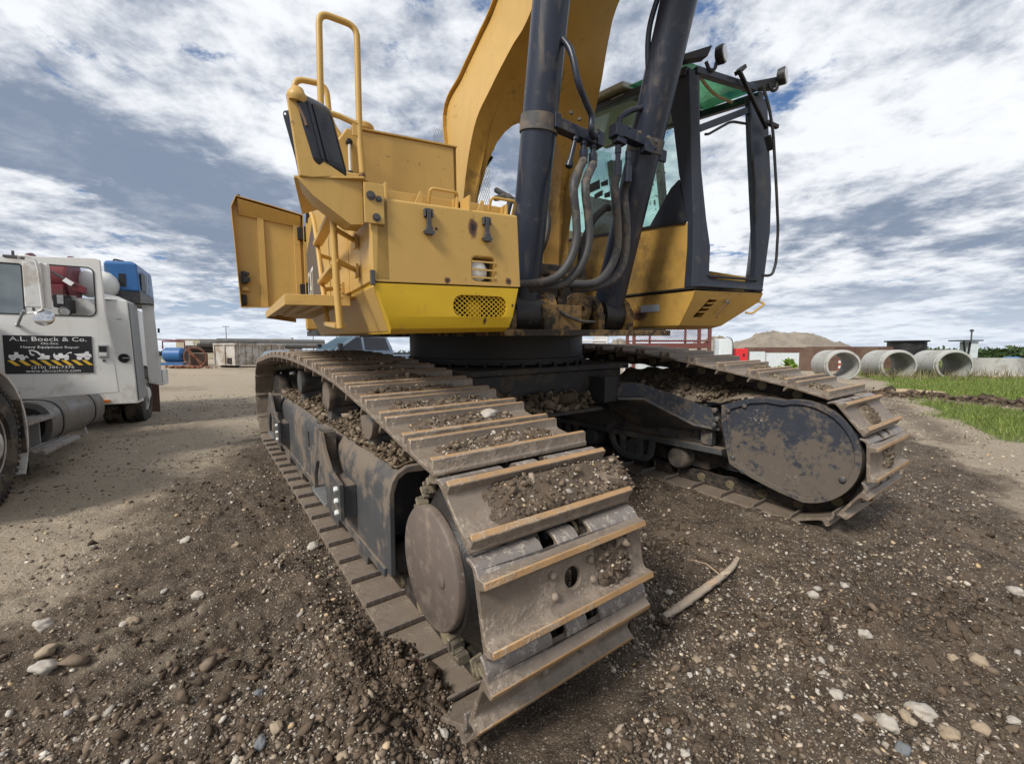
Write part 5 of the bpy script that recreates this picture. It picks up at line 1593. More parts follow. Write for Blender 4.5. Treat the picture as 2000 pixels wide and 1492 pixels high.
sub(MB().hexa([(.72, -.95, 3.43), (1.62, -.95, 3.47), (1.58, .28, 3.63), (.70, .28, 3.60), (.72, -.95, 3.44), (1.62, -.95, 3.48), (1.58, .28, 3.64), (.70, .28, 3.61)]), 'headliner', 'headliner', CAB, 0)
sub(MB().tube(spline([(.88, -1.57, 3.33), (1.05, -1.50, 3.335), (1.25, -1.45, 3.33), (1.45, -1.45, 3.325)], 5), .012, 7), 'roof_seal', 'tan_board', CAB, 0)
# boom-side glass with its dark lower front corner
gl = MB().add([(aR(c_) + .012, b_, c_) for b_, c_ in ((-1.47, 2.30), (-1.44, 2.66), (-1.36, 3.30), (.24, 3.55), (.24, 2.47))], [(0, 1, 2, 3, 4)])
sub(gl, 'side_window', 'cab_glass_dirty', CAB, 0)
sub(MB().add([(aR(c_) + .004, b_, c_) for b_, c_ in ((-1.52, 2.295), (-1.12, 2.335), (-1.36, 2.58), (-1.44, 2.62))] + [(aR(c_) + .03, b_, c_) for b_, c_ in ((-1.52, 2.295), (-1.12, 2.335), (-1.36, 2.58), (-1.44, 2.62))], [(0, 1, 2, 3), (7, 6, 5, 4), (0, 1, 5, 4), (1, 2, 6, 5), (2, 3, 7, 6)]), 'window_corner', 'cab_frame', CAB, .003)
sub(MB().beam((aR(2.6) + .005, .26, 2.46), (aR(3.5) + .005, .26, 3.58), .06, .07), 'rear_post', 'cab_frame', CAB, .006)
# door-side wall: lower door, posts and glass
sub(MB().hexa([(aL(1.79) - .04, -1.47, 1.79), (aL(1.79), -1.47, 1.79), (1.80, .3, 1.82), (1.76, .3, 1.82), (aL(2.1) - .04, -1.47, 1.93), (aL(2.1), -1.47, 1.93), (1.84, .3, 2.40), (1.80, .3, 2.40)]), 'cab_door', 'cab_yellow', CAB, .006)
for b_ in (-.45, .26):
    sub(MB().loft([[(aL(c_) - .05, b_ - .04, c_ + .12), (aL(c_), b_ - .04, c_ + .12), (aL(c_), b_ + .04, c_ + .12), (aL(c_) - .05, b_ + .04, c_ + .12)] for c_ in (2.0, 2.45, 2.8, 3.36)]), 'door_post', 'cab_frame', CAB, .005)
sub(MB().loft([[(aL(c_) - .02, -.42, c_ + .1), (aL(c_) - .015, -.42, c_ + .1), (aL(c_) - .015, .25, c_ + .1), (aL(c_) - .02, .25, c_ + .1)] for c_ in (2.2, 2.45, 2.8, 3.35)]), 'door_window', 'cab_glass', CAB, 0)
# rear wall
sub(MB().box(.88, 1.8, .27, .30, 1.79, 2.62), 'rear_wall', 'cab_yellow', CAB, .004)
sub(MB().box(.84, 1.7, .275, .28, 2.62, 3.58), 'rear_window', 'cab_glass', CAB, 0)
# printed strips on the rear glass, seen dark from the boom side
for quad in (((-.27, 2.96), (-.34, 2.96), (-.34, 2.91), (-.27, 2.91)), ((-.27, 2.89), (-.35, 2.88), (-.35, 2.83), (-.27, 2.83)), ((-.37, 2.89), (-.54, 2.89), (-.54, 2.81), (-.37, 2.81)),
             ((-.55, 2.86), (-.65, 2.86), (-.65, 2.81), (-.56, 2.82)), ((-.45, 2.78), (-.57, 2.79), (-.57, 2.74), (-.45, 2.74)), ((-.59, 2.75), (-.67, 2.75), (-.67, 2.70), (-.59, 2.71))):
    sub(MB().add([(aR(z) + .008, y, z) for y, z in quad], [(0, 1, 2, 3)]), 'window_sticker', 'black_steel', CAB, 0)
# inside: seat, console with levers, wiper pump, red lamp
ST = sub(MB().loft([rr for rr in [[(1.12, -.55, 2.15), (1.58, -.55, 2.15), (1.58, -.02, 2.15), (1.12, -.02, 2.15)], [(1.10, -.58, 2.28), (1.60, -.58, 2.28), (1.60, 0, 2.28), (1.10, 0, 2.28)]]]), 'seat', 'seat_cloth', CAB, .04)
sub(MB().loft([[(1.12, -.10, 2.25), (1.58, -.10, 2.25), (1.58, .04, 2.25), (1.12, .04, 2.25)], [(1.16, .0, 2.95), (1.54, .0, 2.95), (1.54, .12, 2.95), (1.16, .12, 2.95)]]), 'seat_back', 'seat_cloth', CAB, .04)
sub(MB().box(.95, 1.08, -1.1, -.3, 1.8, 2.18), 'console', 'dark_grey', CAB, .02)
for a, b_ in ((1.115, -1.50), (1.145, -1.47)):
    sub(MB().tube(fillet([(a - .07, b_, 2.20), (a + .0, b_, 2.06), (a, b_, 1.90)], .05), .010, 8), 'pedal_lever', 'dark_grey', CAB, 0)
sub(MB().ball((1.10, -1.5, 1.915), .035, 10).ball((1.16, -1.48, 1.92), .034, 10).box(1.09, 1.2, -1.52, -1.46, 1.86, 1.90), 'pedal', 'seat_cloth', CAB, .004)
sub(MB().lathe((1.25, -1.50, 1.885), (0, 0, 1), [(0, .032), (.018, .03), (.028, .018), (.030, .003)], 14), 'stop_button', 'signal_red', CAB, 0)
# work lamps on the roof
for (a, b_, c_, stub) in ((.99, -1.66, 3.45, -1), (1.70, -1.70, 3.475, 1)):
    L_ = sub(MB().lathe((a, b_ + .035, c_), (.35, -1, .02), [(0, .03), (.01, .06), (.05, .064), (.062, .060), (.0621, .052)], 24), 'work_lamp', 'black_steel', CAB, 0)
    sub(MB().lathe(Vector((a, b_ + .035, c_)) + Vector((.35, -1, .02)).normalized() * .060, (.35, -1, .02), [(0, .054), (.008, .051), (.0081, .004)], 24), 'lamp_lens', 'led_lens', CAB, 0)
    sub(MB().tube(spline([(a - .01, b_ + .02, c_ - .05), (a - .03, b_ + .02, c_ - .10), (a - .07, b_ + .03, c_ - .11), (a - .10, b_ + .04, c_ - .06)], 5), .013, 7), 'lamp_bracket', 'black_steel', CAB, 0)
# brackets carrying the lamps
sub(MB().hexa([(.62, -1.58, 3.34), (.86, -1.66, 3.40), (.86, -1.60, 3.39), (.62, -1.50, 3.33), (.62, -1.58, 3.37), (.88, -1.68, 3.47), (.88, -1.66, 3.47), (.62, -1.50, 3.37)]), 'lamp_bar', 'black_steel', CAB, .004)
sub(MB().hexa([(1.44, -1.60, 3.36), (1.68, -1.68, 3.40), (1.68, -1.62, 3.39), (1.44, -1.54, 3.36), (1.44, -1.60, 3.41), (1.68, -1.68, 3.475), (1.68, -1.62, 3.475), (1.44, -1.54, 3.41)]), 'lamp_bar', 'black_steel', CAB, .004)
# long grab rail outside the door-side post, wiper and its arm
sub(MB().tube(fillet([(1.49, -1.68, 3.36), (1.56, -1.70, 3.20), (1.63, -1.70, 3.03), (1.72, -1.70, 2.60), (1.775, -1.70, 2.30), (1.775, -1.70, 2.02), (1.74, -1.69, 1.915), (1.68, -1.64, 1.92)], .06, 5), .011, 9), 'grab_rail', 'black_steel', CAB, 0)
sub(MB().beam((1.22, -1.65, 3.42), (1.62, -1.65, 3.08), .028, .02), 'wiper_arm', 'black_steel', CAB, .002)
sub(MB().beam((1.20, -1.66, 3.38), (1.27, -1.66, 3.44), .05, .03).beam((1.60, -1.66, 3.12), (1.72, -1.68, 3.10), .03, .03).beam((1.62, -1.66, 3.02), (1.68, -1.66, 2.92), .05, .02), 'wiper_motor', 'black_steel', CAB, .003)
sub(MB().tube([(1.37, -1.64, 3.12), (1.44, -1.64, 2.92), (1.46, -1.64, 2.80)], .006, 6).tube([(1.46, -1.64, 2.86), (1.53, -1.63, 2.66), (1.57, -1.62, 2.40)], .011, 6), 'gas_strut', 'black_steel', CAB, 0)
sub(MB().tube(fillet([(.98, -1.57, 2.93), (1.02, -1.57, 2.94), (1.28, -1.57, 3.09), (1.47, -1.57, 3.115)], .05), .010, 7), 'inner_grab', 'black_steel', CAB, 0)
sub(MB().beam((.90, -1.57, 2.95), (1.47, -1.57, 3.215), .03, .05), 'sun_visor_rail', 'cab_frame', CAB, .003)
# ================================================================ SERVICE TRUCK (x outwards on the driver's side, y rearwards, z up)
TH = Vector((-5.17, 4.6, 0.0))
TK_M = Matrix(((.861, -.508, 0, TH.x), (.508, .861, 0, TH.y), (0, 0, 1, 0), (0, 0, 0, 1)))
TRK = empty('service_truck', label='white service truck with open driver door carrying a black company sign', cat='truck')
TRK.matrix_world = TK_M
bpy.context.view_layer.update()


def tp(mb, name, mat_, bevel=.006, par=None, smooth=38):
    return mb.build(name, mat_, par or TRK, None, bevel=bevel, smooth=smooth)


# cab and hood (mostly outside the picture)
CABT = tp(MB().loft([[(-1.95, .10, .75), (-.20, .10, .75), (-.62, 1.65, .75), (-1.95, 1.65, .75)], [(-1.95, .10, 1.62), (-.20, .10, 1.62), (-.62, 1.65, 1.62), (-1.95, 1.65, 1.62)]]), 'cab_body', 'white_paint', .03)
tp(MB().loft([[(-1.9, .12, 2.22), (-.22, .12, 2.22), (-.64, 1.62, 2.22), (-1.9, 1.62, 2.22)], [(-1.8, .2, 2.27), (-.3, .2, 2.27), (-.70, 1.55, 2.27), (-1.8, 1.55, 2.27)]]), 'cab_roof', 'white_paint', .03)
for n_, l_ in ((-1.92, .12), (-.24, .16), (-1.92, 1.58), (-.68, 1.56)):
    tp(MB().box(n_ - .04, n_ + .05, l_ - .04, l_ + .05, 1.6, 2.22), 'cab_post', 'white_paint', .01)
tp(MB().box(-1.85, -.15, .1, .11, 1.64, 2.24), 'windscreen', 'truck_glass', 0)
tp(MB().loft([[(-1.7, -2.2, .75), (-.35, -2.2, .75), (-.35, .05, .75), (-1.7, .05, .75)], [(-1.6, -2.15, 1.35), (-.45, -2.15, 1.35), (-.20, .05, 1.6), (-1.8, .05, 1.6)]]), 'hood', 'white_paint', .06)
# front mudguard and wheel
fd = MB()
arc = []
for i in range(17):
    a = math.radians(-35 + 215 * i / 16)
    arc.append((-1.42 + .62 * math.cos(a), .50 + .62 * math.sin(a)))
for (l0, z0), (l1, z1) in zip(arc[:-1], arc[1:]):
    fd.hexa([(-.35, l0, z0), (.24, l0, z0), (.24, l1, z1), (-.35, l1, z1)] + [(-.35, l0 * 1.0 + (l0 + 1.42) * .05, z0 + (z0 - .5) * .05), (.24, l0 + (l0 + 1.42) * .05, z0 + (z0 - .5) * .05), (.24, l1 + (l1 + 1.42) * .05, z1 + (z1 - .5) * .05), (-.35, l1 + (l1 + 1.42) * .05, z1 + (z1 - .5) * .05)])
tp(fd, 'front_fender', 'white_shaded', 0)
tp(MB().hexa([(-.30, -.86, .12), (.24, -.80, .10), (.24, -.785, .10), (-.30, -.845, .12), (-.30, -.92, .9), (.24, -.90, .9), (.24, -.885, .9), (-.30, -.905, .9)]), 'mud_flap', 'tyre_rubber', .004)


def wheel(n_out, l_, z_, width, r=.51, rim_mat='white_shaded'):
    t_ = MB().lathe((n_out - width, l_, z_), (1, 0, 0), [(0, .30), (.0, r - .07), (.02, r - .02), (.05, r), (width - .05, r), (width - .02, r - .02), (width, r - .07), (width, .31), (width - .03, .29), (width - .03, .28)], 48)
    o = tp(t_, 'tyre', 'tyre_rubber', 0, smooth=30)
    tr = MB()
    for k in range(56):
        a = 2 * PI * k / 56
        for s, (x0, x1) in ((0, (.01, width * .45)), (.06, (width * .55, width - .01))):
            ca, sa = math.cos(a + s), math.sin(a + s)
            rd, tn = Vector((0, ca, sa)), Vector((0, -sa, ca))
            c0 = Vector((n_out - width, l_, z_)) + rd * (r + .004)
            tr.hexa([c0 + X * x0 - tn * .017 - rd * .03, c0 + X * x1 - tn * .017 - rd * .03, c0 + X * x1 + tn * .017 - rd * .03, c0 + X * x0 + tn * .017 - rd * .03,
                     c0 + X * x0 - tn * .013 + rd * .008, c0 + X * x1 - tn * .013 + rd * .008, c0 + X * x1 + tn * .013 + rd * .008, c0 + X * x0 + tn * .013 + rd * .008])
    tag(tp(tr, 'tread_blocks', 'tyre_rubber', 0, par=o), kind='stuff')
    rim = tp(MB().lathe((n_out - .03, l_, z_), (1, 0, 0), [(0, .29), (.01, .285), (-.05, .27), (-.07, .16), (.0, .13), (.05, .12), (.07, .06), (.0701, .005)], 36), 'rim', rim_mat, 0, par=o)
    for k in range(10):
        a = 2 * PI * k / 10
        tp(MB().cyl((n_out - .09, l_ + .2 * math.cos(a), z_ + .2 * math.sin(a)), (n_out - .05, l_ + .2 * math.cos(a), z_ + .2 * math.sin(a)), .014, n=6), 'wheel_nut', 'galv', 0, par=o)
    return o


wheel(.24, -1.42, .49, .30)
wheel(.36, 3.78, .50, .26)
wheel(.06, 3.78, .50, .26)
wheel(-1.75, -1.42, .49, .30)
wheel(-1.85, 3.78, .50, .26)
# open door
dr = [(-.24, .745), (.73, .795), (.70, 1.30), (.655, 1.66), (.635, 2.30), (.60, 2.315), (-.18, 2.265), (-.24, 2.22)]
DO = tp(MB().prism(dr, 1, .06, .10), 'door', 'white_paint', .008)
opn = rrect(.075, .575, 1.665, 2.205, .06, 5)
cut(DO, MB().prism(opn, 1, -.2, .3))
ven = rrect(-.20, .010, 1.665, 2.19, .03, 4)
cut(DO, MB().prism(ven, 1, -.2, .3))
sl_ = MB()
for lp_ in (opn, ven):
    for p, q in zip(lp_, lp_[1:] + lp_[:1]):
        if (Vector(p) - Vector(q)).length > 1e-4:
            sl_.beam((p[0], .062, p[1]), (q[0], .062, q[1]), .012, .014, up=(0, 1, 0))
tp(sl_, 'window_rubber', 'black', 0, par=DO)
tp(MB().prism(ven, 1, .078, .082), 'vent_window', 'truck_glass', 0, par=DO)
tp(MB().loft([[(-.22, .4, 1.6), (-.02, .4, 1.6), (-.02, .55, 1.6), (-.22, .55, 1.6)], [(-.19, .4, 2.08), (-.10, .4, 2.08), (-.10, .5, 2.08), (-.19, .5, 2.08)], [(-.19, .4, 2.15), (-.14, .4, 2.15), (-.14, .5, 2.15), (-.19, .5, 2.15)]]), 'cab_seat', 'headliner', .02)
tp(MB().box(.575, .66, .04, .062, 1.20, 1.345), 'handle_pocket', 'galv', .004, par=DO)
tp(MB().box(.585, .65, .034, .045, 1.265, 1.33), 'handle_recess', 'black', .002, par=DO)
tp(MB().box(.583, .652, .028, .042, 1.215, 1.255), 'door_handle', 'white_paint', .006, par=DO)
tp(MB().cyl((.618, .05, 1.165), (.618, .062, 1.165), .014, n=12), 'door_lock', 'dark_grey', 0, par=DO)
# company sign: dark field with lettering, machine silhouettes and a hazard stripe (all flat print)
SGN = tp(MB().box(-.165, .525, .052, .0595, 1.032, 1.44), 'company_sign', 'sign_black', 0, par=DO)


def sign_text(body, x, z, size, sx=1.0):
    M = Matrix.Translation((x, .0505, z)) @ Matrix(((1, 0, 0, 0), (0, 0, -1, 0), (0, 1, 0, 0), (0, 0, 0, 1)))
    o = text_mesh('sign_lettering', body, size, 'sign_white', SGN, M, .0006, 'CENTER', sx)
    return o


sign_text('A.L. Boeck & Co.', .185, 1.382, .066, 1.30)
sign_text('On-Site', .185, 1.345, .034, 1.30)
sign_text('Heavy Equipment Repair', .19, 1.305, .036, 1.28)
sign_text('(210) 386-7376', .20, 1.083, .042, 1.30)
sign_text('www.alboeckco.com', .205, 1.045, .042, 1.22)


def sil(polys):
    mb = MB()
    for p in polys:
        mb.add([(x, .0508, z) for x, z in p], [tuple(range(len(p)))])
    tp(mb, 'sign_silhouette', 'sign_white', 0, par=SGN)


def disc2(x, z, r):
    return [(x + r * math.cos(2 * PI * i / 12), z + r * math.sin(2 * PI * i / 12)) for i in range(12)]


sil([[(-.13, 1.20), (-.02, 1.20), (-.02, 1.235), (-.055, 1.235), (-.06, 1.262), (-.085, 1.262), (-.09, 1.232), (-.13, 1.232)], disc2(-.10, 1.197, .022), disc2(-.03, 1.197, .022), [(-.02, 1.215), (.0, 1.205), (.02, 1.195), (.005, 1.225)]])
sil([[(.085, 1.185), (.175, 1.185), (.175, 1.202), (.085, 1.202)], [(.10, 1.204), (.18, 1.204), (.18, 1.225), (.14, 1.228), (.135, 1.247), (.115, 1.247), (.11, 1.225)], [(.105, 1.225), (.115, 1.24), (.09, 1.27), (.055, 1.285), (.022, 1.287), (.022, 1.277), (.05, 1.274), (.08, 1.258)], [(.020, 1.288), (.032, 1.285), (.042, 1.235), (.03, 1.232)], [(.03, 1.235), (.05, 1.222), (.068, 1.232), (.045, 1.243)]])
sil([[(.21, 1.195), (.33, 1.195), (.33, 1.228), (.285, 1.23), (.28, 1.25), (.25, 1.25), (.245, 1.23), (.22, 1.23)], disc2(.24, 1.192, .018), disc2(.31, 1.194, .02), [(.31, 1.228), (.33, 1.25), (.355, 1.25), (.355, 1.265), (.33, 1.26), (.30, 1.232)], [(.225, 1.23), (.215, 1.255), (.205, 1.225), (.215, 1.2)]])
sil([[(.37, 1.243), (.455, 1.250), (.47, 1.270), (.495, 1.270), (.495, 1.25), (.515, 1.235), (.515, 1.205), (.40, 1.205), (.395, 1.225)], disc2(.415, 1.197, .023), disc2(.48, 1.199, .023)])
for k in range(8):
    x = -.145 + .082 * k
    tp(MB().add([(x, .0508, 1.175), (x + .038, .0508, 1.175), (x + .098, .0508, 1.118), (x + .06, .0508, 1.118)], [(0, 1, 2, 3)]), 'hazard_stripe', 'sign_yellow', 0, par=SGN)
# mirror on its tube frame
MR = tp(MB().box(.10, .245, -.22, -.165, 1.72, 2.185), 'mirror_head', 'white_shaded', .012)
tp(MB().box(.235, .285, -.20, -.15, 1.715, 2.18), 'mirror_edge', 'white_paint', .008, par=MR)
tp(MB().tube(fillet([(.0, .05, 2.245), (.10, -.25, 2.235), (.21, -.26, 2.22), (.23, -.26, 2.1), (.245, -.26, 1.70), (.20, -.26, 1.67), (.02, -.05, 1.66)], .05), .0115, 9), 'mirror_arm', 'white_shaded', 0, par=MR)
tp(MB().tube([(.07, -.15, 1.69), (-.04, .03, 1.55)], .013, 8).ball((-.045, .04, 1.545), .022, 8), 'mirror_stay', 'galv', 0, par=MR)
tp(MB().tube([(.14, -.2, 1.68), (.20, -.22, 1.64)], .009, 8), 'mirror_stay', 'galv', 0, par=MR)
CM = tp(MB().lathe((.245, -.25, 1.615), (0, -1, .12), [(-.035, .02), (-.03, .05), (0, .082), (.006, .084), (.012, .074), (.02, .045), (.024, .002)], 24), 'spot_mirror', 'chrome', 0)
tp(MB().cyl((-.02, -.02, 2.25), (-.02, -.02, 2.31), .012, n=8).box(-.09, .05, -.04, .03, 2.235, 2.262), 'aerial_base', 'dark_grey', .003)
# fuel tank with straps, steps
FT = tp(MB().loft([[(-.42 + (.255 * math.copysign(abs(math.cos(t_)) ** .75, math.cos(t_))), l_, .485 + .245 * math.copysign(abs(math.sin(t_)) ** .8, math.sin(t_))) for t_ in [2 * PI * k / 36 for k in range(36)]] for l_ in (-.05, -.02, 1.80, 1.83)]), 'fuel_tank', 'steel_tank', 0)
FT.data.transform(Matrix.Translation((.36, 0, 0)))
for l_ in (.25, 1.40):
    st = MB().loft([[(-.06 + (.262 * math.copysign(abs(math.cos(t_)) ** .75, math.cos(t_))), l_ + d_, .485 + .252 * math.copysign(abs(math.sin(t_)) ** .8, math.sin(t_))) for t_ in [2 * PI * k / 36 for k in range(36)]] for d_ in (0, .04)])
    tp(st, 'tank_strap', 'black', 0, par=FT)
    tp(MB().cyl((.08, l_ + .02, .16), (.06, l_ + .02, .27), .02, n=8), 'strap_bolt', 'galv', 0, par=FT)
tp(MB().loft([[(-.06 + (.20 * math.copysign(abs(math.cos(t_)) ** .75, math.cos(t_))), -.055, .485 + .19 * math.copysign(abs(math.sin(t_)) ** .8, math.sin(t_))) for t_ in [2 * PI * k / 36 for k in range(36)]] for _ in (0, 1)][:1] + [[(-.06 + (.20 * math.copysign(abs(math.cos(t_)) ** .75, math.cos(t_))), -.049, .485 + .19 * math.copysign(abs(math.sin(t_)) ** .8, math.sin(t_))) for t_ in [2 * PI * k / 36 for k in range(36)]]]), 'tank_end', 'black', 0, par=FT)


def tread(n0, n1, l0, l1, z):
    o = tp(MB().box(n0, n1, l0, l1, z - .035, z), 'step', 'alu_tread', .004)
    for k in range(4):
        x = n0 + (n1 - n0) * (k + .5) / 4
        tp(MB().box(x - .014, x + .014, l0 + .005, l1 - .005, z, z + .012), 'step_rib', 'alu_tread', .003, par=o)
    return o


tread(-.02, .20, -.66, .02, .585)
tread(.02, .30, -.62, .36, .285)
tp(MB().box(-.3, .05, -.66, -.42, .62, .73), 'battery_box', 'alu_tread', .01)
tp(MB().hexa([(-.05, -.66, .25), (.10, -.66, .25), (.10, -.62, .25), (-.05, -.62, .25), (-.05, -.66, .56), (.16, -.66, .56), (.16, -.62, .56), (-.05, -.62, .56)]), 'step_plate', 'galv', .004)
tp(MB().box(-.05, .12, -.15, -.12, .25, .56), 'step_plate', 'galv', .004)
tp(MB().box(-1.6, -.35, -2.0, 6.4, .55, .80), 'chassis_rail', 'black_steel', .01)
# service body with compartment fronts
SB = tp(MB().loft([[(-2.15, l_, .42), (.40, l_, .42), (.335, l_, 2.11), (-2.1, l_, 2.11)] for l_ in (2.76, 3.22)]), 'service_body', 'white_paint', .012)
tp(MB().hexa([(.41, 2.79, .47), (.415, 2.79, .47), (.415, 3.36, .50), (.41, 3.36, .50), (.343, 2.79, 2.08), (.348, 2.79, 2.08), (.348, 3.36, 2.08), (.343, 3.36, 2.08)]), 'side_door', 'side_shade_grey', 0, par=SB)
tp(MB().hexa([(-2.1, 3.22, .95), (.22, 3.22, .95), (.05, 6.3, .95), (-2.1, 6.3, .95), (-2.1, 3.22, 2.11), (.22, 3.22, 2.10), (.05, 6.3, 2.10), (-2.1, 6.3, 2.11)]), 'rear_body', 'white_paint', .012, par=SB)
tp(MB().hexa([(.36, 3.30, 2.105), (.56, 3.36, 2.105), (.56, 3.42, 2.105), (.33, 3.40, 2.105), (.36, 3.30, 2.125), (.58, 3.36, 2.125), (.58, 3.42, 2.125), (.33, 3.40, 2.125)]), 'body_lip', 'black', .003, par=SB)
OPD = tp(MB().hexa([(.44, 3.44, .72), (.62, 3.47, .66), (.62, 3.50, .66), (.44, 3.47, .72), (.40, 3.44, 2.10), (.56, 3.47, 2.08), (.56, 3.50, 2.08), (.40, 3.47, 2.10)]), 'compartment_door', 'white_paint', .006, par=SB)
tp(MB().box(.60, .63, 3.45, 3.48, 1.62, 1.70).box(.61, .645, 3.44, 3.47, 1.20, 1.28), 'door_catch', 'dark_grey', .003, par=SB)
tp(MB().lathe((.255, 2.758, 1.17), (0, -1, 0), [(0, .075), (.012, .07), (.0121, .05), (-.02, .045), (-.0201, .002)], 20), 'body_latch', 'black', 0, par=SB)
tp(MB().box(.24, .335, 2.735, 2.75, 1.165, 1.180), 'latch_handle', 'galv', .002, par=SB)
tp(MB().box(-.04, .05, 2.745, 2.762, .455, .50), 'side_marker', 'amber', .003, par=SB)
tp(MB().box(.19, .25, 2.752, 2.758, 1.80, 1.806), 'paint_scratch', 'dark_grey', 0, par=SB)
tp(MB().hexa([(-.05, 2.65, 2.11), (.32, 2.80, 2.11), (.32, 3.0, 2.11), (-.05, 3.0, 2.11), (-.05, 2.80, 2.22), (.20, 2.90, 2.18), (.20, 3.0, 2.18), (-.05, 3.0, 2.22)]), 'body_top', 'white_shaded', .006, par=SB)
tp(MB().box(.30, .52, 4.3, 4.9, .62, .92), 'rear_bumper', 'white_shaded', .01)
tp(MB().box(.34, .48, 4.3, 4.45, .92, 1.30), 'crane_outrigger', 'galv', .02)
tp(MB().hexa([(.30, 4.22, .12), (.46, 4.24, .10), (.46, 4.26, .10), (.30, 4.24, .12), (.30, 4.18, .95), (.46, 4.20, .95), (.46, 4.22, .95), (.30, 4.20, .95)]), 'mud_flap', 'rust_brown', .004)
# plumbing and white boxes on the deck seen through the door window
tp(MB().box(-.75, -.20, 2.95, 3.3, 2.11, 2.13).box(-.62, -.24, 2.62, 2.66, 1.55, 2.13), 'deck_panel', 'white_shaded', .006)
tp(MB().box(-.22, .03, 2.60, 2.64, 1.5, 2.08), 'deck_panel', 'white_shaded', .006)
bpy.context.view_layer.update()


def on_truck(name, label, cat, mb, mat_, bevel=.006, smooth=38):
    o = mb.build(name, mat_, None, TK_M, bevel=bevel, smooth=smooth)
    return tag(o, label, cat)


# equipment carried on the deck
RL = on_truck('hose_reel', 'dark red hose reel on the service truck deck behind the open door', 'hose reel', MB().lathe((-.80, 2.95, 2.40), (1, 0, 0), [(0, .10), (0, .37), (.03, .375), (.04, .30), (.44, .30), (.45, .375), (.48, .37), (.4801, .10)], 40), 'dark_red', 0)
MB().box(-.55, -.35, 2.55, 3.2, 2.08, 2.28).build('reel_base', 'dark_red', RL, None, bevel=.01)
MB().tube([(-.46, 2.52, 2.46), (-.38, 2.52, 2.40), (-.33, 2.52, 2.37)], .018, 8).build('reel_valve', 'dark_grey', RL, None)
MB().hexa([(-.34, 2.48, 2.33), (-.25, 2.48, 2.26), (-.25, 2.49, 2.26), (-.34, 2.49, 2.33), (-.30, 2.48, 2.38), (-.21, 2.48, 2.31), (-.21, 2.49, 2.31), (-.30, 2.49, 2.38)]).build('reel_tag', 'sign_white', RL, None)
MB().hexa([(-.24, 2.5, 2.20), (-.10, 2.5, 2.16), (-.10, 2.6, 2.16), (-.24, 2.6, 2.20), (-.24, 2.5, 2.34), (-.10, 2.5, 2.26), (-.10, 2.6, 2.26), (-.24, 2.6, 2.34)]).build('reel_bracket', 'dark_red', RL, None, bevel=.006)
on_truck('gas_tank', 'white domed gas tank lying across the service truck deck', 'tank', MB().lathe((-.42, 3.30, 2.40), (1, .0, 0), [(0, .02), (.03, .12), (.09, .19), (.16, .225), (.38, .225), (.46, .20), (.53, .13), (.56, .05), (.563, .003)], 32), 'white_paint', 0)
PMP = on_truck('air_pump', 'black engine pump on the service truck deck seen through the door window', 'pump', MB().box(-.44, -.28, 2.42, 2.6, 1.93, 2.12).box(-.34, -.24, 2.41, 2.60, 1.86, 2.06).ball((-.32, 2.45, 1.88), .08, 10), 'black_steel', .01)
MB().cyl((-.30, 2.38, 1.86), (-.30, 2.35, 1.86), .055, n=16).box(-.39, -.32, 2.405, 2.42, 1.98, 2.11).build('pump_cover', 'galv', PMP, None, bevel=.004)
WM = Matrix(TK_M)
WD = on_truck('welder_generator', 'blue engine welder with grey base standing on the service truck body', 'welder', MB().loft([[(-.05, 3.35, 2.33), (.40, 3.35, 2.33), (.40, 4.6, 2.33), (-.05, 4.6, 2.33)], [(-.06, 3.35, 2.78), (.375, 3.35, 2.80), (.375, 4.6, 2.80), (-.06, 4.6, 2.78)], [(-.04, 3.40, 2.83), (.30, 3.40, 2.85), (.30, 4.55, 2.85), (-.04, 4.55, 2.83)]]), 'blue_plastic', .02)
MB().box(-.04, .40, 3.37, 4.58, 2.12, 2.335).build('welder_base', 'dark_grey', WD, None, bevel=.01)
MB().box(.405, .412, 3.46, 3.80, 2.36, 2.68).build('welder_panel', 'black', WD, None, bevel=.004)
MB().box(.13, .22, 3.342, 3.35, 2.40, 2.62).build('welder_recess', 'sign_black', WD, None, bevel=.004)
MB().tube(fillet([(.02, 3.6, 2.84), (.03, 3.6, 2.89), (.16, 3.6, 2.87), (.17, 3.6, 2.84)], .03), .015, 8).build('lifting_eye', 'black', WD, None)
MB().box(.415, .425, 3.86, 3.92, 2.35, 2.70).build('welder_trim', 'galv', WD, None, bevel=.003)
# ================================================================ THINGS IN THE YARD AND BEYOND
def thing(name, mb, mat_, label, cat, loc=(0, 0, 0), rz=0, bevel=.01, group=None, smooth=38):
    o = mb.build(name, mat_, None, None, bevel=bevel, smooth=smooth)
    o.location = loc
    o.rotation_euler = (0, 0, rz)
    return tag(o, label, cat, group)


def part(mb, name, mat_, par, bevel=.006, smooth=38):
    return mb.build(name, mat_, par, None, bevel=bevel, smooth=smooth)


# ---------------------------------------------------------------- pickup behind the near track (x forwards, y to its left)
PK = empty('pickup_truck', (-6.25, 17.1, gz(-6.25, 17.1) + .02), math.radians(224), 'dark blue crew cab pickup parked behind the near track', 'pickup')


def cabring(z, x0, x1, hw):
    return [(x0, -hw, z), (x1, -hw, z), (x1, hw, z), (x0, hw, z)]


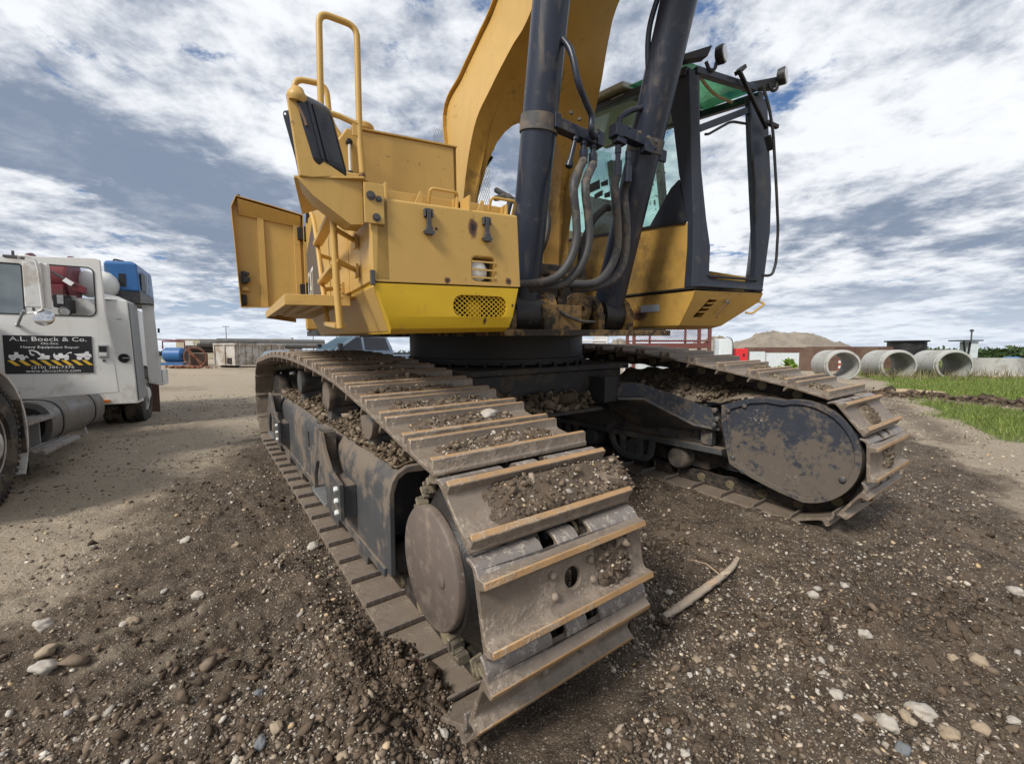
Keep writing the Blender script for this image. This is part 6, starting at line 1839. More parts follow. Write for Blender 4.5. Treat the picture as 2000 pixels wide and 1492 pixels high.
part(MB().loft([cabring(.45, -2.9, 3.0, .96), cabring(.75, -2.95, 3.05, 1.0), cabring(1.15, -2.95, 3.0, .99)]), 'body', 'pickup_blue', PK, .06)
part(MB().loft([cabring(1.12, 1.05, 3.0, .95), cabring(1.27, 1.0, 2.9, .88), cabring(1.31, 1.0, 2.4, .72)]), 'hood', 'pickup_blue', PK, .05)
part(MB().loft([cabring(1.12, -1.25, 1.25, .96), cabring(1.40, -1.2, 1.0, .92), cabring(1.86, -1.05, .25, .76), cabring(1.93, -.9, .05, .68)]), 'cab', 'pickup_blue', PK, .04)
part(MB().add([(1.19, -.84, 1.30), (1.19, .84, 1.30), (.32, .70, 1.845), (.32, -.70, 1.845)], [(0, 1, 2, 3)]).add([(1.18, -.84, 1.30), (1.18, .84, 1.30), (.31, .70, 1.845), (.31, -.70, 1.845)], [(0, 1, 2, 3)]), 'windscreen', 'clear_glass', PK, 0)
for s in (-1, 1):
    for x0, x1, x2, x3 in ((.05, .95, .22, .05), (-1.05, -.05, -.05, -.95)):
        part(MB().add([(x0, s * .955, 1.32), (x1, s * .955, 1.32), (x2, s * .80, 1.80), (x3, s * .80, 1.80)], [(0, 1, 2, 3)]), 'side_window', 'black_gloss', PK, 0)
    part(MB().box(.85, 1.0, s * 1.02 - .09, s * 1.02 + .09, 1.28, 1.55), 'door_mirror', 'black', PK, .02)
    part(MB().hexa([(2.72, s * .62, .86), (3.02, s * .62, .86), (3.0, s * .92, .86), (2.7, s * .96, .86), (2.72, s * .62, 1.08), (3.01, s * .62, 1.08), (2.97, s * .93, 1.08), (2.7, s * .97, 1.08)]), 'headlight', 'lamp_lens', PK, .01)
    for x in (-1.9, 1.95):
        w_ = part(MB().lathe((x, s * .80, .40), (0, s, 0), [(0, .25), (0, .37), (.03, .40), (.19, .40), (.22, .37), (.22, .25)], 28), 'tyre', 'tyre_rubber', PK, 0)
        part(MB().lathe((x, s * .99, .40), (0, s, 0), [(0, .25), (.01, .22), (-.03, .12), (.0, .02)], 20), 'rim', 'galv', w_, 0)
part(MB().box(3.0, 3.06, -.6, .6, .80, 1.12), 'grille', 'chrome', PK, .02)
part(MB().box(3.0, 3.14, -.98, .98, .48, .72), 'bumper', 'chrome', PK, .03)
part(MB().box(-2.9, -1.35, -.86, .86, 1.15, 1.22), 'bed_cover', 'black', PK, .01)

# ---------------------------------------------------------------- roll-off dumpster with ribs
DM = thing('dumpster', MB().box(0, 7.2, 0, .06, .25, 1.95).box(0, 7.2, 2.34, 2.4, .25, 1.95).box(0, .06, 0, 2.4, .25, 1.95).box(7.14, 7.2, 0, 2.4, .25, 1.95).box(0, 7.2, 0, 2.4, .18, .25), 'dumpster_paint',
           'long pale grey roll-off dumpster with vertical ribs', 'dumpster', (-22.9, 36.0, .06), math.radians(72), 0)
for k in range(11):
    part(MB().box(.25 + .66 * k, .37 + .66 * k, -.10, 0, .25, 1.92), 'rib', 'dumpster_paint', DM, .02)
part(MB().box(-.06, 7.26, -.12, .06, 1.88, 2.02), 'top_rail', 'dumpster_paint', DM, .02)
part(MB().box(-.12, .0, 0, 2.4, 1.88, 2.02).box(-.10, 0, .0, .12, .25, 1.9).box(-.10, 0, 2.28, 2.4, .25, 1.9).box(-.10, 0, 1.1, 1.22, .25, 1.9), 'end_frame', 'dumpster_paint', DM, .02)
part(MB().box(-.05, -.01, .45, .95, .30, .80), 'end_hatch', 'black_steel', DM, .01)
for k in (0.4, 6.6):
    part(MB().cyl((k, .3, .14), (k, 2.1, .14), .14, n=14), 'roller', 'black_steel', DM, 0)
# black and grey plastic pipes stacked behind it
lab = [('thick black pipe lying lowest at the left end of the pipe stack', 'pipe_black'), ('thick black pipe beside the lowest one in the pipe stack', 'pipe_black'), ('black pipe resting on top of the two lower black pipes', 'pipe_grey'), ('long grey pipe showing above the dumpster end', 'pipe_grey'), ('thin brown grey pipe lying far right above the dumpster rim', 'pipe_grey')]
for (x, y, z, r, L), (lb, mm) in zip(((-29.1, 38.8, 1.62, .34, 4.0), (-28.45, 39.3, 1.80, .34, 5.5), (-27.9, 38.9, 2.12, .32, 6.5), (-26.6, 39.2, 2.28, .32, 9.0), (-23.3, 39.8, 1.95, .24, 6.0)), lab):
    thing('plastic_pipe', MB().lathe((0, 0, 0), (.85, .52, 0), [(0, r * .86), (0, r), (L, r), (L, r * .86), (.02, r * .85)], 28, caps=False), mm, lb, 'pipe', (x, y, z), 0, 0, 'plastic pipes stacked behind the dumpster')
sp = thing('pipe_rack', MB(), 'rust_brown', 'low rusty rack holding up the stacked black pipes', 'rack', (-31.5, 38.5, 0), .25, .02) if False else None
rk = MB()
for x in (.6, 3.4):
    rk.box(x, x + .15, -.6, 3.0, .0, 1.25).box(x, x + .15, -.6, -.45, 1.25, 1.9)
thing('pipe_rack', rk, 'rust_brown', 'low rusty rack under the stacked black pipes', 'rack', (-29.4, 38.9, 0), .25, .02)
# rusty ring leaning in front of the pipes, scrap pile below it
rg = MB().tube([(.80 * math.cos(2 * PI * k / 36), 0, .80 * math.sin(2 * PI * k / 36)) for k in range(36)], .055, 8, closed=True)
RG = thing('steel_ring', rg, 'rust_ring', 'big rusty spoked ring leaning beside the dumpster end', 'ring', (-26.2, 35.9, .92), .25, 0)
RG.rotation_euler = (.12, 0, .25)
for a in (2.1, 2.35):
    part(MB().beam((-.78 * math.cos(a), 0, -.78 * math.sin(a)), (.78 * math.cos(a), 0, .78 * math.sin(a)), .09, .09, up=(0, 1, 0)), 'spoke', 'rust_ring', RG, .01)
pos = RNG.normal(0, 1, (160, 3)) * np.array([.75, .4, .05]) + np.array([-26.4, 35.2, .12])
tag(lumps('scrap_pile', pos, RNG.uniform(.05, .13, 160), CLOD, 'rust_ring'), 'low heap of rusty scrap at the foot of the steel ring', 'scrap', kind='stuff')
# blue pump skid, beige trailer
BP = thing('pump_skid', MB().lathe((-.9, 0, 1.05), (1, 0, 0), [(0, .1), (.05, .55), (.2, .68), (1.5, .68), (1.65, .55), (1.7, .1)], 24).box(-.9, .9, -.6, .6, .1, .35), 'blue_plastic', 'blue tank skid with red pipework far behind the service truck', 'tank skid', (-31.4, 40.5, .05), .2, .01)
part(MB().tube([(-.9, -.2, 1.6), (-.9, -.2, 2.3), (.9, -.2, 2.3), (.9, -.2, 1.6)], .07, 8).tube([(-1.6, -.2, 2.5), (.9, -.2, 2.35)], .05, 8), 'red_pipework', 'dark_red', BP, 0)
part(MB().lathe((1.2, -.2, .9), (0, -1, 0), [(0, .4), (.2, .4), (.201, .05)], 20), 'pump_housing', 'black_steel', BP, 0)
BT = thing('site_trailer', MB().box(0, 5.5, 0, 2.4, .6, 2.6), 'beige_trailer', 'beige site trailer behind the black pipes', 'trailer', (-34.4, 44.5, .05), .15, .04)
part(MB().box(-.05, 5.55, -.05, 2.45, 2.6, 2.68), 'trailer_roof', 'galv', BT, .02)
part(MB().box(.8, 1.7, -.03, 0, .7, 2.45), 'trailer_door', 'white_shaded', BT, .01)
for x in (1.2, 4.2):
    part(MB().lathe((x, .1, .38), (0, -1, 0), [(0, .36), (.2, .36), (.201, .05)], 18), 'trailer_wheel', 'tyre_rubber', BT, 0)
# billboard and light poles on the horizon
BB = thing('billboard', MB().box(-2.7, 2.7, -.1, .1, 2.1, 4.9), 'white_shaded', 'small blank white billboard on the horizon left of the pickup', 'billboard', (-66, 125, .6), .2, .02)
part(MB().box(-3.0, 2.7, -.35, -.12, 1.7, 1.8), 'catwalk', 'dark_grey', BB, 0)
part(MB().cyl((2.5, .3, -1), (2.5, .3, 5.1), .35, n=12).cyl((.0, .2, -1), (0, .2, 2.1), .2, n=10), 'post', 'rust_brown', BB, 0)
for i, (x, y, h, lb) in enumerate(((-105, 160, 10.6, 'tall thin light pole on the horizon above the dumpster'), (-49.5, 165, 11.5, 'thin pole on the horizon beside the turntable'), (-68.5, 150, 9.0, 'faint thin pole on the horizon right of the billboard'), (-60.5, 150, 10.0, 'thin pole just behind the pickup cab'))):
    p = thing('light_pole', MB().cyl((0, 0, 0), (0, 0, h), .17, .10, n=8), 'dark_grey', lb, 'light pole', (x, y, .4), 0, 0, 'light poles on the horizon')
    part(MB().box(-1.3, 1.3, -.1, .1, h - .1, h + .12), 'lamp_arm', 'dark_grey', p, 0)

# ---------------------------------------------------------------- right side: concrete pipes
AX = Vector((.36, .93, 0)).normalized()
for x, y, lb in ((15.75, 20.6, 'leftmost of three big concrete pipes lying in the grass'), (18.4, 20.6, 'middle one of three concrete pipes, an orange barrel showing through it'), (20.85, 20.4, 'rightmost of three big concrete pipes lying in the grass')):
    ro, ri, L = .735, .60, 2.45
    prof = [(0, ri + .01), (0, ro - .05), (.02, ro - .03), (.14, ro - .03), (.16, ro), (L, ro), (L, ri), (.02, ri)]
    thing('concrete_pipe', MB().lathe((0, 0, 0), AX, prof, 64, caps=False), 'concrete', lb, 'concrete pipe', (x, y, .68), 0, 0, 'concrete pipes in the grass', 30)
OB = thing('traffic_barrel', MB().lathe((0, 0, 0), (0, 0, 1), [(0, .29), (.08, .29), (.1, .26), (.5, .25), (.9, .22), (.95, .15), (.951, .02)], 20), 'orange_paint', 'orange traffic barrel beyond the middle concrete pipe', 'barrel', (19.05, 24.9, .1), 0, 0)
for z in (.3, .6):
    part(MB().lathe((0, 0, z), (0, 0, 1), [(0, .262), (.12, .256)], 20, caps=False), 'white_band', 'sign_white', OB, 0)
# short concrete ring section and pallets with blue tarp at the right edge
CR = thing('manhole_ring', MB().lathe((0, 0, 0), (0, 0, 1), [(0, 1.02), (.80, 1.02), (.80, .88), (0, .88), (0, 1.02)], 64, caps=False), 'concrete', 'low wide concrete manhole ring right of the concrete pipes', 'concrete ring', (23.4, 21.0, gz(23.4, 21.0) + .06), 0, 0, None, 30)
CR.scale = (1.0, 1.0, 1.0)
thing('concrete_slab', MB().box(-1.2, 1.2, -.8, .8, 0, .30), 'concrete', 'flat concrete slab at the right edge beside the manhole ring', 'slab', (25.0, 20.4, gz(25, 20.4) + .05), .1, .02)
PL = thing('pallet', MB().box(-2.3, 1.6, -1.0, -.9, 0, .09).box(-2.3, 1.6, .6, .7, 0, .09).box(-2.2, 1.5, -1, .7, .09, .13), 'wood_grey', 'old timber skids under the manhole ring', 'skids', (24.0, 20.7, gz(24, 20.7) - .06), .05, .01)
thing('blue_tarp', MB().loft([[(-1, -.5, 0), (1, -.5, 0), (1, .5, 0), (-1, .5, 0)], [(-.9, -.45, .35), (.9, -.45, .2), (.8, .4, .25), (-.7, .4, .45)], [(-.5, -.2, .5), (.3, -.2, .32), (.3, .2, .32), (-.5, .2, .5)]]), 'blue_tarp', 'blue tarp heaped at the right edge behind the slab', 'tarp', (29.3, 25.0, .55), .1, .05)
# brown steel wall of trench boxes with a black tank at its end
BW = thing('trench_box_wall', MB().box(0, 10.6, 0, .14, 0, 1.62).box(4.2, 10.6, 0, .14, 1.62, 1.66), 'rust_brown', 'long low rusty brown steel wall behind the concrete pipes', 'steel wall', (16.4, 30.6, .05), math.radians(-3), .02)
for k in range(5):
    part(MB().box(.3 + 2.4 * k, .42 + 2.4 * k, -.06, 0, 0, 1.6), 'stiffener', 'rust_brown', BW, .01)
BK_ = thing('black_tank', MB().lathe((0, 0, 0), (0, 0, 1), [(0, 1.05), (1.98, 1.05), (1.981, .01)], 32), 'black_steel', 'black round tank with a flat lid at the end of the brown wall', 'tank', (27.4, 30.2, .05), 0, 0)
part(MB().prism([(1.28 * math.cos(2 * PI * k / 8 + .39), 1.28 * math.sin(2 * PI * k / 8 + .39)) for k in range(8)], 2, 1.985, 2.07), 'tank_lid', 'black_steel', BK_, .01)
WS = thing('steel_sheet', MB().box(0, 3.0, 0, .10, 0, 1.22).box(.0, .9, 0, .1, 1.22, 1.30), 'sheet_white', 'pale bluish white sheet leaning before the brown wall', 'sheet', (14.6, 26.6, .05), 0, .01)
part(MB().box(.92, .96, -.03, 0, .1, 1.2), 'sheet_seam', 'galv', WS, 0)
RB = thing('red_box', MB().box(-.32, .32, -.25, .25, 0, .9), 'signal_red', 'small red steel box left of the white sheet', 'box', (12.9, 24.6, .62), 0, .03)
part(MB().box(.05, .15, -.27, -.25, .45, .6), 'box_lock', 'black', RB, .01)
part(MB().box(-.3, .3, -.2, .2, -.62, 0), 'box_stand', 'dark_grey', RB, .01)
# red beam lying beyond the far track, pale timber and bright weeds by it
thing('red_beam', MB().box(-1.0, 1.0, -.13, .13, 0, .26), 'signal_red', 'red painted beam lying on the ground beyond the far track', 'beam', (6.55, 13.0, .22), -.22, .02)
thing('timber_beam', MB().box(-.45, .45, -.08, .08, 0, .12), 'tan_board', 'short pale timber beside the red beam', 'timber', (7.9, 12.6, .16), -.3, .01)
thing('plywood_sheet', MB().box(-.52, .52, -.55, .55, 0, .05), 'tan_board', 'tan plywood piece lying in the grass by the dark soil ridge', 'board', (11.3, 12.3, gz(11.3, 12.3) + .06), .2, .006)
# red rack of angle iron with mesh, behind the cab
RK_ = empty('steel_rack', (8.7, 24.3, .05), .02, 'brown red steel rack with mesh sides behind the cab', 'rack')
for x in (-1.9, 2.35):
    for y in (0, 1.3):
        part(MB().box(x - .08, x + .08, y - .08, y + .08, 0, 2.7), 'rack_post', 'rack_red', RK_, .01)
for z in (1.62, 1.9, 2.62):
    for y in (0, 1.3):
        part(MB().box(-1.9, 2.35, y - .06, y + .06, z - (.14 if z < 1.7 else .04), z + (.14 if z < 1.7 else .04)), 'rack_rail', 'rack_red', RK_, .01)
for x in (-1.0, 1.0):
    part(MB().box(x - .05, x + .05, 0, .1, 1.7, 2.6), 'rack_upright', 'rack_red', RK_, .01)
part(MB().hexa([(2.30, 0, 1.85), (2.4, 0, 1.85), (2.4, 1.4, 1.35), (2.30, 1.4, 1.35), (2.30, 0, 2.0), (2.4, 0, 2.0), (2.4, 1.4, 1.5), (2.30, 1.4, 1.5)]), 'rack_brace', 'rack_red', RK_, .01)
ms = MB()
for k in range(40):
    x = -1.85 + .105 * k
    ms.beam((x, .05, 1.95), (x + .35, .05, 2.6), .012, .012, up=(0, 1, 0)).beam((x + .35, .05, 1.95), (x, .05, 2.6), .012, .012, up=(0, 1, 0))
tag(part(ms, 'rack_mesh', 'rack_red', RK_, 0), kind='stuff')
# white storage tote beside the rack with a hose over it, white pipe gate at the left
TT_ = thing('white_tote', MB().box(0, .75, 0, .8, 0, 2.0), 'sheet_white', 'white plastic tote standing right of the red rack', 'tote', (11.55, 24.2, .05), 0, .06)
part(MB().tube(spline([(.35, -.02, 2.1), (.62, -.05, 2.0), (.72, -.06, 1.6), (.70, -.06, .9)], 6), .02, 7), 'tote_hose', 'black', TT_, 0)
WB = thing('white_tank', MB().box(0, 3.3, 0, 1.0, 0, 1.55), 'sheet_white', 'low white tank under the red rack', 'tank', (7.0, 26.2, .05), 0, .06)
part(MB().cyl((1.6, .5, 1.55), (1.6, .5, 1.68), .3, n=18), 'tank_cap', 'galv', WB, 0)
GT = empty('pipe_gate', (4.1, 26.5, .05), 0, 'white pipe gate seen low between turntable and rack', 'gate')
for z in (1.55, 1.95, 2.35):
    part(MB().cyl((-.6, 0, z), (1.7, 0, z), .06, n=10), 'gate_rail', 'white_shaded', GT, 0)
for x in (-.6, 1.7):
    part(MB().cyl((x, 0, 0), (x, 0, 2.4), .07, n=10), 'gate_post', 'white_shaded', GT, 0)
part(MB().hexa([(.7, 0, 1.5), (1.6, 0, 1.5), (1.6, .3, 1.5), (.7, .3, 1.5), (1.0, 0, 2.3), (1.6, 0, 2.3), (1.6, .3, 2.3), (1.0, .3, 2.3)]), 'gate_panel', 'white_shaded', GT, .01)
# hunting blind-like lookout stand near the right edge
LS = empty('lookout_stand', (29.3, 28.2, .05), .05, 'small black stand with a flat roof and glass side near the right edge', 'stand')
part(MB().box(-.55, .75, -.5, .5, 1.98, 2.05), 'roof', 'black_steel', LS, .01)
for x0, x1 in ((-.38, -.1), (.1, -.25)):
    part(MB().beam((x0, -.3, 1.95), (x1 + .1, -.3, .2), .08, .08), 'leg', 'black_steel', LS, .005)
part(MB().box(.1, .6, -.35, .35, .3, 1.95), 'glass_side', 'sheet_white', LS, .02)
part(MB().cyl((.48, 0, 2.05), (.48, 0, 2.75), .04, n=8).box(.36, .60, -.03, .03, 2.6, 2.72), 'mast', 'dark_grey', LS, 0)


# ---------------------------------------------------------------- heaps of earth
def heap(name, cx_, cy_, rx, ry, h, mat_, label, cat, seed, rough=.18, shape=1.5):
    n1, n2 = 70, 40
    a = np.linspace(0, 2 * PI, n1, endpoint=False)
    r = np.linspace(0, 1, n2)
    A, Rr = np.meshgrid(a, r)
    x, y = rx * Rr * np.cos(A), ry * Rr * np.sin(A)
    prof = np.clip(1 - Rr ** shape, 0, 1)
    z = h * prof * (1 + rough * fbm(x * 2.2 / rx * 3, y * 2.2 / ry * 3, 4, seed)) + h * .10 * fbm(x * 14 / rx, y * 14 / ry, 3, seed + 5) * prof - .15 * (Rr > .98)
    mb = MB()
    mb.v = [(float(p), float(q), float(s)) for p, q, s in zip(x.ravel(), y.ravel(), z.ravel())]
    for i in range(n2 - 1):
        for j in range(n1):
            mb.f.append([i * n1 + j, (i + 1) * n1 + j, (i + 1) * n1 + (j + 1) % n1, i * n1 + (j + 1) % n1])
            mb.m.append(0)
    return thing(name, mb, mat_, label, cat, (cx_, cy_, .0), 0, 0, None, 60)


weathered('spoil_earth', (0.25, 0.215, 0.175), 0.95, dirt=(0.18, 0.155, 0.125), dirt_amt=0.5, dirt_scale=.35, rust_amt=0.10, rust=(.12, .09, .06), dust_up=0, bump=0.6, bump_scale=1.5)
weathered('dark_earth', (0.060, 0.046, 0.034), 0.95, dirt=(0.13, 0.10, 0.075), dirt_amt=0.4, dirt_scale=1.2, rust_amt=0, dust_up=.4, bump=0.6, bump_scale=12)
heap('earth_heap', 32.0, 51.0, 10.5, 7, 3.45, 'spoil_earth', 'tall tan heap of excavated earth behind the brown wall', 'earth heap', 3, .22, 1.9)
heap('earth_heap', 24.5, 53.0, 7.5, 5, 3.0, 'spoil_earth', 'lower tan earth heap just right of the red rack', 'earth heap', 9, .25, 1.4)
heap('earth_heap', 15.2, 62.0, 5.0, 4, 3.0, 'spoil_earth', 'small yellowish earth heap between white gate and red rack', 'earth heap', 14, .3, 1.4)


# ---------------------------------------------------------------- plants
def leaf_quads(P, size, mat_, name, drop=.0):
    n = len(P)
    d = RNG.normal(0, 1, (n, 3))
    d /= np.linalg.norm(d, axis=1)[:, None]
    e = np.cross(d, RNG.normal(0, 1, (n, 3)))
    e /= np.linalg.norm(e, axis=1)[:, None]
    s = size * RNG.uniform(.6, 1.3, n)
    V = np.stack([P - d * s[:, None], P + e * s[:, None] * .45, P + d * s[:, None], P - e * s[:, None] * .45], 1).reshape(-1, 3)
    me = bpy.data.meshes.new(name)
    me.vertices.add(4 * n)
    me.vertices.foreach_set('co', V.astype(np.float32).ravel())
    me.loops.add(4 * n)
    me.loops.foreach_set('vertex_index', np.arange(4 * n, dtype=np.int32))
    me.polygons.add(n)
    me.polygons.foreach_set('loop_start', (np.arange(n) * 4).astype(np.int32))
    me.update(calc_edges=True)
    me.materials.append(MATS[mat_])
    return me


def bush(x, y, rx, ry, h, n, mat_, label, cat='bush', size=.12, name='bush', z0=.0, group=None, trunk=False):
    root = empty(name, (x, y, z0), 0, label, cat, group)
    k = max(5, int(n / 90))
    cen = RNG.normal(0, .42, (k, 3)) * np.array([rx, ry, h * .5]) + np.array([0, 0, h * .55])
    P = cen[RNG.integers(0, k, n)] + RNG.normal(0, 1, (n, 3)) * np.array([rx, ry, h]) * .17
    P[:, 2] = np.clip(P[:, 2], .02, h * 1.1)
    o = bpy.data.objects.new('crown', leaf_quads(P, size, mat_, 'crown'))
    C.objects.link(o)
    o.parent = root
    st = MB()
    for q in range(4):
        a = 2 * PI * q / 4 + .4
        st.cyl((.05 * math.cos(a) * rx, .05 * math.sin(a) * ry, 0), (.5 * rx * math.cos(a), .5 * ry * math.sin(a), h * .6), .05 * h / 2, .015 * h / 2, n=6)
    st.build('trunk', 'wood_grey', root, None)
    return root


bush(13.9, 21.9, .55, .4, .75, 260, 'leaf_bright', 'bright green leafy weed left of the concrete pipes', 'weed', .16, 'weed_plant', .05)
bush(7.45, 12.3, .35, .3, .28, 160, 'leaf_bright', 'bright yellow green weed beside the red beam', 'weed', .07, 'weed_plant', .1)
for i, (x, y, rx, h, lb) in enumerate(((31.0, 35.5, 1.9, 1.75, 'dark green bush right of the black tank lid'), (33.9, 36.5, 1.9, 1.75, 'olive bush left of the lookout stand'), (35.3, 33.0, 1.0, .95, 'low bush right of the lookout stand'))):
    bush(x, y, rx, 1.2, h, 900, 'leaf', lb, 'bush', .17, 'bush', .05, 'bushes behind the concrete pipes')
# far tree line on the horizon
P = []
for k in range(620):
    a = math.radians(RNG.uniform(30, 66))
    r = RNG.uniform(150, 230)
    h = RNG.uniform(1.2, 2.1) * (1.0 + .25 * math.sin(a * 37))
    c0 = np.array([r * math.sin(a), r * math.cos(a), .4 + h * .5])
    P.append(c0 + RNG.normal(0, 1, (26, 3)) * np.array([2.4, 2.4, h * .26]))
P = np.concatenate(P)
P[:, 2] = np.maximum(P[:, 2], .3)
o = bpy.data.objects.new('treeline', leaf_quads(P, .95, 'leaf', 'treeline'))
C.objects.link(o)
tag(o, 'dark green line of far trees along the right horizon', 'tree line', kind='stuff')
P = []
for k in range(160):
    a = math.radians(RNG.uniform(-62, 28))
    r = RNG.uniform(420, 620)
    h = RNG.uniform(2.0, 4.2)
    c0 = np.array([r * math.sin(a), r * math.cos(a), 1.0 + h * .5])
    P.append(c0 + RNG.normal(0, 1, (22, 3)) * np.array([9, 5, h * .3]))
P = np.concatenate(P)
P[:, 2] = np.maximum(P[:, 2], .3)
o = bpy.data.objects.new('treeline', leaf_quads(P, 1.8, 'leaf', 'treeline'))
C.objects.link(o)
tag(o, 'thin far tree line along the left horizon', 'tree line', kind='stuff')


def grass(name, x, y, hmin, hmax, mat_, wd, label):
    n = len(x)
    z = ground_h(x, y) - .02
    h = RNG.uniform(hmin, hmax, n)
    a = RNG.uniform(0, 2 * PI, n)
    w_ = wd * (.7 + np.hypot(x, y) * .05)
    lean = RNG.normal(0, .35, (n, 2)) * h[:, None]
    dx, dy = np.cos(a) * w_, np.sin(a) * w_
    V = np.stack([np.stack([x - dx, y - dy, z], -1), np.stack([x + dx, y + dy, z], -1), np.stack([x + lean[:, 0], y + lean[:, 1], z + h], -1)], 1).reshape(-1, 3)
    me = bpy.data.meshes.new(name)
    me.vertices.add(3 * n)
    me.vertices.foreach_set('co', V.astype(np.float32).ravel())
    me.loops.add(3 * n)
    me.loops.foreach_set('vertex_index', np.arange(3 * n, dtype=np.int32))
    me.polygons.add(n)
    me.polygons.foreach_set('loop_start', (np.arange(n) * 3).astype(np.int32))
    me.update(calc_edges=True)
    me.materials.append(MATS[mat_])
    o = bpy.data.objects.new(name, me)
    C.objects.link(o)
    return tag(o, label, 'grass', kind='stuff')


n = 420000
x, y = RNG.uniform(6.5, 34, n), RNG.uniform(6, 30, n)
g_ = grass_mask(x, y)
dens_ = np.clip(.75 + 1.0 * fbm(x * .55, y * .55, 3, 61), .12, 1) * np.clip(14 / np.hypot(x, y), .25, 1)
keep = (RNG.uniform(0, 1, n) < g_ * dens_) & (np.abs(np.degrees(np.arctan2(x, y))) < 60)
x, y = x[keep], y[keep]
grass('grass', x, y, .03, .14, 'grass_blades', .008, 'green grass patches on the right of the yard')
n = 5000
x, y = RNG.uniform(13, 34, n), RNG.uniform(17, 26, n)
keep = (RNG.uniform(0, 1, n) < grass_mask(x, y) * np.clip(fbm(x * .4, y * .4, 2, 62) + .3, 0, 1))
grass('tall_grass', x[keep], y[keep], .3, .62, 'dry_grass', .008, 'taller straw coloured grass in front of the concrete pipes')
# ================================================================ MUD ON THE MACHINE
def field(n, fx, fy, fz):
    return np.stack([fx, fy, fz], -1)


def ML(name, pos, size, var, mat_, label, cat='mud', M=None):
    o = lumps(name, pos, size, var, mat_, None, M, smooth=(var is PEB))
    return tag(o, label, cat, kind='stuff')


# on the near track frame: an uneven bed of clods
n = 7000
v = RNG.uniform(.17, .50, n)
u = RNG.uniform(1.1, 4.9, n) ** 1.0
hh = .03 + .075 * np.clip(.5 + fbm(u * 2.2, v * 6, 3, 71), 0, 1.2) * sstep(v, .16, .30)
pos = np.stack([v, u, .735 + hh * RNG.uniform(.0, 1, n)], -1)
ML('mud', pos, RNG.gamma(1.6, .0050, n) + .003, CLOD, 'dry_clods', 'dry crumbled soil lying along the top of the near track frame', M=ROOT_M)
# mud sheet under those clods
mb = MB()
nu, nv = 90, 14
for i in range(nu + 1):
    for j in range(nv + 1):
        uu, vv = 1.09 + 3.9 * i / nu, .165 + .38 * j / nv
        hb = .055 * float(np.clip(.55 + fbm(np.array([uu * 2.2]), np.array([vv * 6]), 3, 71)[0], 0, 1.2)) * float(sstep(vv, .16, .30)) + .012 * float(fbm(np.array([uu * 14]), np.array([vv * 14]), 3, 72)[0])
        mb.v.append((vv, uu, .732 + max(hb, -.004)))
for i in range(nu):
    for j in range(nv):
        a = i * (nv + 1) + j
        mb.f.append([a, a + 1, a + nv + 2, a + nv + 1])
        mb.m.append(0)
weathered('dry_mud', (0.15, 0.112, 0.075), 0.95, dirt=(0.23, 0.18, 0.125), dirt_amt=0.5, dirt_scale=7, rust_amt=0.15, rust=(.07, .05, .035), dust_up=0, bump=0.9, bump_scale=55, spec=.1)
weathered('grey_mud', (0.20, 0.165, 0.125), 0.95, dirt=(0.11, 0.085, 0.06), dirt_amt=0.45, dirt_scale=3.5, rust_amt=0.2, rust=(.33, .28, .21), dust_up=0, bump=1.0, bump_scale=45, spec=.1)
o = mb.build('mud', 'dry_mud', None, ROOT_M, smooth=80)
tag(o, 'caked soil layer on the near track frame below the clods', 'mud', kind='stuff')


# dirt packed between the grousers of the upper shoes: a crumbly bed per shoe, with little stones in it
def shoe_dirt(tracks, v0, seed, want, mat_, label):
    rg = np.random.default_rng(seed)
    mb, P, S = MB(), [], []
    for org, tan, nor, s_ in tracks:
        k = want(org, nor)
        if not k: continue
        a0 = rg.uniform(.04, .40) if k < .9 else rg.uniform(.05, .13)
        a1 = a0 + (rg.uniform(.16, .32) if k < .9 else rg.uniform(.54, .60))
        a1 = min(a1, .735)
        B = np.stack([np.array([1.0, 0, 0]), np.array(tan), np.array(nor)], 0)
        nx, ny = int(14 + 60 * (a1 - a0)), 12
        X_, Y_ = np.meshgrid(np.linspace(a0, a1, nx + 1), np.linspace(-.080, .080, ny + 1), indexing='ij')
        ph = rg.uniform(0, 50)
        e = np.clip(1 - np.abs((X_ - (a0 + a1) / 2) / ((a1 - a0) / 2)) ** 4, 0, 1) * np.clip(1.25 - np.abs(Y_ / .080) ** 6, 0, 1)
        edge = fbm(X_ * 9 + ph, Y_ * 14, 3, seed)
        H = .0045 + .034 * k ** .3 * np.clip(e * (.80 + .8 * edge) - .06, -.2, 1) + .005 * fbm(X_ * 70, Y_ * 70 + ph, 2, seed + 3)
        L = np.stack([X_, Y_, H], -1).reshape(-1, 3) @ B + np.array([v0, org.y, org.z])
        b0 = len(mb.v)
        mb.v += [tuple(p) for p in L]
        for i in range(nx):
            for j in range(ny):
                q = b0 + i * (ny + 1) + j
                mb.f.append([q, q + 1, q + ny + 2, q + ny + 1])
                mb.m.append(0)
        cnt = int(620 * (a1 - a0))
        ii = rg.integers(0, len(L), cnt)
        hh_ = H.reshape(-1)[ii]
        ok_ = hh_ > .008
        jit = rg.normal(0, .004, (cnt, 3))
        P.append((L[ii] + jit)[ok_])
        S.append((rg.gamma(1.9, .0021, cnt) + .0022)[ok_])
    o = mb.build('mud', mat_, None, ROOT_M, smooth=80)
    tag(o, label, 'mud', kind='stuff')
    return np.concatenate(P), np.concatenate(S)


def want_near(org, nor):
    if nor.z > .75 and .45 < org.y < 3.3: return 1.0
    if nor.z > .75 and org.y < 5.0: return .92
    return 0


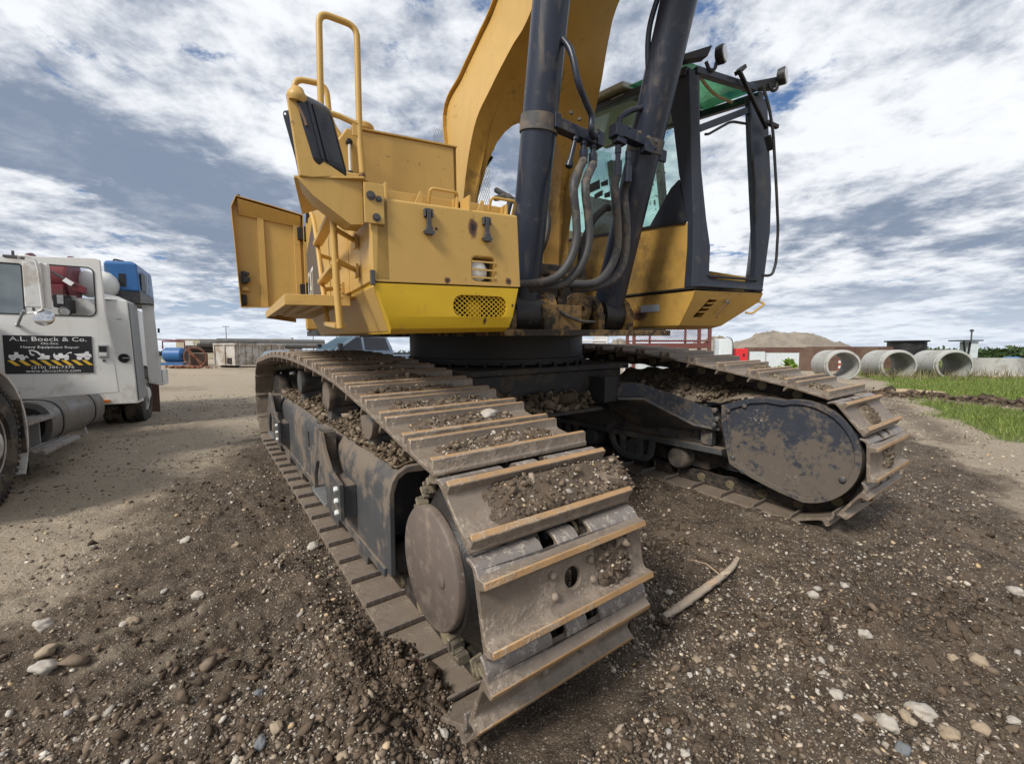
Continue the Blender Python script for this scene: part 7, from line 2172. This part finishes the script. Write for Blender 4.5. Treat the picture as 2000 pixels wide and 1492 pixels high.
soil_args = dict(rust_amt=0.12, rust=(.24, .20, .155), dust_up=0, bump=1.0, bump_scale=60, spec=.1)
weathered('packed_soil', (0.115, 0.088, 0.066), 0.95, dirt=(0.21, 0.165, 0.125), dirt_amt=0.4, dirt_scale=9, **soil_args)
Pn, Sn = shoe_dirt(TRK_N, 0, 5, want_near, 'packed_soil', 'dark soil packed between the bars of the near track')
kk = RNG.uniform(0, 1, len(Pn))
ML('mud', Pn[kk < .5], Sn[kk < .5] * 1.3, CLOD, 'dry_clods', 'loose crumbs on the soil of the near track', M=ROOT_M)
ML('gravel', Pn[kk >= .5], Sn[kk >= .5], PEB, 'pebbles', 'small pale stones in the soil on the near track', 'gravel', ROOT_M)
Pf, Sf = shoe_dirt(TRK_F, GAUGE, 6, lambda o_, n_: (.6 if (n_.z > .2 and o_.y < .9) else (.35 if (n_.z > .8 and .9 < o_.y < 3.5 and int(o_.y * 7) % 2) else (.6 if n_.y < -.6 else 0))), 'grey_mud', 'grey soil packed between the bars of the far track')
ML('mud', Pf, Sf * 1.1, CLOD, 'dry_clods', 'crumbs on the soil of the far track', M=ROOT_M)
# patch of mud on the right half of the front shoe of the near track, thin smears
front_beds = []
for org, tan, nor, s in TRK_N:
    if (nor.y < -.5 and nor.z > .3) or (nor.y < -.85 and nor.z > -.1):
        front_beds.append((org, tan, nor, s))
Pn, Sn = shoe_dirt(front_beds, .30, 17, lambda o_, n_: .55, 'packed_soil', 'dark soil stuck on the right half of the front track shoes')
ML('mud', Pn[::2], Sn[::2] * 1.3, CLOD, 'clods', 'crumbs stuck on the front track shoes', M=ROOT_M)
ML('gravel', Pn[1::2], Sn[1::2], PEB, 'pebbles', 'pebbles stuck in the soil on the front track shoes', 'gravel', ROOT_M)

# the heap on the far track frame and the clods on the car-body ledge
mb = MB()
nu, nv = 60, 18
for i in range(nu + 1):
    for j in range(nv + 1):
        uu, t_ = .12 + 2.0 * i / nu, j / nv
        top_ = 1.02 + .09 * sstep(uu, .3, 1.6) - .02
        w0 = .845 if uu > .85 else .84 + .10 * math.sin(min(1, max(0, (.85 - uu) / .55)) * PI)
        vv = GAUGE + .13 + .36 * t_
        ww = float(w0 + (top_ - w0) * (t_ ** .75)) + .03 * float(fbm(np.array([uu * 6]), np.array([t_ * 3]), 3, 81)[0]) - .015
        if uu < .25: ww -= (.25 - uu) * 1.2
        mb.v.append((vv, uu, ww))
for i in range(nu):
    for j in range(nv):
        a = i * (nv + 1) + j
        mb.f.append([a, a + 1, a + nv + 2, a + nv + 1])
        mb.m.append(0)
o = mb.build('mud', 'grey_mud', None, ROOT_M, smooth=80)
tag(o, 'thick grey bank of mud heaped on the far track frame', 'mud', kind='stuff')
n = 700
u = RNG.uniform(.2, 1.9, n)
t_ = RNG.uniform(0, 1, n)
pos = np.stack([GAUGE + .13 + .34 * t_, u, .85 + .20 * t_ ** .75 + RNG.normal(0, .012, n)], -1)
ML('mud', pos, RNG.gamma(2, .0055, n) + .004, CLOD, 'dry_clods', 'crumbs on the mud bank of the far track frame', M=ROOT_M)
n = 520
pos = np.stack([RNG.uniform(1.40, 2.10, n), RNG.uniform(1.54, 1.72, n), .80 + RNG.beta(1.3, 1.6, n) * .15], -1)
ML('mud', pos, RNG.gamma(2.2, .008, n) + .008, CLOD, 'dry_clods', 'lumpy dry soil piled on the ledge of the centre frame', M=ROOT_M)
n = 60
pos = np.stack([RNG.uniform(1.06, 1.3, n), RNG.uniform(1.57, 1.66, n), .935 + RNG.uniform(0, .02, n)], -1)
ML('mud', pos, RNG.gamma(2, .008, n) + .006, CLOD, 'rust_brown', 'reddish crumbs on the cover of the centre frame', M=ROOT_M)

# ================================================================ LOOSE STONES AND CLODS ON THE GROUND
def polar(n, r0, r1, a0=-54, a1=54, power=1.0):
    t_ = RNG.uniform(0, 1, n)
    r = r0 * (r1 / r0) ** (t_ ** power)
    a = np.radians(RNG.uniform(a0, a1, n))
    return r * np.sin(a), r * np.cos(a), r


def clear_of(x, y):
    v, u = to_vu(x, y)
    on = (u > -.12) & (u < 6.1) & (((v > .0) & (v < W_SHOE)) | ((v > GAUGE) & (v < GAUGE + W_SHOE)))
    return ~on | ((u > .05) & (u < .95) & (v > -.3) & (v < .10))


x, y, r = polar(95000, 1.1, 15)
ok = clear_of(x, y) & (RNG.uniform(0, 1, len(x)) < (.16 + .72 * np.clip(.35 + 1.9 * fbm(x * 1.5, y * 1.5, 4, 91) - 12 * np.minimum(ruts(x, y), 0) - 6 * np.maximum(ruts(x, y), 0), 0, 1))) & (RNG.uniform(0, 1, len(x)) > grass_mask(x, y))
x, y, r = x[ok], y[ok], r[ok]
s = (RNG.gamma(1.5, .0021, len(x)) + .0022) * (1 + .13 * np.maximum(r - 1.5, 0))
s = np.minimum(s, .022)
pos = np.stack([x, y, ground_h(x, y) + s * .12], -1)
ML('gravel', pos, s, PEB, 'pebbles', 'loose pebbles scattered all over the yard', 'gravel')
x, y, r = polar(26000, 1.1, 9)
wt = wet_mask(x, y)
ok = clear_of(x, y) & (RNG.uniform(0, 1, len(x)) < wt * np.clip(.25 + 1.8 * fbm(x * 1.0, y * 1.0, 3, 92), .06, 1))
x, y, r = x[ok], y[ok], r[ok]
s = (RNG.gamma(1.6, .0032, len(x)) + .0026) * (1 + .08 * np.maximum(r - 1.5, 0))
s = np.minimum(s, .026)
pos = np.stack([x, y, ground_h(x, y) + s * .10], -1)
ML('soil_clods', pos, s, CLOD, 'clods', 'dark crumbs and clods of wet soil around the machine', 'soil')
# rows of bigger clods: beside the drive, along the ridge in front, by the far track
rows = []
for (v_, u_, sv, su, cnt, sm) in ((-.10, .55, .14, .34, 2600, .012), (-.3, .1, .14, .25, 160, .016), (2.60, 1.35, .20, .75, 240, .022), (2.3, .5, .4, .5, 160, .016)):
    vv, uu = RNG.normal(v_, sv, cnt), RNG.normal(u_, su, cnt)
    x = T_ORG.x + R2[0, 0] * vv + R2[0, 1] * uu
    y = T_ORG.y + R2[1, 0] * vv + R2[1, 1] * uu
    rows.append((x, y, RNG.gamma(1.7, sm / 5.0, cnt) + .003))
for (x0, y0, sx, sy, cnt, sm) in ((1.35, 2.00, .45, .07, 260, .020), (1.0, 2.72, .16, .09, 70, .030), (2.3, 2.15, .5, .12, 160, .018), (-1.15, 1.75, .45, .16, 200, .022), (-.6, 1.35, .4, .08, 160, .018), (.75, 1.30, .5, .12, 200, .014), (-2.2, 3.4, .35, .35, 80, .022)):
    rows.append((RNG.normal(x0, sx, cnt), RNG.normal(y0, sy, cnt), RNG.gamma(1.7, sm / 5.0, cnt) + .003))
x, y, s = (np.concatenate(q) for q in zip(*rows))
ok = clear_of(x, y) & (np.hypot(x, y) > .9)
x, y, s = x[ok], y[ok], s[ok]
pos = np.stack([x, y, ground_h(x, y) + s * .25], -1)
ML('soil_clods', pos, s, CLOD, 'clods', 'bigger clods of turned wet soil in rows around the tracks', 'soil')
# clods on the windrows in the grass
n = 1800
t_ = RNG.uniform(-.1, 1.9, n)
x, y = 10.5 + .9 * t_ + RNG.normal(0, .33, n), 11.9 - 2.2 * t_ + RNG.normal(0, .15, n)
s = RNG.gamma(1.6, .016, n) + .008
pos = np.stack([x, y, ground_h(x, y) + s * .2], -1)
ML('soil_clods', pos, s, CLOD, 'clods', 'dark clods along the soil ridge in the grass', 'soil')


# ---------------------------------------------------------------- stones one can tell apart
def G_at(px, py):
    """metric ground position of a spot measured in the photograph (focal length 846.5 px, horizon line 690)"""
    yy = 3.0
    for _ in range(30):
        z_ = gz((px - 1000) / 846.5 * yy * 1.0, yy)
        k = (py - 746) / 846.5
        # slope of the view ray below the horizontal
        dn = (math.sin(.06607) + k * math.cos(.06607)) / (math.cos(.06607) - k * math.sin(.06607))
        if dn <= 0: return None
        yy = .5 * yy + .5 * (CAM_Z - z_) / dn
    k2 = (math.cos(.06607) - k * math.sin(.06607))
    return (px - 1000) / 846.5 / k2 * yy, yy


STN = [(88, 1327, 24, 'pale flat pebble, largest stone in the lower left ground'), (95, 1283, 20, 'long tan stone above the largest pale pebble at lower left'), (243, 1222, 12, 'pinkish round stone in the left ground right of two stones in a row'), (262, 1226, 14, 'flat tan stone in the left ground beside the pinkish stone'),
       (388, 1168, 14, 'white chalky stone in the left ground, half way to the track'), (362, 1056, 11, 'white flat stone at the edge of the dark soil left of the track'), (462, 1067, 10, 'tan round stone left of the bottom track shoes'), (612, 1073, 14, 'pale stone touching the bottom shoes of the near track'),
       (322, 1164, 8, 'grey white stone left of the chalky white stone'), (84, 1225, 16, 'white bone-like stone in the far lower left'), (506, 1362, 12, 'dark grey stone in the clods below the left ruts'), (540, 1430, 16, 'light tan stone among clods at the bottom left of the track'),
       (508, 1455, 17, 'bluish grey stone at the bottom edge left of the track'), (670, 1470, 14, 'ochre stone at the bottom edge beside the track front'), (866, 1436, 14, 'round cream stone under the front corner of the near track'), (638, 1284, 8, 'small angular grey stone left of the drive cover'),
       (1730, 1417, 26, 'large pale angular stone at the bottom right'), (1799, 1387, 26, 'large smooth cream stone right of the pale angular stone'), (1766, 1411, 18, 'yellowish stone between the two large pale stones'), (1855, 1434, 19, 'tan stone below right of the large cream stone'), (1914, 1433, 18, 'upright yellowish stone at the lower right'),
       (1764, 1468, 17, 'blue grey speckled stone at the bottom right'), (1675, 1395, 12, 'light grey stone left of the large pale angular stone'), (1634, 1374, 14, 'flat white grey stone in the dark clods at lower right'), (1588, 1172, 12, 'white round stone in the open ground right of the branch'), (1596, 1151, 9, 'small white stone behind the round one right of the branch'),
       (1690, 1241, 15, 'pinkish stone on the soil ridge at right'), (1608, 1319, 10, 'white oval stone on the dark clods right of centre'), (1473, 1312, 9, 'tan cubic stone in the dark soil below the branch'), (1346, 1315, 8, 'small white stone below the front of the track'), (1360, 1288, 12, 'brown round stone below the branch'),
       (1985, 1162, 16, 'white flat stone at the right edge'), (1338, 1480, 11, 'grey stone at the bottom edge right of the track'), (1910, 1295, 17, 'tan stone in the clods near the right edge'), (1860, 1283, 12, 'yellow stone standing in the clods at right'), (1306, 1163, 9, 'small grey white stone left of the branch'), (1650, 1148, 10, 'pale stone right of the flat damp patch'), (1978, 1412, 14, 'pink white stone at the lower right edge')]
for i, (px, py, rpx, lb) in enumerate(STN):
    g_ = G_at(px, py)
    if g_ is None: continue
    r = rpx / 846.5 * g_[1] * .9
    vs, fs = ROCK[i % len(ROCK)]
    dark = any(q in lb for q in ('dark grey', 'bluish', 'blue grey'))
    mb = MB()
    mb.v = [tuple(p * r) for p in vs]
    mb.f = [list(map(int, f)) for f in fs]
    mb.m = [0] * len(mb.f)
    nm_ = 'stone'
    if dark and 'stone_dark' not in MATS:
        weathered('stone_dark', (.13, .14, .155), .8, dirt=(.25, .24, .23), dirt_amt=.3, dirt_scale=30, rust_amt=0, dust_up=.2, bump=.3)
    if 'stone_tan' not in MATS:
        weathered('stone_tan', (.32, .25, .175), .8, dirt=(.25, .2, .15), dirt_amt=.3, dirt_scale=25, rust_amt=0, dust_up=.1, bump=.3)
        weathered('stone_white', (.40, .365, .32), .8, dirt=(.35, .3, .24), dirt_amt=.3, dirt_scale=25, rust_amt=0, dust_up=.1, bump=.3)
    mm = 'stone_dark' if dark else ('stone_tan' if any(q in lb for q in ('tan', 'ochre', 'yellow', 'brown')) else 'stone_white')
    o = mb.build('rock', mm, None, None, smooth=180)
    o.location = (g_[0], g_[1], gz(*g_) + r * .22)
    o.rotation_euler = (RNG.normal(0, .2), RNG.normal(0, .2), RNG.uniform(0, 6.28))
    tag(o, lb, 'stone', 'loose stones on the ground')
# pale stone riding on the near track
mb = MB()
vs, fs = ROCK[3]
mb.v = [tuple(p * np.array([.052, .036, .034])) for p in vs]
mb.f = [list(map(int, f)) for f in fs]
mb.m = [0] * len(mb.f)
o = mb.build('rock', 'stone_white', None, ROOT_M @ Matrix.Translation((.47, .66, 1.045)) @ Matrix.Rotation(.5, 4, 'Z'), smooth=180)
tag(o, 'pale stone lying in the soil on top of the near track', 'stone')

# ---------------------------------------------------------------- the dry branch
e0, e1 = G_at(1296, 1212), G_at(1443, 1096)
dxy = Vector((e1[0] - e0[0], e1[1] - e0[1]))
nrm = Vector((-dxy.y, dxy.x)).normalized()
pts = [(e0[0] + dxy.x * k + nrm.x * f_, e0[1] + dxy.y * k + nrm.y * f_) for k, f_ in ((0, 0), (.17, -.008), (.34, -.012), (.52, -.016), (.68, -.020), (.85, -.014), (1, .008))]
zl = np.polyfit(np.arange(7), [gz(x, y) for x, y in pts], 1)
zoff = max(gz(x, y) - np.polyval(zl, i) for i, (x, y) in enumerate(pts)) * .6
P3 = [(x, y, float(np.polyval(zl, i)) + zoff + .016) for i, (x, y) in enumerate(pts)]
rad = [.017, .021, .022, .021, .019, .017, .013]
sp_ = spline(P3, 5)
rs = list(np.interp(np.linspace(0, 6, len(sp_)), range(7), rad) * (1 + .06 * np.sin(np.arange(len(sp_)) * 1.9)))
BR = MB().tube(sp_, rs, 12).build('branch', 'wood_grey', None, None)
tag(BR, 'thick dry bare branch lying on the soil right of the near track', 'branch')
q = Vector(P3[4])
MB().tube([q + Vector((0, 0, .012)), q + Vector((.03, -.012, .030)), q + Vector((.04, -.018, .034))], [.015, .012, .004], 8).build('knot', 'wood_grey', BR, None)
MB().tube([Vector(P3[3]) + Vector((-.015, -.02, .013)), Vector(P3[3]) + Vector((.035, .01, .016))], [.018, .015], 8).build('bare_wood', 'wood_fresh', BR, None)
MB().tube([q, q + Vector((-.05, .09, .03)), q + Vector((-.12, .16, .02))], [.004, .003, .0015], 5).build('twig', 'wood_fresh', BR, None)
# tufts of dry grass in the ground at left
for (px, py, cnt, lb) in ((325, 1012, 130, 'small dry grass tuft in the dark soil left of the track'), (275, 1068, 90, 'thin dry grass tuft at the edge of the tan ground')):
    g_ = G_at(px, py)
    x, y = RNG.normal(g_[0], .10, cnt), RNG.normal(g_[1], .10, cnt)
    grass('grass_tuft', x, y, .03, .09, 'dry_grass', .002, lb)
bpy.context.view_layer.update()
